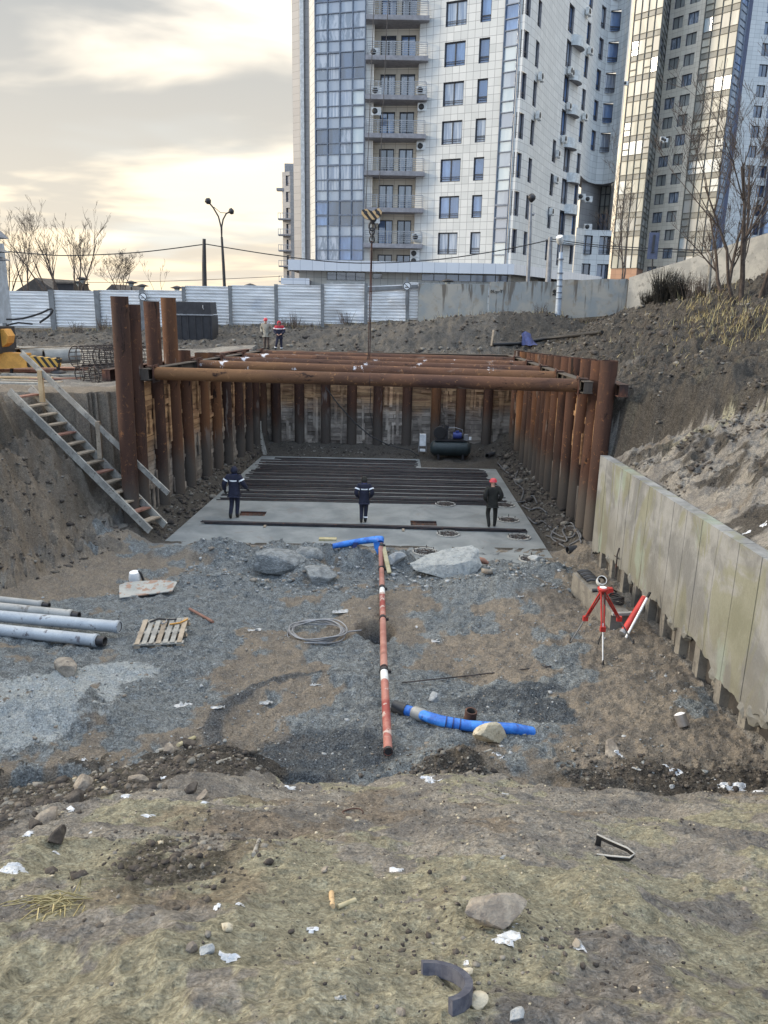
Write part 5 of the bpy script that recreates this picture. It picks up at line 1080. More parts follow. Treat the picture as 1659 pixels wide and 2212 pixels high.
w = at(460, 700, 44).x - at(383, 700, 44).x; z1 = at(423, 681, 44).z - rt.location.z; z2 = at(423, 652, 44).z - rt.location.z
b = MB(); b.box((0, .5, z1 / 2), (w, 1.6, z1), M['box_dark'] if 'box_dark' in M else M['dark_metal']); 
for i in range(5): b.box((-w / 2 + .25 + i * w / 5, -.32, z1 / 2), (.06, .05, z1 - .1), M['dark_metal'])
b.build('body', parent=rt); b = MB(); b.box((-.02, .5, (z1 + z2) / 2 + .02), (w * .985, 1.55, z2 - z1 - .06), M['dark_metal'], taper=.97); b.build('lid', parent=rt)
b = MB(); b.bar((-w / 2, -.34, z1 + .01), (w / 2 + .1, -.36, z1 + .02), .06, .06, M['grey_metal']); b.build('rim', parent=rt); b = MB(); b.tube([(w * .27, -.33, z2 - .18), (w * .27, -.38, z2 - .3), (w * .29, -.35, z2 - .4)], .03, 6, M['grey_metal']); b.build('handle', parent=rt)
def machine():
    Y = 30.3; o = at(-40, 800, Y); o.z = gz(o.x, Y); rt = thing('mobile_crane', 'machine at the left edge with a blue grey cabin and striped yellow outrigger beam', 'crane', o)
    L = lambda px, py, y=Y: at(px, py, y) - o
    b = MB(); a, c = L(-90, 690), L(15, 588, 32.1); b.box(((a.x + c.x) / 2, .6, (L(0, 700).z + L(0, 520).z) / 2), (c.x - a.x, 2.4, L(0, 520).z - L(0, 700).z), M['pale_metal']); b.build('cabin', parent=rt)
    for p, q, d in ((492, 514, 20), (532, 545, 23), (552, 563, 24)):
        b = MB(); z0, z1 = L(0, q).z, L(0, p).z; x0, x1 = L(-60, q).x, L(d, q, 31.5).x; b.add([(x0, -1.2, z0), (x1, -1.2, z0 + .05), (x1 - .25, -1.0, z1), (x0, -1.0, z1), (x0, 1.2, z0), (x1, 1.2, z0 + .05), (x1 - .25, 1.0, z1), (x0, 1.0, z1)], [(0, 1, 2, 3), (7, 6, 5, 4), (1, 5, 6, 2), (3, 2, 6, 7), (0, 4, 5, 1)], M['frame_blue']); b.build('hood', parent=rt)
    b = MB(); b.box((L(2, 650).x, -.65, L(0, 652).z), (.4, .04, .5), M['frame_white']); [b.box((L(2, 650).x, -.68, L(0, 652).z - .2 + i * .08), (.36, .03, .03), M['dark_metal']) for i in range(6)]; b.build('vent', parent=rt)
    b = MB(); b.add([L(-90, 762), L(0, 762), L(55, 764), L(58, 794), L(0, 797), L(-90, 797)] + [v + Vector((0, .5, 0)) for v in (L(-90, 762), L(0, 762), L(55, 764), L(58, 794), L(0, 797), L(-90, 797))], [(0, 5, 4, 3, 2, 1)[::-1], (6, 7, 8, 9, 10, 11)[::-1], (0, 1, 7, 6)[::-1], (1, 2, 8, 7)[::-1], (2, 3, 9, 8)[::-1], (3, 4, 10, 9)[::-1], (4, 5, 11, 10)[::-1]], M['orange']); b.build('outrigger_arm', parent=rt)
    b = MB(); a_ = [L(50, 768), L(124, 776), L(122, 794), L(50, 794)]; b.add([v + Vector((0, .05, 0)) for v in a_] + [v + Vector((0, .42, 0)) for v in a_], [(3, 2, 1, 0)[::-1], (4, 5, 6, 7)[::-1], (0, 1, 5, 4)[::-1], (1, 2, 6, 5)[::-1], (2, 3, 7, 6)[::-1]], M['hazard_y']); b.build('outrigger_beam', parent=rt)
    for px, t, q in ((121, 772, 806), (20, 786, 812)):
        b = MB(); b.tube([L(px, t) + Vector((0, .2, 0)), L(px, q) + Vector((0, .2, 0))], .07, 8, M['dark_metal']); b.lathe([(.3, 0), (.3, .06), (.1, .12)], L(px, q + 1) + Vector((0, .2, 0)), 10, M['dark_metal']); b.build('jack', parent=rt)
    b = MB(); P = [L(-40, 705), L(8, 712), L(17, 726), L(14, 742), L(2, 752), L(-40, 752)]; n = 6; b.add(P + [v + Vector((0, .6, 0)) for v in P], [tuple(range(n)), tuple(range(n, 2 * n))[::-1]] + [(i, n + i, n + (i + 1) % n, (i + 1) % n) for i in range(n)], M['orange']); b.build('bracket_arm', parent=rt)
    b = MB(); b.tube([L(14, 690), L(30, 690), L(50, 688), L(72, 682), L(90, 676), L(104, 669), L(112, 667), L(114, 670), L(111, 677), L(103, 685), L(94, 691), L(86, 697)], .04, 6, M['black']); b.build('hydraulic_hose', parent=rt)
    b = MB(); b.tube([L(14, 703), L(40, 697), L(70, 700)], .035, 6, M['black']); b.build('hydraulic_hose', parent=rt)
    b = MB(); b.box((L(-50, 760).x - .2, .4, L(0, 735).z), (2.4, 1.6, 1.0), M['dark_metal']); b.build('chassis', parent=rt)
machine()
def cage(p, q, r, label, n=14, seed=0, name='rebar_cage'):
    b = MB(); p, q = Vector(p), Vector(q); d = (q - p); L = d.length; d.normalize(); sx = d.cross(Vector((0, 0, 1))).normalized(); sz = sx.cross(d); o = p.copy(); k = 0.0
    for j in range(n): t = 6.283 * j / n; v = (sx * math.cos(t) + sz * math.sin(t)) * r; b.tube([v, v + d * L], .016, 4, M['rebar'])
    while k < L + .01:
        b.tube([d * k + (sx * math.cos(t) + sz * math.sin(t)) * (r + .015) for t in np.linspace(0, 6.283, 19)], .022 if k == 0 else .013, 4, M['rebar'], cap=False); k += .28
    b.tube([sx * -r + d * .02, sx * r + d * .02], .015, 4, M['rebar']); b.tube([sz * -r + d * .02, sz * r + d * .02], .015, 4, M['rebar'])
    o_ = b.build(name, loc=o); return tag(o_, label, 'rebar cage', 'reinforcing cages on the plateau')
gp = lambda px, py, Y, dz: Vector((at(px, py, Y).x, Y, gz(at(px, py, Y).x, Y) + dz))
a = at(165, 771, 28.8); cage(a, at(300, 764, 31.5), .39, 'round rebar cage lying on top of its stack left of the tall piles', 16)
a = at(172, 808, 28.6); cage(a, at(290, 798, 30.5), .29, 'dark muddy rebar cage at the bottom left of the stack', 12); a = at(204, 811, 28.2); cage(a, at(310, 803, 30), .29, 'dark muddy rebar cage at the bottom right of the stack', 12)
a = at(185, 773, 34.5); cage(at(215, 772, 30.2), at(330, 766, 32.6), .37, 'rebar cage lying half hidden behind the top cage', 14)
def board(px, py, Y, L, w, th, rz, mat, label, dz=.03, name='board', cat='board', tilt=0, group=None):
    p = at(px, py, Y); b = MB(); b.box((0, 0, 0), (L, w, th), M[mat]); o = b.build(name, loc=(p.x, p.y, gz(p.x, p.y) + dz)); o.rotation_euler = (0, tilt, rz); return tag(o, label, cat, group)
GB = 'boards lying on the left plateau'
def gat(px, py): v = on(px, py); return v
def board_on(px, py, L, w, th, rz, mat, label, dz=.03, name='board', cat='board', tilt=0, group=None, tx=0):
    p = on(px, py); b = MB(); b.box((0, 0, 0), (L, w, th), M[mat]); o = b.build(name, loc=(p.x, p.y, p.z + dz)); o.rotation_euler = (tx, tilt, rz); return tag(o, label, cat, group)
board_on(40, 803, 3.0, .9, .12, .05, 'wood_red', 'reddish steel plate under the outrigger jack at the left edge', .08, 'ground_plate', 'plate', group=GB)
board_on(118, 800, 2.6, .7, .10, .04, 'wood_red', 'reddish plate under the striped beam end', .08, 'ground_plate', 'plate', group=GB)
board_on(35, 818, 2.6, .22, .05, .1, 'wood_fresh', 'pale plank lying behind the stair top, left one', .04, group=GB); board_on(70, 826, 2.2, .2, .05, -.05, 'wood', 'grey plank lying just behind the stair top', .04, group=GB); board_on(25, 829, 2.2, .25, .05, .02, 'wood_grey', 'broad grey plank at the left photo edge behind the stair', .03, group=GB)
board_on(95, 812, 3.2, .18, .06, .02, 'wood_grey', 'long thin plank across the left plateau behind the handrail', .04, group=GB); board_on(120, 820, 1.8, .3, .05, .35, 'wood_red', 'short brown plank right of the handrail post', .03, group=GB)
for px, py, q, t in ((95, 771, (170, 768), 'concrete pipe lying behind the striped beam, right one'), (40, 766, (92, 765), 'concrete pipe lying behind the yellow beam, left one')):
    b = MB(); a, c = at(px, py, 31.6), at(q[0], q[1], 32.4); b.hollow((0, 0, 0), c - a, .3, .24, 16, M['concrete'], M['void_dark']); o = b.build('concrete_pipe', loc=a); tag(o, t, 'pipe', 'concrete pipes on the plateau')
b = MB(); a = at(0, 755, 31); b.tube([(0, 0, 0), at(172, 746, 33) - a], .03, 6, M['wood']); o = b.build('wood_pole', loc=a); tag(o, 'long thin pole propped above the concrete pipes at the left', 'pole')
b = MB(); P = [on(1065, 748), on(1120, 746), on(1180, 735), on(1230, 730), on(1300, 722)]; b.tube([p - P[0] + Vector((0, 0, .1)) for p in P], .1, 9, M['black']); b_ = b.build('black_pipe', loc=P[0]); tag(b_, 'long black pipe lying on the bank behind the right pit corner', 'pipe')
def tarp():
    c = on(1142, 748); b = MB(); r_ = random.Random(4); n = 8; vs = []
    for i in range(n):
        for j in range(5): vs.append((-.42 + .12 * i + r_.gauss(0, .03), -.3 + .12 * j + .1 * math.sin(i * 1.3), .05 + .75 * (j / 4) * (.55 + .45 * math.sin(.6 + i * .5)) + r_.gauss(0, .03)))
    b.add(vs, [(i * 5 + j, (i + 1) * 5 + j, (i + 1) * 5 + j + 1, i * 5 + j + 1) for i in range(n - 1) for j in range(4)], M['navy_tarp'], True); o = b.build('tarp', loc=c); tag(o, 'dark blue tarp crumpled on the black pipe behind the pit', 'tarp')
M['navy_tarp'] = weathered('blue tarp', (.015, .025, .10), (.03, .05, .17), None, 5, .6); tarp()
board_on(1063, 742, .9, .1, .06, 1.2, 'wood', 'short stake leaning at the black pipe end', .3, 'wood_stake', 'stake', tilt=-1.2)
M['rock_blue'] = weathered('blue grey gravel boulder', (.15, .165, .175), (.27, .29, .30), (.34, .35, .35), 7, .95, 0, 1.0, .06, th=(.35, .65))
M['rock_pale'] = weathered('pale speckled rock', (.20, .22, .23), (.31, .33, .335), (.13, .14, .15), 6, .92, 0, 1.0, .03, th=(.3, .6))
M['clod'] = weathered('dark soil clod', (.035, .03, .028), (.08, .07, .062), None, 8, .95, 0, .8, .02)
M['hose_grey'] = plain('dusty hose', (.10, .105, .115), .7)
# ---------------------------------------------------------------- stair with handrail at the left slope
def stair():
    A, B = Vector((0, 0, 0)), None
    near_t, near_b = at(20, 845, 24.5), at(325, 1147, 23.2); far_t, far_b = at(65, 838, 25.3), at(357, 1135, 24.0)
    o = (near_b + far_b) / 2; rt = thing('wooden_stair', 'long wooden ladder stair with one handrail leaning on the left slope', 'stair', o)
    for a, b_ in ((near_t, near_b), (far_t, far_b)):
        b = MB(); b.bar(a - o, b_ - o, .07, .24, M['wood_grey']); b.build('stringer', parent=rt)
    for i in range(14):
        t = (i + .75) / 14.6; a, b_ = near_t + (near_b - near_t) * t - o, far_t + (far_b - far_t) * t - o; b = MB(); d = (b_ - a).normalized(); sl = (near_b - near_t).normalized(); fw = Vector((sl.x, sl.y, 0)).normalized()
        rot = Matrix((fw, d, fw.cross(d))).transposed(); b.box((a + b_) / 2 + Vector((0, 0, .03)), (.26, (b_ - a).length, .05), M['wood'] if i % 4 else M['wood_red'], rot); b.build('tread', parent=rt)
    h0, h1 = at(46, 762, 25.2), at(364, 1066, 23.95)
    b = MB(); b.bar(h0 - o, h1 - o, .06, .17, M['wood_grey']); b.build('handrail', parent=rt)
    for t_, p in (((86, 800), (92, 868)), ((211, 910), (217, 990))):
        b = MB(); k = 25.0 if t_[0] < 100 else 24.55; b.bar(at(*t_, k) - o, at(*p, k) - o, .14, .12, M['wood'] if t_[0] > 100 else M['wood_fresh'], up=(0, 1, 0)); b.build('rail_post', parent=rt)
stair()
# ---------------------------------------------------------------- grey pipes, pallet, plate
M['pipe_grey'] = weathered('pale grey coated pipe', (.30, .34, .39), (.40, .44, .48), (.12, .12, .14), 1.6, .5, .1, .2, .004, (1, 1, 1), (.35, .7), (.60, .66))
M['pipe_dull'] = weathered('weathered grey pipe', (.27, .28, .28), (.36, .36, .35), (.16, .15, .14), 1.6, .7, 0, .2, .004)
def gpipe(p_end, p_out, dzend, r, label, mat, stub=True):
    a = on(*p_end); a.z += r + dzend; c = atz(*p_out, a.z); c = a + (c - a).normalized() * 7.0; rt = thing('steel_pipe', label, 'pipe', a, group='pale pipes lying at the left edge'); d = (c - a).normalized()
    b = MB(); b.hollow((0, 0, 0), c - a, r, r - .02, 22, M[mat], M['void_dark']); b.build('pipe_body', parent=rt)
    b = MB(); b.tube([d * .02, d * .1], r + .012, 22, M[mat]); b.build('collar', parent=rt)
    if stub: b = MB(); b.hollow(-d * .16, d * .1, r - .025, r - .05, 18, M['dark_metal'], M['void_dark']); b.build('spigot', parent=rt)
gpipe((260, 1374), (0, 1331), .08, .125, 'thick pale blue pipe with dark scratches, uppermost of the front pair', 'pipe_grey', False)
gpipe((212, 1396), (0, 1361), .0, .125, 'thick pale blue pipe with a dark spigot, lowest in front', 'pipe_grey')
gpipe((158, 1342), (0, 1312), .04, .11, 'dull grey pipe with a dark end behind the front pair', 'pipe_dull'); gpipe((94, 1316), (0, 1296), .02, .09, 'thin grey pipe farthest back in the pile at the left edge', 'pipe_dull'); gpipe((190, 1345), (60, 1330), -.03, .06, 'thinnest grey pipe squeezed between the others', 'pipe_dull', False)
def pallet():
    c = on(352, 1378); rt = thing('wooden_pallet', 'grey wooden pallet lying tilted on the gravel', 'pallet', c + Vector((0, 0, .02)), .12); rt.rotation_euler = (R(6), R(-2), .10)
    for i in range(7): b = MB(); b.box((-.42 + i * .14, 0, .15), (.095, 1.0, .022), M['wood_grey'] if i % 3 else M['wood']); b.build('deck_board', parent=rt)
    for y in (-.46, 0, .46):
        b = MB(); b.box((0, y, .127), (1.0, .1, .022), M['wood_grey']); b.build('cross_board', parent=rt); b = MB(); b.box((0, y, .011), (1.0, .1, .02), M['wood']); b.build('base_board', parent=rt)
        for x in (-.42, 0, .42): b = MB(); b.box((x, y, .068), (.12, .1, .09), M['wood']); b.build('block', parent=rt)
    d = thing('metal_hook', 'dark bent hooks and strap lying on the wooden pallet', 'scrap', c + Vector((0, .3, .20))); b = MB(); b.tube([(-.35, 0, .02), (-.2, .12, .05), (.0, .1, .04), (.18, .14, .03)], .02, 6, M['black']); b.tube([(-.1, .0, .02), (-.05, -.1, .03), (.02, -.08, .05), (.0, .03, .06)], .014, 6, M['grey_metal']); b.build('hook', parent=d); b = MB(); b.tube([(.1, -.12, .03), (.3, -.05, .04), (.42, .12, .05)], .02, 5, M['orange']); b.build('strap', parent=d)
pallet()
def plate():
    c = on(318, 1280); b = MB(); vs = [(-.62, -.28, 0), (.62, -.18, 0), (.72, .22, .0), (.30, .40, 0), (-.55, .42, 0), (-.70, .30, 0)]; n = len(vs); b.add([(*v[:2], 0) for v in vs] + [(*v[:2], .03) for v in vs], [tuple(range(n))[::-1], tuple(range(n, 2 * n))] + [(i, (i + 1) % n, n + (i + 1) % n, n + i) for i in range(n)], M['plate'])
    o = b.build('steel_plate', loc=c + Vector((0, 0, .06))); o.rotation_euler = (R(12), R(-3), R(10)); tag(o, 'flat grey steel plate with rusty streaks lying on the gravel slope', 'plate')
    d = on(292, 1256); rt = thing('plastic_bag', 'white plastic bag with a dark handle standing behind the steel plate', 'bag', d); b = MB(); b.lathe([(.13, 0), (.16, .1), (.14, .2), (.12, .27)], n=12, m=M['white'], rot=Matrix.Rotation(R(8), 3, 'X')); b.build('sack', parent=rt); b = MB(); b.tube([(.1, 0, .28), (.17, -.02, .22), (.2, 0, .08), (.22, 0, 0)], .03, 6, M['black']); b.build('handle', parent=rt)
M['plate'] = weathered('rusty grey plate', (.26, .28, .28), (.33, .34, .33), (.26, .17, .13), 1.8, .6, .2, .2, .004, th3=(.5, .6)); plate()
# ---------------------------------------------------------------- concrete pump line and blue hoses
M['pump_red'] = weathered('scuffed red pipe', (.24, .05, .045), (.34, .15, .125), (.44, .36, .33), 1.6, .5, .1, .2, .004, (1, 1, 1), (.42, .62), (.55, .62))
M['pump_pink'] = weathered('faded red pipe', (.28, .12, .10), (.36, .19, .16), (.20, .10, .08), 1.4, .6, .1, .2, .004)
def pump_line():
    pix = [(838, 1641), (829, 1470), (826, 1382), (825, 1283), (824, 1235), (822, 1172)]
    P = []
    for i, p in enumerate(pix):
        v = on(*p); v.z += .10; P.append(v)
    P[0].z += .03; P[-1] = at(822, 1172, 20.4)
    for _ in range(6):          # rest the joints so that no length dips into the ground
        for i in range(5):
            for t in np.linspace(.04, .96, 24):
                q = P[i] + (P[i + 1] - P[i]) * t; k = gz(q.x, q.y) + .075 - q.z
                if k > 0:
                    for m_, w in ((i, 1 - t), (i + 1, t)): P[m_] = at(pix[m_][0], pix[m_][1], P[m_].y - k * w * 1.4) if False else P[m_] + Vector((0, 0, k * w * .9))
    nm = ['nearest pipe length', 'second pipe length from the near end', 'middle pipe length', 'fourth pipe length', 'farthest pipe length rising to the blue hose']
    for i in range(5):
        a, c = P[i], P[i + 1]; rt = thing('pump_pipe', f'red steel concrete pump pipe, {nm[i]}', 'pipe', a, group='red pump line pipes'); d = (c - a).normalized(); L = (c - a).length
        b = MB(); b.hollow(d * .0, d * (L - .03), .068, .055, 16, M['pump_red'] if i in (0, 2) else M['pump_pink'], M['void_dark']); b.build('pipe_body', parent=rt)
        b = MB(); b.tube([d * (L - .12), d * (L - .05)], .086, 16, M['dark_metal']); b.box(d * (L - .085) + Vector((.10, 0, .0)), (.06, .05, .06), M['dark_metal']); b.build('clamp', parent=rt)
        if i in (0, 2): b = MB(); b.tube([d * (L - .45), d * (L - .12)], .0695, 16, M['frame_white']); b.build('white_band', parent=rt)
        b = MB(); b.tube([d * .0, d * .05], .075, 16, M['dark_metal']); b.build('flange', parent=rt)
    e = P[-1]; rt = thing('blue_hose', 'short blue wrapped hose joined to the far end of the red pump line', 'hose', e, group='blue pump hoses')
    q = [e + Vector((0, .02, .0)), at(822, 1166, 20.5), at(812, 1165, 20.6), at(780, 1169, 20.7), at(745, 1175, 20.7), at(719, 1180, 20.6)]; b = MB(); b.tube([v - e for v in q], [.09, .12, .10, .09, .088, .075], 14, M['blue']); b.build('hose_body', parent=rt)
    b = MB(); r_ = random.Random(3)
    vs = [Vector((-.02, -.13, .05)), Vector((-.20, -.11, .06)), Vector((-.17, -.12, -.12)), Vector((-.07, -.13, -.33)), Vector((-.03, -.13, -.12))]; b.add(vs + [v + Vector((0, .02, 0)) for v in vs], [(0, 1, 2, 3, 4), (9, 8, 7, 6, 5)], M['blue']); b.build('torn_flap', parent=rt)
    b = MB(); b.add([at(774, 1172, 20.58) - e, at(768, 1186, 20.58) - e, at(760, 1182, 20.58) - e, at(764, 1172, 20.58) - e], [(0, 1, 2, 3)], M['navy_tarp']); b.build('tape_tail', parent=rt)
    s = at(828, 1180, 20.35); b = MB(); b.bar((0, 0, 0), at(841, 1238, 19.6) - s, .11, .05, M['straw_wood']); o = b.build('wood_prop', loc=s); tag(o, 'pale splintered board propped against the far end of the red pump line', 'board')
    b = MB(); P2 = [on(700, 1172), on(715, 1168)]; b.box((0, 0, .1), (.5, .2, .06), M['straw_wood']); o = b.build('wood_scrap', loc=at(708, 1172, 20.9)); tag(o, 'yellowish wood scrap at the free end of the short blue hose', 'board')
M['straw_wood'] = weathered('yellow grey wood', (.30, .27, .16), (.40, .36, .24), (.2, .18, .1), 4, .85, 0, .3, .005)
pump_line()
def hose2():
    pts = [(868, 1541), (905, 1553), (950, 1567), (1010, 1578), (1060, 1582), (1110, 1581), (1150, 1578)]; P = [on(*p) for p in pts]; P = [p + Vector((0, 0, .085)) for p in P]; P[-1].z -= .12; P[-2].z -= .03
    o = P[0]; rt = thing('blue_hose', 'long bright blue pump hose lying half buried in front of the red pipe', 'hose', o, group='blue pump hoses'); b = MB(); b.tube([p - o for p in P], [.09] * 7, 18, M['blue']); b.build('hose_body', parent=rt)
    d = (P[1] - P[0]).normalized(); b = MB(); b.hollow(-d * .16, d * .08, .105, .075, 18, M['frame_dark'], M['void_dark']); b.build('coupling', parent=rt); b = MB(); b.tube([d * .20, d * .24, d * .42, d * .44], [.092, .112, .112, .095], 16, M['concrete']); b.build('taped_sleeve', parent=rt)
    b = MB(); k = [P[2] + (P[3] - P[2]) * t - o for t in (.2, .45, .7)]; [b.tube([v, v + (P[3] - P[2]).normalized() * .02], .0925, 16, M['navy_tarp']) for v in k]; b.build('tape_ring', parent=rt)
    c = on(1014, 1552); b = MB(); b.hollow((0, 0, -.1), (.02, -.03, .16), .10, .075, 18, M['rust_dark'], M['void_dark']); ob = b.build('pipe_stub', loc=c); tag(ob, 'dark short pipe stub standing behind the long blue hose', 'pipe stub')
    c = on(1477, 1568); rt = thing('tin_can', 'shiny upturned tin can on the soil near the concrete wall', 'can', c); b = MB(); b.hollow((0, 0, .0), (-.06, .08, .17), .095, .088, 18, M['tin'], M['tin']); b.build('can_body', parent=rt); b = MB(); b.lathe([(.09, 0), (.05, .02)], (-.06, .08, .17), 16, M['white'], (Vector((-.06, .08, .17)).to_track_quat('Z', 'Y').to_matrix())); b.build('lid', parent=rt)
M['tin'] = plain('dull tin', (.45, .44, .45), .3, .8); hose2()
# ---------------------------------------------------------------- coil, tripod, concrete beam, leaning tubes
def coil():
    c = on(684, 1372); r_ = random.Random(6); rt = thing('wire_coil', 'loose grey cable coil lying on the gravel beside the hole', 'cable coil', c + Vector((0, 0, .05)))
    for k in range(6):
        b = MB(); rx, ry = .58 + r_.uniform(-.06, .06), .50 + r_.uniform(-.06, .06); ox, oy = r_.uniform(-.05, .05), r_.uniform(-.05, .05); b.tube([(ox + rx * math.cos(t), oy + ry * math.sin(t), .02 * k + .03 * math.sin(3 * t + k)) for t in np.linspace(0, 6.283, 30)], .016, 6, M['grey_metal'], cap=False); b.build('loop', parent=rt)
    b = MB(); b.tube([(.5, -.2, .04), (.7, .0, .05), (.95, .12, .03)], .016, 6, M['grey_metal']); b.build('loose_end', parent=rt)
coil()
def tripod():
    top = at(1303, 1270, 14.3); c = on(1302, 1395); rt = thing('survey_tripod', 'red surveying tripod with telescopic steel legs on the sand', 'tripod', (top.x, top.y, c.z)); o = rt.location
    b = MB(); t = top - o; b.lathe([(.09, -.06), (.11, -.02), (.11, .0), (.05, .01)], t, 16, M['red']); b.build('head', parent=rt); b = MB(); b.lathe([(.07, .011), (.065, .018)], t, 14, M['white']); b.build('head_plate', parent=rt)
    for i, f in enumerate(((1232, 1388), (1302, 1436), (1368, 1390))):
        g = on(*f) - o; h = t + Vector((0, 0, -.05)); m = h + (g - h) * .52; b = MB(); sd = Vector((.03, 0, 0)) if i != 1 else Vector((.035, 0, 0)); b.tube([h - sd, m - sd * .6], .019, 7, M['red']); b.tube([h + sd, m + sd * .6], .019, 7, M['red']); b.box(m, (.1, .07, .1), M['red'])
        lg = b.build('leg', parent=rt); b = MB(); b.tube([m - (g - h) * .08, g], [.016, .014], 6, M['white'] if i == 1 else M['grey_metal']); b.lathe([(.028, 0), (.02, .06), (.012, .1)], g, 8, M['dark_metal']); b.build('lower_leg', parent=lg)
    b = MB(); b.tube([t + Vector((.02, -.06, -.05)), t + Vector((.05, -.1, -.5)), t + Vector((.04, -.15, -.85)), t + Vector((-.03, -.2, -1.0)), t + Vector((-.05, -.2, -1.12))], .016, 5, M['black']); b.build('strap', parent=rt)
tripod()
def beam_box():
    a = on(1287, 1258); c = on(1325, 1330); d = Vector((c.x - a.x, c.y - a.y, 0)).normalized(); L = 3.1; mid = at(1305, 1290, 16.0); mid = Vector((5.2, 17.3, 0)); g = gz(mid.x, mid.y); rt = thing('concrete_beam', 'rough concrete block beam with tools on it behind the red tripod', 'concrete block', (mid.x, mid.y, g), .10)
    b = MB(); b.box((0, 0, .28), (.42, 2.6, .56), M['post_grey']); b.build('block', parent=rt); b = MB(); b.box((0.1, -1.33, .53), (.62, .12, .06), M['concrete']); b.build('ledge', parent=rt)
    r_ = random.Random(9); T = lambda x, y, z: rt.matrix_basis @ Vector((x, y, z))
    for i in range(7):
        b = MB(); y = 1.1 - i * .11; b.tube([(-.16, 0, 0), (-.05, .03, .03), (.08, -.02, .04), (.16, .02, 0)], .035, 7, M['black'] if i % 2 else M['frame_dark']); o = b.build('hose_piece', loc=T(0, y, .635)); tag(o, 'dark hose piece lying in the row on the concrete block beam', 'hose', 'dark hose pieces on the concrete block')
    b = MB(); b.hollow((0, 0, 0), (0, -.03, .12), .12, .10, 18, M['frame_white'], M['void_dark']); o = b.build('pipe_ring', loc=T(.16, .35, .65)); o.rotation_euler = (R(35), 0, 0); tag(o, 'white rimmed pipe ring lying on the concrete block beam', 'pipe ring')
    rt2 = thing('hand_tool', 'red power tool resting on the concrete block beam', 'tool', T(.02, -.35, .62)); b = MB(); b.box((0, 0, .08), (.34, .13, .14), M['red'], taper=.85); b.build('housing', parent=rt2); b = MB(); b.tube([(-.2, 0, .08), (-.32, .02, .06)], .05, 8, M['dark_metal']); b.build('nozzle', parent=rt2); b = MB(); b.tube([(.17, 0, .1), (.26, .02, .04), (.2, .02, -.0)], .022, 6, M['black']); b.build('handle', parent=rt2)
    rt3 = thing('cable_bundle', 'black cable bundle at the near end of the concrete block beam', 'cable coil', T(.02, -.95, .63))
    for i in range(5): b = MB(); b.tube([(.17 * math.cos(t), .15 * math.sin(t), .02 + .035 * i + .02 * math.sin(2 * t + i)) for t in np.linspace(0, 6.283, 18)], .018, 6, M['black'], cap=False); b.build('loop', parent=rt3)
beam_box()
def leaning():
    a = on(1345, 1372); e = at(1392, 1296, a.y + .55); rt = thing('red_tube', 'thick red tube leaning against the concrete wall right of the tripod', 'tube', a + Vector((0, 0, .05))); d = e - a; b = MB(); b.tube([(0, 0, 0), d], .075, 16, M['red']); b.build('tube', parent=rt); dn = d.normalized(); b = MB(); b.tube([-dn * .02, dn * .06], .085, 16, M['grey_metal']); b.build('end_cap', parent=rt); b = MB(); b.tube([d - dn * .15, d + dn * .02], .07, 14, M['skin']); b.build('top_cap', parent=rt)
    a2 = on(1352, 1378); e2 = at(1404, 1280, a2.y + .5); rt = thing('white_pole', 'white levelling pole with a ribbed black tip leaning beside the red tube', 'pole', a2); d = e2 - a2; b = MB(); b.tube([(0, 0, 0), d * .88], .028, 10, M['white']); b.build('shaft', parent=rt); b = MB(); dn = d.normalized()
    for i in range(5): b.tube([d * (.89 + .024 * i), d * (.89 + .024 * i) + dn * .02], .03, 8, M['black'])
    b.tube([d * .88, d], .016, 6, M['black']); b.build('ribbed_tip', parent=rt)
leaning()
# ---------------------------------------------------------------- compressor, cabinet, pit hoses
def compressor():
    c = at(972, 992, 37.2); rt = thing('air_compressor', 'dark green air compressor with a horizontal tank at the back pit wall', 'compressor', (c.x, 37.2, max(c.z - .46, gz(c.x, 37.2) + .02))); b = MB()
    prof = [(.02, -1.0), (.22, -.97), (.34, -.88), (.38, -.75), (.38, .75), (.34, .88), (.22, .97), (.02, 1.0)]; b.lathe(prof, (0, 0, .48), 20, M['tank'], Matrix.Rotation(R(90), 3, 'Y')); b.build('tank', parent=rt)
    for x in (-.6, .6):
        for y in (-.25, .25): b = MB(); b.box((x, y, .08), (.1, .08, .26), M['dark_metal']); b.build('foot', parent=rt)
    b = MB(); b.box((-.05, 0, .89), (1.5, .45, .06), M['dark_metal']); b.build('platform', parent=rt)
    b = MB(); b.lathe([(.30, -.04), (.32, -.03), (.32, .03), (.30, .04)], (-.55, -.1, 1.25), 20, M['black'], Matrix.Rotation(R(90), 3, 'X')); [b.box((-.55, -.1, 1.25), (.56, .03, .05), M['dark_metal'], Matrix.Rotation(i * 1.047, 3, 'Y')) for i in range(3)]; b.build('flywheel', parent=rt)
    b = MB(); b.box((-.35, .1, 1.15), (.4, .35, .45), M['dark_metal']); [b.box((-.48 + .26 * i, .1, 1.48), (.18, .25, .24), M['dark_metal'], Matrix.Rotation(R(-14 + 28 * i), 3, 'Y')) for i in range(2)]; b.build('pump_head', parent=rt)
    b = MB(); b.tube([(.1, 0, 1.12), (.5, 0, 1.12)], .17, 14, M['motor_blue']); b.tube([(.5, 0, 1.12), (.58, 0, 1.12)], .15, 14, M['black']); b.box((.3, -.05, 1.3), (.16, .12, .12), M['motor_blue']); b.build('motor', parent=rt)
    b = MB(); b.box((.72, -.1, 1.05), (.18, .2, .3), M['grey_metal']); b.build('pressure_switch', parent=rt); b = MB(); b.box((.92, -.2, 1.02), (.12, .03, .16), M['white']); b.build('gauge_plate', parent=rt)
    b = MB(); b.tube([(-.15, 0, 1.5), (.2, 0, 1.5), (.55, 0, 1.4), (.62, 0, .9)], .025, 6, M['grey_metal']); b.build('pipe', parent=rt)
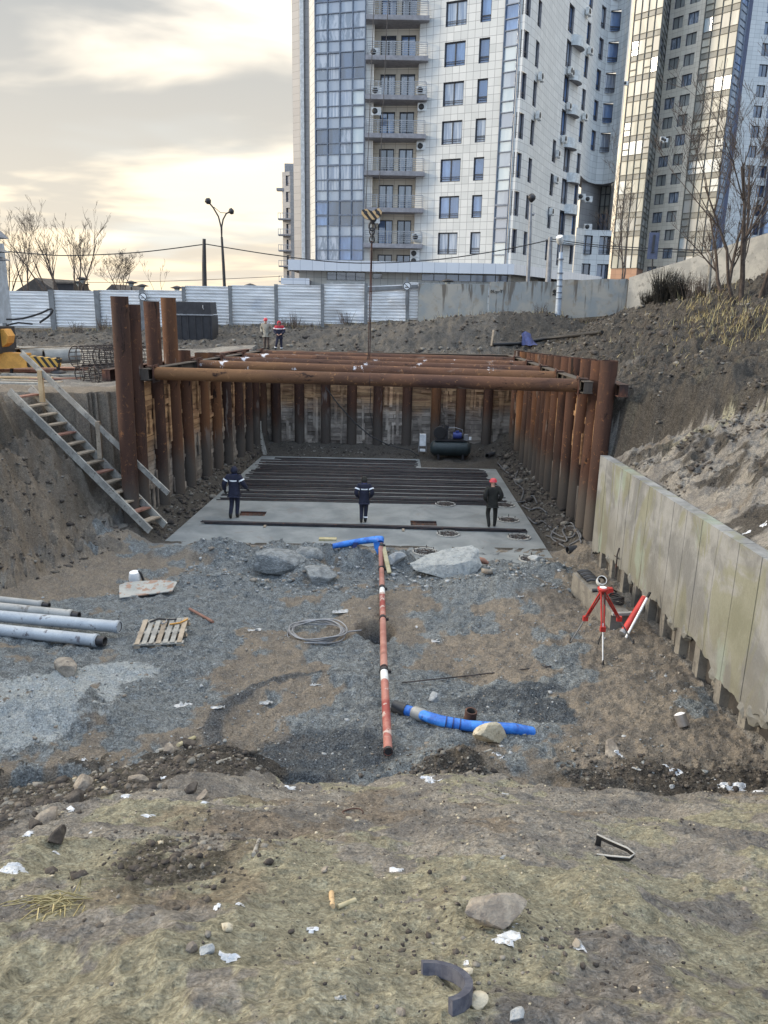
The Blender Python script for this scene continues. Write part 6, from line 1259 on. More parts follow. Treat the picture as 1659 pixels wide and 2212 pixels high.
M['tank'] = plain('dark green tank paint', (.022, .034, .038), .5); M['motor_blue'] = plain('blue motor paint', (.03, .05, .22), .5); compressor()
c = at(912, 985, 37.6); rt = thing('electric_cabinet', 'white electric cabinet on a tubular stand at the back pit wall', 'cabinet', (c.x, 37.6, .3)); b = MB(); zt = at(913, 938, 37.6).z - .3; b.box((0, 0, zt - .28), (.30, .22, .58), M['white']); b.build('cabinet', parent=rt); b = MB()
for x in (-.17, .17): b.tube([(x, .08, zt - .1), (x, .05, .5), (x * 1.1, -.1, 0)], .02, 6, M['grey_metal'])
b.tube([(-.17, 0, .35), (.17, 0, .35)], .02, 6, M['grey_metal']); b.build('stand', parent=rt); b = MB(); b.box((0, -.12, .12), (.26, .2, .1), M['white']); b.build('base', parent=rt)
b = MB(); P = [at(703, 836, 38.6), at(730, 873, 38.5), at(765, 912, 38.3), at(800, 942, 38.2), at(840, 962, 38.0), at(885, 972, 37.8), at(905, 985, 37.6)]; b.tube([p - P[0] for p in P], .03, 6, M['black']); o = b.build('hanging_cable', loc=P[0]); tag(o, 'black cable swinging down across the back pit wall to the cabinet', 'cable')
b = MB(); P = [at(801, 838, 38.7), at(799, 890, 38.7), at(806, 925, 38.6)]; b.tube([p - P[0] for p in P], .02, 6, M['black']); o = b.build('hanging_cable', loc=P[0]); tag(o, 'short black cable hanging straight in the middle of the back pit wall', 'cable')
for i in range(3): b = MB(); a = at(566 + 5 * i, 985, 37.6); b.bar((0, 0, 0), at(562 - 2 * i, 910, 38.4) - a, .1, .04, M['wood_grey'], up=(0, 1, 0)); o = b.build('leaning_plank', loc=a); tag(o, f'plank leaning in the back left pit corner, {ORD[i]} from the left', 'plank', 'planks leaning in the back left pit corner')
r_ = random.Random(21)
names = ['at the foot of the far right piles', 'at the foot of the middle right piles', 'looping onto the slab edge by the right piles', 'coiled at the near right slab corner', 'tangled at the near right slab corner', 'crossing the debris beside the helmeted worker', 'running along the right slab edge', 'half buried near the foremost right pile']
paths = [[(1075, 1002), (1090, 1020), (1105, 1030), (1115, 1050)], [(1118, 1020), (1112, 1045), (1130, 1060), (1125, 1085)], [(1090, 1072), (1110, 1088), (1135, 1085), (1150, 1075), (1160, 1090)], [(1180, 1160), (1200, 1168), (1225, 1172), (1215, 1150), (1235, 1140), (1255, 1165), (1230, 1180)], [(1190, 1150), (1215, 1165), (1240, 1160), (1235, 1135), (1205, 1140), (1190, 1165), (1220, 1185)], [(1128, 1095), (1145, 1105), (1165, 1100), (1180, 1112)], [(1140, 1120), (1155, 1135), (1170, 1128), (1190, 1145)], [(1215, 1130), (1225, 1150), (1245, 1150), (1255, 1178)]]
for t, pth in zip(names, paths):
    P = [on(*p) + Vector((0, 0, .05 + .03 * (i % 2))) for i, p in enumerate(pth)]; w = P; Q = []
    for i in range(28):
        u = i / 27 * (len(w) - 1); k = min(int(u), len(w) - 2); f = u - k; p0, p1, p2, p3 = w[max(k - 1, 0)], w[k], w[k + 1], w[min(k + 2, len(w) - 1)]; Q.append(.5 * ((2 * p1) + (p2 - p0) * f + (2 * p0 - 5 * p1 + 4 * p2 - p3) * f * f + (3 * p1 - p0 - 3 * p2 + p3) * f ** 3) - w[0])
    b = MB(); b.tube(Q, .028, 6, M['hose_grey']); o = b.build('loose_hose', loc=w[0]); tag(o, 'loose hose ' + t, 'hose', 'loose hoses along the right pit wall')
for px, py, rz, t in ((1225, 1196, .3, 'dark plastic pipe piece at the near right slab corner'), (1052, 990, .9, 'dark open pipe piece right of the compressor')):
    p = on(px, py); b = MB(); d = Vector((math.cos(rz), math.sin(rz), .05)) * .6; b.hollow((0, 0, .12), d + Vector((0, 0, .12)), .12, .10, 16, M['frame_dark'], M['black']); o = b.build('pipe_piece', loc=p); tag(o, t, 'pipe piece')
p = on(1035, 1220); b = MB(); b.tube([(-.25, 0, .08), (-.1, .05, .14), (.12, 0, .12), (.25, -.05, .06)], [.05, .1, .09, .04], 8, M['wood_red']); o = b.build('old_shoe', loc=p); tag(o, 'dark reddish rag lump right of the big pale rock', 'rag')
# ---------------------------------------------------------------- rocks and rubbish
def rock(px, py, size, label, mat='rock', seed=0, group=None, flat=.65, sink=.25, name='rock', cat='rock', asp=1.0, rz=None):
    r_ = random.Random(seed * 7 + 1); bm = bmesh.new(); bmesh.ops.create_icosphere(bm, subdivisions=4 if size > .3 else 3, radius=1.0)
    pl = [(Vector((r_.gauss(0, 1), r_.gauss(0, 1), r_.gauss(0, .7))).normalized(), r_.uniform(.42, .8)) for _ in range(9)]
    for v in bm.verts:
        for n, d in pl:
            k = v.co.dot(n)
            if k > d: v.co -= n * (k - d) * .92
        f = 1 + .07 * float(fbm(np.array([v.co.x * 2.3 + seed]), np.array([v.co.y * 2.3 + v.co.z * 1.7]), seed, 3)[0]); v.co *= f + .035 * float(fbm(np.array([v.co.x * 8 + seed]), np.array([v.co.y * 8 + v.co.z * 6]), seed + 3, 3)[0])
        v.co = Vector((v.co.x * size * asp, v.co.y * size * .8, v.co.z * size * flat))
    me = bpy.data.meshes.new(name); bm.to_mesh(me); bm.free(); me.materials.append(M[mat]); o = bpy.data.objects.new(name, me); C.objects.link(o); p = on(px, py); o.location = p + Vector((0, 0, size * flat * (1 - sink) * .6)); o.rotation_euler = (r_.uniform(-.15, .15), r_.uniform(-.15, .15), r_.uniform(-3, 3) if rz is None else rz); return tag(o, label, cat, group)
M['rock_tan'] = weathered('tan stone', (.34, .30, .22), (.46, .42, .33), (.20, .17, .12), 6, .9, 0, .6, .02)
def slab_rock():
    p = on(962, 1238); bm = bmesh.new()
    for v in ((-.98, -.02, .40), (-.55, .35, .55), (-.1, .45, .70), (.35, .5, .82), (.78, .45, .92), (.92, .25, .80), (1.0, -.05, .40), (.62, -.40, .02), (.15, -.42, -.02), (-.35, -.36, .14), (-.8, -.2, .22), (-.6, .3, -.1), (.6, .4, -.1), (.2, -.30, .50), (-.3, -.26, .46), (.66, -.18, .62)): bm.verts.new(v)
    bmesh.ops.convex_hull(bm, input=bm.verts); bmesh.ops.delete(bm, geom=[v for v in bm.verts if not v.link_faces], context='VERTS'); bmesh.ops.triangulate(bm, faces=bm.faces); bmesh.ops.subdivide_edges(bm, edges=bm.edges, cuts=7, use_grid_fill=True)
    for v in bm.verts: k = float(fbm(np.array([v.co.x * 5 + v.co.z * 2]), np.array([v.co.y * 5 + v.co.z * 3]), 15, 4, .6)[0]); v.co *= 1 + .05 * k
    bmesh.ops.scale(bm, vec=(1.0, 1.0, .78), verts=bm.verts); me = bpy.data.meshes.new('rock'); bm.to_mesh(me); bm.free(); me.materials.append(M['rock_pale']); o = bpy.data.objects.new('rock', me); C.objects.link(o); o.location = p + Vector((0, .1, -.08)); tag(o, 'biggest pale grey rock at the slab edge, angular and right of the red pipe', 'rock')
slab_rock()
rock(598, 1216, .80, 'large rounded gravel heap left of the short blue hose', 'rock_blue', 5, flat=.42, sink=.75, rz=.1, asp=1.1); rock(690, 1246, .6, 'rounded gravel lump in front of the gravel heap', 'rock_blue', 6, flat=.38, sink=.8, rz=.3, asp=1.1); rock(668, 1200, .5, 'grey gravel lump under the free end of the short blue hose', 'rock_blue', 8, flat=.5, sink=.6)
rock(855, 1213, .34, 'grey stone between the pump line and the biggest pale rock', 'rock', 9, flat=.6); rock(1160, 1210, .3, 'pale stone at the near right slab corner', 'rock', 10, flat=.5)
rock(1060, 1600, .26, 'tan pointed stone at the blue hose end', 'rock_tan', 12, flat=.85, asp=1.3, rz=.5, sink=.1); rock(940, 1510, .16, 'grey stone behind the blue hose coupling', 'rock', 13, flat=.6)
rock(1318, 1622, .16, 'reddish brown stone near the tin can', 'rock_brown', 14, asp=1.6, flat=.5); rock(1060, 1990, .15, 'brown stone with snow beside it in the near foreground', 'rock_brown', 15, asp=1.4, flat=.5, rz=.2, sink=.0)
for i, (px, py, s, t) in enumerate(((180, 1700, .14, 'dark round boulder on the rubble at the left'), (170, 1730, .12, 'purplish stone below the dark round boulder'), (100, 1775, .12, 'dark clod lowest in the rubble at the left'), (125, 1815, .10, 'black lump at the left rubble edge'), (365, 1625, .13, 'blocky stone on the rubble left of the gravel basin'), (405, 1612, .14, 'flat pale slab stone right of the blocky stone'), (440, 1725, .09, 'grey stone with snow in the middle of the rubble'), (75, 1785, .08, 'small dark clod at the far left of the rubble'), (145, 1450, .28, 'muddy boulder above the grey slurry at the left'), (410, 1712, .1, 'grey stone half way up the rubble'), (300, 1690, .12, 'brown stone left of the snow streak'))): rock(px, py, s, t, 'clod' if i % 2 else 'rock_brown', 40 + i, 'stones in the left rubble', asp=1.2)
for i, (px, py, s, t) in enumerate(((415, 2052, .035, 'small round stone by the snow streak, left one'), (447, 2056, .04, 'small round stone by the snow streak, right one'), (488, 2005, .035, 'small brown stone above the snow streak'), (700, 1882, .03, 'orange pebble right of the dark soil patch'), (1115, 2195, .04, 'pale stone at the bottom photo edge'), (1030, 2172, .05, 'pale broken stone right of the curved black scrap'), (865, 2190, .03, 'white pebble left of the bottom middle'), (1450, 1700, .05, 'dark clod beside the right snow patches'), (1012, 2105, .03, 'reddish stone above the pale broken stone'), (1245, 2040, .03, 'white pebble at the right of the near brown stone'))): rock(px, py, s, t, ['rock_brown', 'rock', 'rock_tan'][i % 3], 70 + i, 'scattered foreground stones', asp=1.1)
M['khaki'] = weathered('khaki grey cloth', (.20, .19, .165), (.30, .285, .245), None, 6, .9, 0, .4, .01); M['red_cloth'] = weathered('red cloth', (.33, .02, .035), (.45, .04, .06), None, 6, .85, 0, .3, .01); M['brown_cloth'] = weathered('brown trousers', (.06, .045, .04), (.12, .09, .075), None, 6, .9, 0, .3, .01); M['helmet_red'] = plain('red helmet', (.55, .05, .07), .3); M['collar_blue'] = plain('blue collar', (.03, .05, .16), .9)
M['paper'] = M['white']; M['film'] = weathered('dirty plastic film', (.26, .27, .275), (.44, .45, .46), None, 9, .6); M['paper'] = M['film']
M['rubber'] = weathered('speckled rubber', (.045, .05, .075), (.08, .085, .11), None, 20, .8, 0, .5, .004)
M['sole_edge'] = plain('worn pale rubber edge', (.36, .35, .33), .7)
M['soil_dark'] = weathered('brown soil lump', (.07, .06, .05), (.13, .115, .10), None, 8, .95, 0, .6, .02)
M['soil_grey'] = weathered('grey soil lump', (.13, .125, .115), (.20, .19, .17), None, 8, .95, 0, .6, .02)
# ---------------------------------------------------------------- rubbish on the ground
def scrap(px, py, label, seed, size=.18, mat='film', name='plastic_scrap', cat='rubbish', asp=1.6, hgt_=.06, rz=0, group=None):
    r_ = random.Random(seed); p = on(px, py); b = MB(); n, m = 9, 5; vs = []
    for i in range(n):
        for j in range(m):
            u, v = i / (n - 1) - .5, j / (m - 1) - .5; k = 1 - .5 * abs(u) * 2 * r_.uniform(.6, 1)
            vs.append((u * size * asp * 1.5 + r_.gauss(0, size * .08), v * size * k * 1.1 + r_.gauss(0, size * .1) + .2 * size * math.sin(5 * u), abs(r_.gauss(0, hgt_ * .4)) * (1 - abs(v)) + .008))
    b.add(vs, [(i * m + j, (i + 1) * m + j, (i + 1) * m + j + 1, i * m + j + 1) for i in range(n - 1) for j in range(m - 1)], M[mat], False); o = b.build(name, loc=p); o.rotation_euler = (0, 0, rz); return tag(o, label, cat, group)
scrap(735, 1322, 'crumpled white plastic scrap behind the cable coil', 1, .16); scrap(550, 1362, 'small white plastic scrap left of the cable coil', 2, .12, hgt_=.04); scrap(945, 1386, 'white plastic scrap right of the red pump line', 3, .11, rz=.2); scrap(685, 1480, 'long torn white plastic sheet on the gravel basin', 4, .10, asp=3.6, rz=.2, hgt_=.05)
scrap(575, 1520, 'white plastic scrap at the rim of the gravel basin', 5, .1); scrap(395, 1525, 'white paper scrap on the sand left of the basin', 6, .1, asp=2.2); scrap(470, 1530, 'curled pale scrap on the sand nearer the basin', 7, .08, asp=2); scrap(1125, 1290 , 'pale scrap on the gravel cone', 8, .06); scrap(900, 1355, 'narrow upright pale scrap right of the hole', 9, .05, asp=2.2, rz=1.3)
for i, (px, py, s, m, rz, t) in enumerate(((630, 1703, .06, 'white', .1, 'white plastic scrap on the bank below the basin'), (1375, 1662, .07, 'paper', -.7, 'folded paper packet on the right bank'), (1092, 1717, .05, 'white', -.5, 'white bone shaped scrap in the middle of the bank'), (1280, 1703, .035, 'rock_tan', .2, 'yellowish crumpled packet right of the middle'), (1248, 2048, .04, 'white', .8, 'white torn scrap right of the near brown stone'), (735, 2160, .025, 'white', 0, 'tiny white scrap at the bottom'), (1085, 1855, .03, 'white', .6, 'white fleck scrap above the near brown stone'))): scrap(px, py, t, 20 + i, s * .75, 'film' if m == 'white' else m, hgt_=.02, rz=rz)
def strip(label, pts, w, mat, name, cat, dz=.02, hw=None):
    P = [on(*p) + Vector((0, 0, dz)) for p in pts]; b = MB(); b.tube([p - P[0] for p in P], w, 7, M[mat]); o = b.build(name, loc=P[0]); return tag(o, label, cat)
strip('long thin dark rod lying across the gravel right of the pump line', [(868, 1478), (1000, 1464), (1190, 1442)], .012, 'rebar', 'metal_rod', 'rod', .03)
strip('dark wet board scrap beyond the pallet corner', [(410, 1318), (460, 1346)], .035, 'wood_red', 'board_scrap', 'board', .03)
strip('pale wood stick at the middle of the near bank', [(716, 1932), (718, 1962)], .016, 'wood_fresh', 'wood_stick', 'stick', .01)
strip('yellowish chip of wood right of the pale stick', [(730, 1963), (768, 1948)], .014, 'straw_wood', 'wood_chip', 'stick', .012)
strip('grey twig beside the green bottle shard', [(560, 1818), (548, 1850)], .016, 'wood_grey', 'twig', 'stick', .012)
def arc_band():
    c = on(962, 2140); b = MB(); vs = []; n = 16; R0 = .15
    for i in range(n):
        t = R(100) - R(165) * i / (n - 1); q = Vector((math.cos(t) * R0 - .06, math.sin(t) * R0 * 1.15 - .03, 0)); d = Vector((math.cos(t), math.sin(t), 0))
        for r, z in ((.016, .0), (.016, .055), (-.016, .055), (-.016, .0)): vs.append(q + d * r + Vector((0, 0, z)))
    fs = [(4 * i + k, 4 * i + 4 + k, 4 * i + 4 + (k + 1) % 4, 4 * i + (k + 1) % 4) for i in range(n - 1) for k in range(4)] + [(3, 2, 1, 0), (4 * n - 4, 4 * n - 3, 4 * n - 2, 4 * n - 1)]
    b.add(vs, fs, M['rubber']); o = b.build('curved_band', loc=c + Vector((0, 0, -.005))); o.rotation_euler = (R(-24), 0, 0); tag(o, 'broken half ring of thick dark rubber at the bottom of the photo', 'rubber scrap')
arc_band()
def sole():
    c = on(1325, 1846); rt = thing('rubber_strap', 'bent rubber strap folded into a loop on the right foreground bank', 'rubber scrap', c + Vector((0, 0, .01)), -.1); rt.scale = (.72, .72, .6); b = MB(); P = [Vector((-.17, .12, .10)), Vector((-.05, .05, .09)), Vector((.13, -.03, .07)), Vector((.2, -.08, .04)), Vector((.14, -.12, .01)), Vector((-.05, -.11, .0)), Vector((-.2, -.09, -.01))]; vs = []
    for i, p in enumerate(P):
        for dz in (0, .055): vs += [p + Vector((0, 0, dz)), p + Vector((.0, .018, dz))]
    fs = []
    for i in range(len(P) - 1): a = 4 * i; fs += [(a, a + 4, a + 6, a + 2), (a + 1, a + 3, a + 7, a + 5), (a + 2, a + 6, a + 7, a + 3), (a, a + 1, a + 5, a + 4)]
    b.add(vs, fs, M['black'], False); b.build('band', parent=rt); b = MB(); b.tube([p + Vector((0, 0, .062)) for p in P], .012, 5, M['sole_edge']); b.build('pale_edge', parent=rt)
    b = MB(); b.add([(-.19, .10, -.02), (-.12, .10, -.02), (-.12, .09, .14), (-.17, .1, .16)], [(0, 1, 2, 3)], M['black']); b.build('flap', parent=rt)
sole()
c = on(762, 1757); b = MB(); b.tube([(.1 * math.cos(t), .06 * math.sin(t), .01 + .008 * math.sin(2 * t)) for t in np.linspace(-.3, 5.4, 18)], .007, 5, M['rust_dark']); o = b.build('wire_ring', loc=c); tag(o, 'thin rusty wire ring on the bank below the pump pipe end', 'wire')
c = on(125, 1965); b = MB(); r_ = random.Random(8)
for i in range(46):
    a = Vector((r_.gauss(.05, .05), r_.gauss(.03, .03), .02)); q = a + Vector((r_.gauss(-.12, .09), r_.gauss(-.09, .06), r_.uniform(-.01, .04))); b.tube([a, (a + q) / 2 + Vector((r_.gauss(0, .02), r_.gauss(0, .02), .03)), q], .0035, 3, M['straw'], cap=False)
o = b.build('rope_tuft', loc=c); tag(o, 'frayed pale tuft of rope fibres at the left of the near bank', 'rope')
for i, (pts, r, t) in enumerate(((((340, 1625), (372, 1618)), .03, 'short grey timber end in the left rubble'), (((385, 1612), (420, 1596)), .035, 'pale splintered board on the left rubble crest'), (((470, 1650), (560, 1622)), .02, 'thin dark lath along the rubble crest'), (((1010, 1640), (1060, 1622)), .016, 'grey stick in the dark heap beside the blue hose'))): strip(t, pts, r, 'wood_grey' if i != 1 else 'straw_wood', 'timber_scrap', 'board', .02)
# ---------------------------------------------------------------- snow, stones, clods, grass (uncountable)
def drape(name, spots, mat, kind, cell=.012, lift=.010, thr=.42):
    vs = []; fs = []
    for (px, py, wx, wy, sd) in spots:
        p = on(px, py); k = p.y / F * 1.05; rx, ry = wx * k * .8, max(wy * k * 1.0, 0.02); c_ = max(cell, rx / 28)
        nx, ny = int(2 * rx / c_) + 2, int(2 * ry / c_) + 2; X, Y = np.meshgrid(p.x - rx + np.arange(nx) * c_, p.y - ry + np.arange(ny) * c_); d = np.hypot((X - p.x) / rx, (Y - p.y) / ry); f = fbm(X * 9 + sd, Y * 9, 200 + sd, 4, .65) * .7 + fbm(X / rx * 1.2 + sd, Y / rx * 1.6, 300 + sd, 3) * .8; mk = (1 - d) * .9 + f * 1.1
        Z = hgt(X, Y) + lift * np.clip((mk - thr) * 4, .15, 1); b0 = len(vs); vs += list(zip(X.ravel(), Y.ravel(), Z.ravel()))
        for j in range(ny - 1):
            for i in range(nx - 1):
                if mk[j, i] + mk[j, i + 1] + mk[j + 1, i] + mk[j + 1, i + 1] > 4 * thr: a = b0 + j * nx + i; fs.append((a, a + 1, a + nx + 1, a + nx))
    me = bpy.data.meshes.new(name); me.from_pydata(vs, [], fs); bm = bmesh.new(); bm.from_mesh(me); bmesh.ops.delete(bm, geom=[v for v in bm.verts if not v.link_faces], context='VERTS'); bm.to_mesh(me); bm.free(); me.materials.append(M[mat]); o = bpy.data.objects.new(name, me); C.objects.link(o); return tag(o, kind=kind)
SNOW = [(930, 1680, 32, 42, 1), (1078, 1636, 40, 20, 2), (1450, 1668, 36, 22, 3), (1520, 1684, 50, 18, 4), (1590, 1694, 55, 22, 5), (1640, 1710, 40, 22, 6), (1100, 2030, 60, 50, 7), (1120, 2005, 36, 34, 22), (860, 1880, 26, 24, 8), (495, 2072, 60, 16, 9), (25, 1885, 52, 40, 10), (62, 1800, 20, 26, 11), (155, 1750, 26, 26, 12), (275, 1722, 20, 18, 13), (205, 1792, 20, 18, 14), (350, 1680, 22, 20, 15), (520, 1955, 22, 14, 16), (1250, 2050, 26, 24, 17), (670, 2008, 34, 18, 18), (1330, 1632, 36, 12, 19), (632, 1705, 30, 10, 20), (320, 1760, 24, 16, 21), (180, 1640, 14, 12, 23), (470, 1960, 20, 12, 24), (1005, 2080, 16, 18, 25), (1640, 1140, 26, 10, 26), (1610, 1152, 20, 8, 27), (440, 1735, 30, 14, 28), (120, 1840, 26, 14, 29)]
drape('snow', SNOW, 'snow', 'stuff')
def scatter():
    rg = np.random.default_rng(5); T = []
    for s in range(7):
        bm = bmesh.new(); bmesh.ops.create_icosphere(bm, subdivisions=1, radius=1.0); rr = random.Random(s)
        for v in bm.verts: v.co *= rr.uniform(.5, 1.2); v.co.z *= .72
        T.append((np.array([v.co[:] for v in bm.verts]), np.array([[v.index for v in f.verts] for f in bm.faces]))); bm.free()
    def make(name, P, size, mats):
        n = len(P); z = hgt(P[:, 0], P[:, 1]); V = []; Fc = []; b0 = 0; mi = []
        for i in range(n):
            tv, tf = T[i % 7]; a = rg.uniform(0, 6.28); ca, sa = math.cos(a), math.sin(a); s = size[i]; x = tv[:, 0] * s * rg.uniform(.8, 1.4); y = tv[:, 1] * s; V.append(np.stack([x * ca - y * sa + P[i, 0], x * sa + y * ca + P[i, 1], tv[:, 2] * s + z[i] + s * .22], 1)); Fc.append(tf + b0); b0 += len(tv); mi.append(np.full(len(tf), int(rg.integers(0, len(mats))), np.int32))
        V = np.concatenate(V).astype(np.float32); Fc = np.concatenate(Fc).astype(np.int32); me = bpy.data.meshes.new(name); me.vertices.add(len(V)); me.vertices.foreach_set('co', V.ravel()); me.loops.add(Fc.size); me.loops.foreach_set('vertex_index', Fc.ravel()); me.polygons.add(len(Fc)); me.polygons.foreach_set('loop_start', np.arange(0, Fc.size, 3, dtype=np.int32))
        for m in mats: me.materials.append(M[m])
        me.polygons.foreach_set('material_index', np.concatenate(mi)); me.update(); me.validate(); o = bpy.data.objects.new(name, me); C.objects.link(o); return tag(o, kind='stuff')
    def pick(n, xf, yf, keep):
        y = rg.uniform(*yf, n * 3); x = rg.uniform(-1, 1, n * 3); x = xf(x, y); k = keep(x, y); return np.stack([x[k], y[k]], 1)[:n]
    fan = lambda u, y: u * (y * .62 + .6)
    # gravel on the floor
    P = pick(3600, fan, (9.7, 21.6), lambda x, y: (x > -8.5) & (x < WX(y) - .2) & (hgt(x, y) < 1.7) & (fbm(x * .8, y * .8, 91, 3) > -.25)); make('gravel_stones', P, np.exp(rg.normal(-4.3, .5, len(P))).clip(.006, .06), ['rock', 'rock_blue', 'rock_blue', 'rock_brown'])
    # pebbles on the near bank
    P = pick(3600, fan, (2.1, 9.6), lambda x, y: (x < WX(np.clip(y, 4, 24)) - .1) & (fbm(x * 1.1, y * 1.1, 95, 3) > -.15)); make('bank_pebbles', P, (np.exp(rg.normal(-5.0, .5, len(P))) * np.clip(P[:, 1] / 5, .55, 1.4)).clip(.003, .03), ['rock_brown', 'clod', 'rock_tan', 'clod', 'rock_brown'])
    # dark clods: left rubble, soil patches, heap behind the wall, hillside, back bank, pit edges
    A = []
    u = pick(2600, lambda u, y: -3.6 + u * 2.9, (5.5, 9.9), lambda x, y: (y > 9.5 + 2.3 * (x + 1.35) + rg.normal(0, .4, len(x))) & (hgt(x, y) > 1.1)); A.append((u, np.exp(rg.normal(-4.0, .6, len(u))).clip(.008, .09)))
    u = np.stack([rg.normal(-1.35, .30, 420), rg.normal(4.55, .62, 420)], 1); A.append((u, np.exp(rg.normal(-4.35, .5, len(u))).clip(.006, .045)))
    u = np.stack([rg.normal(.98, .40, 420), rg.normal(9.45, .28, 420)], 1); A.append((u, np.exp(rg.normal(-3.8, .45, len(u))).clip(.01, .07)))
    u = np.stack([rg.uniform(2.6, 6.0, 700), rg.normal(9.75, .42, 700)], 1); A.append((u, np.exp(rg.normal(-4.0, .5, len(u))).clip(.01, .06)))
    u = np.stack([rg.normal(.55, .5, 300), rg.normal(2.95, .35, 300)], 1); A.append((u, np.exp(rg.normal(-4.7, .4, len(u))).clip(.004, .02)))
    u = pick(2200, lambda u, y: WX(y) + .35 + (u + 1) * 2.6, (9, 22.4), lambda x, y: fbm(x * 1.2, y * 1.2, 66, 3) > .0); A.append((u, np.exp(rg.normal(-3.5, .5, len(u))).clip(.012, .12)))
    u = pick(1500, lambda u, y: 6.9 + (u + 1) * 5.5, (23.5, 44), lambda x, y: x < .55 * y); A.append((u, np.exp(rg.normal(-3.0, .5, len(u))).clip(.02, .2)))
    u = pick(1500, lambda u, y: u * 22, (41, 47.5), lambda x, y: x < 15); A.append((u, np.exp(rg.normal(-2.8, .45, len(u))).clip(.02, .2)))
    u = pick(900, lambda u, y: -10 + u * 3, (16, 23.4), lambda x, y: (x < -7.6 - (23.8 - y) * .31)); A.append((u, np.exp(rg.normal(-3.4, .5, len(u))).clip(.015, .12)))
    for f0 in (0, 1, 2):
        y = rg.uniform(23.5, 38.6, 520); x = (rg.uniform(5.45, 6.35, 520) if f0 == 0 else -6.83 + .0625 * (y - 25.34) - rg.uniform(.05, .8, 520) if f0 == 1 else rg.uniform(-6, 6, 520)); y = y if f0 < 2 else rg.uniform(37.4, 38.7, 520); A.append((np.stack([x, y], 1), np.exp(rg.normal(-2.9 if f0 < 2 else -3.5, .5, 520)).clip(.02, .2)))
    make('soil_clods', np.concatenate([a for a, _ in A]), np.concatenate([s for _, s in A]), ['clod', 'clod', 'soil_grey', 'clod', 'soil_dark'])
    # crust of gravel round the slab front
    P = pick(1500, lambda u, y: u * 5.4, (18.2, 22.3), lambda x, y: hgt(x, y) > .02); make('slab_edge_gravel', P, np.exp(rg.normal(-3.5, .5, len(P))).clip(.012, .12), ['rock_blue', 'rock', 'rock_blue', 'rock_brown'])
    # straw and dry grass on the hillside and bank top
    b = MB(); r_ = random.Random(77); Q = []
    for k in range(30):
        c = on(r_.uniform(1490, 1659), r_.uniform(640, 735))
        for _ in range(50): Q.append((c.x + r_.gauss(0, .7), c.y + r_.gauss(0, .7), r_.uniform(.25, .7), 'straw' if r_.random() < .6 else 'weed'))
    for _ in range(1300): y = r_.uniform(24, 40); Q.append((r_.uniform(8, .52 * y), y, r_.uniform(.15, .5), 'weed' if r_.random() < .75 else 'straw'))
    for _ in range(900): x = r_.uniform(-22, 14); Q.append((x, 47.9 + r_.gauss(0, .3) if x < 2 else 46 + r_.gauss(0, .3), r_.uniform(.15, .6), 'weed' if r_.random() < .6 else 'straw'))
    Z = hgt(np.array([q[0] for q in Q]), np.array([q[1] for q in Q]))
    for (x, y, h, m), z in zip(Q, Z):
        p = Vector((x, y, z - .02)); az = r_.uniform(0, 6.28); q = p + Vector((math.cos(az) * h * r_.uniform(.2, .7), math.sin(az) * h * r_.uniform(.2, .7) - h * .25, h * r_.uniform(.25, .9))); mm = (p + q) / 2 + Vector((0, 0, h * .12)); w = Vector((-math.sin(az), math.cos(az), 0)) * .012; b.add([p - w, p + w, mm + w * .7, mm - w * .7, q], [(0, 1, 2, 3), (3, 2, 4)], M[m])
    o = b.build('dry_grass'); tag(o, kind='stuff')
scatter()
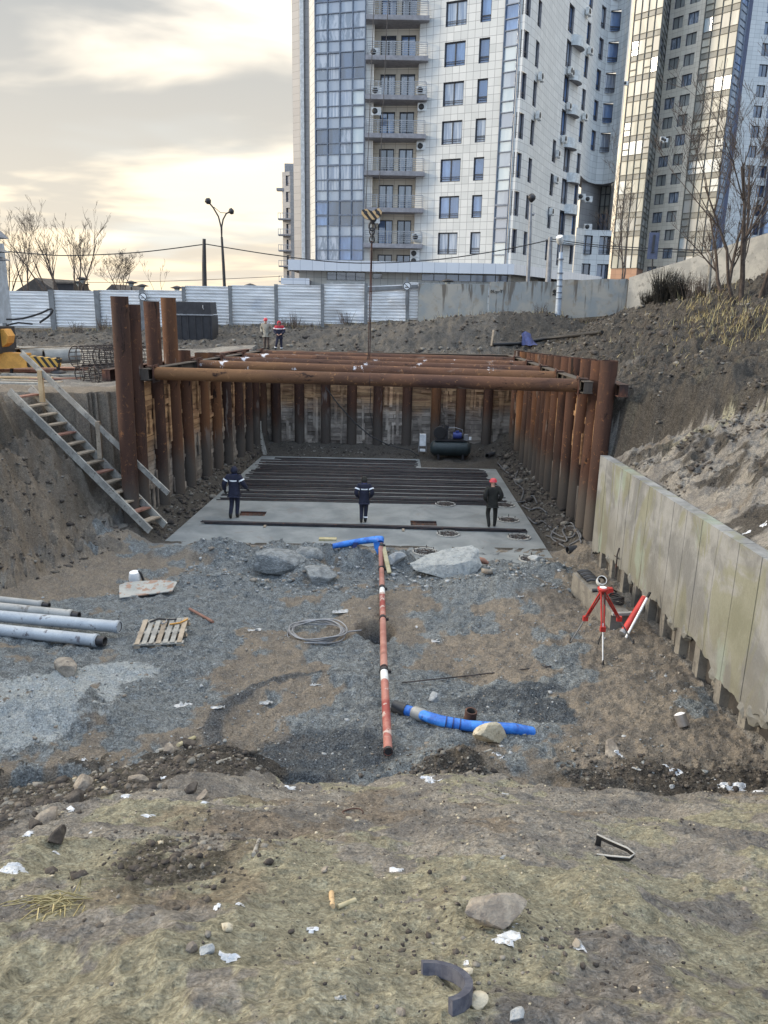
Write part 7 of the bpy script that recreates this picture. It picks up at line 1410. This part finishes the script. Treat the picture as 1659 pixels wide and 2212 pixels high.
# ---------------------------------------------------------------- people
def skin_mesh(joints, edges, radii, root=0, sub=2):
    me = bpy.data.meshes.new('tmp'); me.from_pydata([tuple(j) for j in joints], edges, []); o = bpy.data.objects.new('tmp', me); C.objects.link(o); o.modifiers.new('s', 'SKIN'); sk = me.skin_vertices[0].data
    for i, r in enumerate(radii): sk[i].radius = (r, r) if isinstance(r, (int, float)) else r; sk[i].use_root = i == root
    m = o.modifiers.new('u', 'SUBSURF'); m.levels = m.render_levels = sub; bpy.context.view_layer.update(); dg = bpy.context.evaluated_depsgraph_get(); e = bpy.data.meshes.new_from_object(o.evaluated_get(dg)); bpy.data.objects.remove(o); bpy.data.meshes.remove(me); return e
def person(label, loc, rz, h, P, cl, facing_cam=False, group=None):
    """P: joint positions for a 1.75 m figure facing +Y; cl: materials"""
    s = h / 1.75; J = {k: Vector(v) * s for k, v in P.items()}; rt = thing('person', label, 'person', loc, rz, group)
    names = ['pel', 'spine', 'chest', 'neck', 'head', 'top', 'hipL', 'kneL', 'ankL', 'toeL', 'hipR', 'kneR', 'ankR', 'toeR', 'shL', 'elL', 'wrL', 'haL', 'shR', 'elR', 'wrR', 'haR']; ix = {n: i for i, n in enumerate(names)}
    E = [('pel', 'spine'), ('spine', 'chest'), ('chest', 'neck'), ('neck', 'head'), ('head', 'top')] + [e for q in 'LR' for e in (('pel', 'hip' + q), ('hip' + q, 'kne' + q), ('kne' + q, 'ank' + q), ('ank' + q, 'toe' + q), ('chest', 'sh' + q), ('sh' + q, 'el' + q), ('el' + q, 'wr' + q), ('wr' + q, 'ha' + q))]
    rad = dict(pel=(.135, .115), spine=(.13, .11), chest=(.15, .115), neck=.055, head=(.078, .095), top=(.05, .06)); rd = dict(hip=.108, kne=.082, ank=.064, toe=.048, sh=.068, el=.05, wr=.032, ha=.036)
    R_ = [tuple(x * s for x in (rad[n] if isinstance(rad.get(n), tuple) else (rad[n],) * 2)) if n in rad else (rd[n[:-1]] * s,) * 2 for n in names]
    me = skin_mesh([J[n] for n in names], [(ix[a], ix[b]) for a, b in E], R_); bm = bmesh.new(); bm.from_mesh(me); bpy.data.meshes.remove(me)
    mats = [M[cl['trousers']], M['boot'], M['skin'], M[cl.get('glove', 'skin')], M['black']]
    for f in bm.faces:
        c = f.calc_center_median(); f.smooth = True
        f.material_index = 2 if c.z > J['neck'].z - .01 else 1 if min((c - J['ankL']).length, (c - J['ankR']).length, (c - J['toeL']).length, (c - J['toeR']).length) < .085 * s else 3 if min((c - J['haL']).length, (c - J['haR']).length) < .075 * s else 0
    mb = MB(); slot = [2]
    def addmb(b, mi):
        vs = [bm.verts.new(v) for v in b.v]
        for f in b.f:
            try: q = bm.faces.new([vs[i] for i in f]); q.material_index = mi; q.smooth = True
            except ValueError: pass
    for q, sg in (('L', -1), ('R', 1)):       # palm, five bent fingers
        a, w = J['ha' + q], J['wr' + q]; d = (a - w).normalized(); side = d.cross(Vector((0, 0, 1))); side = (side if side.length > .2 else Vector((0, 1, 0))).normalized(); nrm = side.cross(d).normalized()
        for k, (off, L) in enumerate(((-.028, .065), (-.010, .08), (.008, .075), (.026, .058))):
            p0 = a + side * off * s; b = MB(); b.tube([p0, p0 + d * L * .5 * s, p0 + d * L * .8 * s - nrm * .018 * s, p0 + d * L * .85 * s - nrm * .04 * s], [.010 * s, .009 * s, .008 * s, .006 * s], 6); addmb(b, 3)
        p0 = a - d * .03 * s + side * -.03 * s; b = MB(); b.tube([p0, p0 - side * .025 * s + d * .03 * s, p0 - side * .03 * s + d * .055 * s - nrm * .01 * s], [.012 * s, .010 * s, .007 * s], 6); addmb(b, 3)
    hc = J['head']; fw = Vector(P.get('look', (0, 1, 0))).normalized(); rt_ = fw.cross(Vector((0, 0, 1))).normalized(); up = rt_.cross(fw)
    b = MB(); b.tube([hc + fw * .085 * s + up * .03 * s, hc + fw * .115 * s - up * .015 * s, hc + fw * .09 * s - up * .022 * s], [.010 * s, .017 * s, .012 * s], 6); addmb(b, 2)
    for e in (-1, 1):
        b = MB(); b.lathe([(.001, -.010 * s), (.010 * s, 0), (.001, .010 * s)], hc + fw * .092 * s + rt_ * e * .032 * s + up * .03 * s, 8); addmb(b, 4)
        b = MB(); b.lathe([(.004, -.028 * s), (.014 * s, 0), (.004, .03 * s)], hc + rt_ * e * .084 * s, 8); addmb(b, 2)
    b = MB(); b.tube([hc + fw * .092 * s - up * .05 * s - rt_ * .022 * s, hc + fw * .098 * s - up * .05 * s, hc + fw * .092 * s - up * .05 * s + rt_ * .022 * s], .006 * s, 5); addmb(b, 4)
    me = bpy.data.meshes.new('body'); bm.to_mesh(me); bm.free(); [me.materials.append(m) for m in mats]; o = bpy.data.objects.new('body', me); C.objects.link(o); o.parent = rt
    # jacket: torso and sleeves, a little larger than the body
    jn = ['low', 'pel', 'spine', 'chest', 'col', 'shL', 'elL', 'wrL', 'shR', 'elR', 'wrR']; JJ = dict(J); JJ['low'] = J['pel'] + (J['pel'] - J['spine']).normalized() * .10 * s; JJ['col'] = J['neck'] * .85 + J['chest'] * .15; ji = {n: i for i, n in enumerate(jn)}
    rj = dict(low=(.205, .165), pel=(.205, .17), spine=(.205, .165), chest=(.21, .17), col=(.10, .10)); rq = dict(sh=.105, el=.088, wr=.066)
    me = skin_mesh([JJ[n] for n in jn], [(ji[a], ji[b]) for a, b in (('low', 'pel'), ('pel', 'spine'), ('spine', 'chest'), ('chest', 'col'), ('chest', 'shL'), ('shL', 'elL'), ('elL', 'wrL'), ('chest', 'shR'), ('shR', 'elR'), ('elR', 'wrR'))], [tuple(x * s for x in rj[n]) if n in rj else (rq[n[:-1]] * s,) * 2 for n in jn], 1)
    me.materials.append(M[cl['jacket']]); me.materials.append(M[cl.get('yoke', cl['jacket'])])
    for p in me.polygons:
        p.use_smooth = True; p.material_index = 1 if p.center.z > J['chest'].z + cl.get('yoke_z', .0) * s else 0
    o = bpy.data.objects.new('jacket', me); C.objects.link(o); o.parent = rt
    def band(c, d, r, name, w=.035, half=False, e=(1, 1), m='reflect'):
        b = MB(); d = d.normalized(); sx = d.cross(Vector((0, 1, 0)) if abs(d.y) < .9 else Vector((1, 0, 0))).normalized(); sy = d.cross(sx); vs = []; n = 20
        for i in range(n):
            t = 6.283 * i / n; q = c + (sx * math.cos(t) * e[0] + sy * math.sin(t) * e[1]) * r; vs += [q - d * w / 2, q + d * w / 2]
        b.add(vs, [(2 * i, (2 * i + 2) % (2 * n), (2 * i + 3) % (2 * n), 2 * i + 1) for i in range(n)], M[m], True); b.build(name, parent=rt)
    if cl.get('stripes'):
        c = J['chest'] + Vector((0, 0, .0)); band(c + Vector((0, 0, -.01)) * s, Vector((0, 0, 1)), .218 * s, 'reflective_stripe', .045 * s, e=(1.04, .84))
        for q in 'LR': band(J['sh' + q] * .55 + J['el' + q] * .45, J['el' + q] - J['sh' + q], .106 * s, 'reflective_stripe', .05 * s)
    for q in cl.get('leg_stripe', ''): band(J['kne' + q] * .35 + J['ank' + q] * .65, J['ank' + q] - J['kne' + q], .085 * s, 'reflective_stripe', .05 * s)
    if cl.get('hood'):
        b = MB(); sc = s; rot = Matrix((rt_, fw, up)).transposed(); vs = []; n, m = 14, 9
        for j in range(m):
            ph = math.pi * j / (m - 1) - math.pi / 2
            for i in range(n):
                t = 6.283 * i / n; x, y, z = .118 * math.cos(ph) * math.cos(t), .128 * math.cos(ph) * math.sin(t) - .015, .145 * math.sin(ph) + .01
                if y > .07: y = .07 + (y - .07) * .15 if z < .09 else y
                vs.append(hc + rot @ (Vector((x, y, z)) * sc))
        fs = [(j * n + i, j * n + (i + 1) % n, (j + 1) * n + (i + 1) % n, (j + 1) * n + i) for j in range(m - 1) for i in range(n)]
        if facing_cam: fs = [f for f in fs if not (rot.transposed() @ (sum((vs[k] for k in f), Vector()) / 4 - hc)).y > .066 * sc or (rot.transposed() @ (sum((vs[k] for k in f), Vector()) / 4 - hc)).z > .085 * sc]
        b.add(vs, fs, M[cl['hood']], True); b.build('hood', parent=rt)
    if cl.get('collar'): band(J['neck'] + Vector((0, -.01, .0)) * s, Vector((0, 0, 1)), .10 * s, 'collar', .07 * s, m=cl['collar'])
    if cl.get('helmet'):
        b = MB(); rot = Matrix((rt_, fw, up)).transposed(); c = hc + up * .035 * s; b.lathe([(.150 * s, -.005), (.138 * s, .0), (.13 * s, .05 * s), (.10 * s, .105 * s), (.05 * s, .133 * s), (.005, .14 * s)], c, 18, M[cl['helmet']], rot); b.build('helmet', parent=rt)
    if cl.get('hat'):
        b = MB(); rot = Matrix((rt_, fw, up)).transposed(); b.lathe([(.108 * s, -.0), (.116 * s, .03 * s), (.105 * s, .09 * s), (.05 * s, .14 * s), (.005, .15 * s)], hc + up * .03 * s, 16, M[cl['hat']], rot); b.build('hat', parent=rt)
    return rt
WALK = dict(pel=(0, 0, .93), spine=(0, .01, 1.12), chest=(0, .03, 1.32), neck=(0, .06, 1.49), head=(0, .085, 1.615), top=(0, .08, 1.70), hipL=(-.09, 0, .90), kneL=(-.10, .02, .50), ankL=(-.11, -.18, .14), toeL=(-.12, -.10, .02), hipR=(.09, 0, .90), kneR=(.08, .07, .48), ankR=(.06, .02, .08), toeR=(.07, .16, .035),
            shL=(-.20, .0, 1.42), elL=(-.34, -.06, 1.17), wrL=(-.33, .05, .93), haL=(-.32, .09, .87), shR=(.20, .0, 1.42), elR=(.33, -.03, 1.18), wrR=(.40, .14, 1.0), haR=(.42, .19, .95), look=(0, 1, -.12))
POCK = dict(WALK, elL=(-.31, -.10, 1.16), wrL=(-.235, .08, .97), haL=(-.19, .12, .92), elR=(.31, -.10, 1.16), wrR=(.235, .08, .97), haR=(.19, .12, .92), kneL=(-.09, .05, .49), ankL=(-.10, -.10, .13), toeL=(-.10, -.02, .02), kneR=(.07, .05, .48), ankR=(.05, .0, .08), toeR=(.06, .14, .035))
STEP = dict(POCK, kneL=(-.14, .08, .50), ankL=(-.10, -.08, .10), toeL=(-.09, .02, .02), kneR=(.13, .03, .48), ankR=(.12, .0, .08), toeR=(.13, .14, .035), hipL=(-.10, 0, .90), hipR=(.10, 0, .9))
def stand(px, py, ptop): p = atz(px, py, 0.0); return p, (at(px, ptop, p.y).z) * 1.0
GW = 'workers walking on the slab'
p, h = stand(508, 1119, 1008); person('worker at the left in a dark hooded jacket with white stripes walking away', p, R(-4), min(h, 1.84), WALK, dict(trousers='navy', jacket='navy', stripes=1, hood='navy', glove='black', collar='collar_blue'), group=GW)
p, h = stand(786, 1129, 1030); person('middle worker with bowed dark hood and a white stripe on one trouser leg', p, R(2), h, dict(POCK, look=(0, 1, -.5), head=(0, .12, 1.59), top=(0, .14, 1.67)), dict(trousers='navy', jacket='navy', stripes=1, hood='black_cloth', glove='black', leg_stripe='R', collar='collar_blue'), group=GW)
p, h = stand(1061, 1138, 1036); person('worker at the right in plain black clothes and a red helmet', p, R(4), h, STEP, dict(trousers='black_cloth', jacket='black_cloth', helmet='helmet_red', glove='black'), group=GW)
STAND = dict(POCK, kneL=(-.10, .02, .49), ankL=(-.11, -.02, .08), toeL=(-.13, .12, .035), kneR=(.10, .02, .49), ankR=(.11, -.02, .08), toeR=(.13, .12, .035), look=(0, 1, -.15))
def bank(px, py, ptop, Y): x = at(px, py, Y).x; z = gz(x, Y); return Vector((x, Y, z)), at(px, ptop, Y).z - z
p, h = bank(576, 757, 688, 42.2); person('worker in a khaki jacket and red hat standing on the bank behind the pit', p, R(172), max(1.6, min(h, 1.85)), STAND, dict(trousers='brown_cloth', jacket='khaki', hat='helmet_red', glove='black'), True, 'workers on the bank behind the pit')
p, h = bank(604, 757, 694, 42.0); person('worker in a red and navy jacket with raised red hood on the bank', p, R(186), max(1.6, min(h, 1.8)), dict(STAND, elL=(-.30, .05, 1.16), wrL=(-.14, .22, 1.02), haL=(-.07, .25, 1.0), elR=(.30, .05, 1.16), wrR=(.14, .22, 1.02), haR=(.08, .26, .98), kneR=(.16, .16, .52), ankR=(.24, .12, .12), toeR=(.30, .22, .05)), dict(trousers='navy', jacket='navy', yoke='red_cloth', yoke_z=-.03, stripes=1, hood='red_cloth', glove='skin', leg_stripe='LR'), True, 'workers on the bank behind the pit')
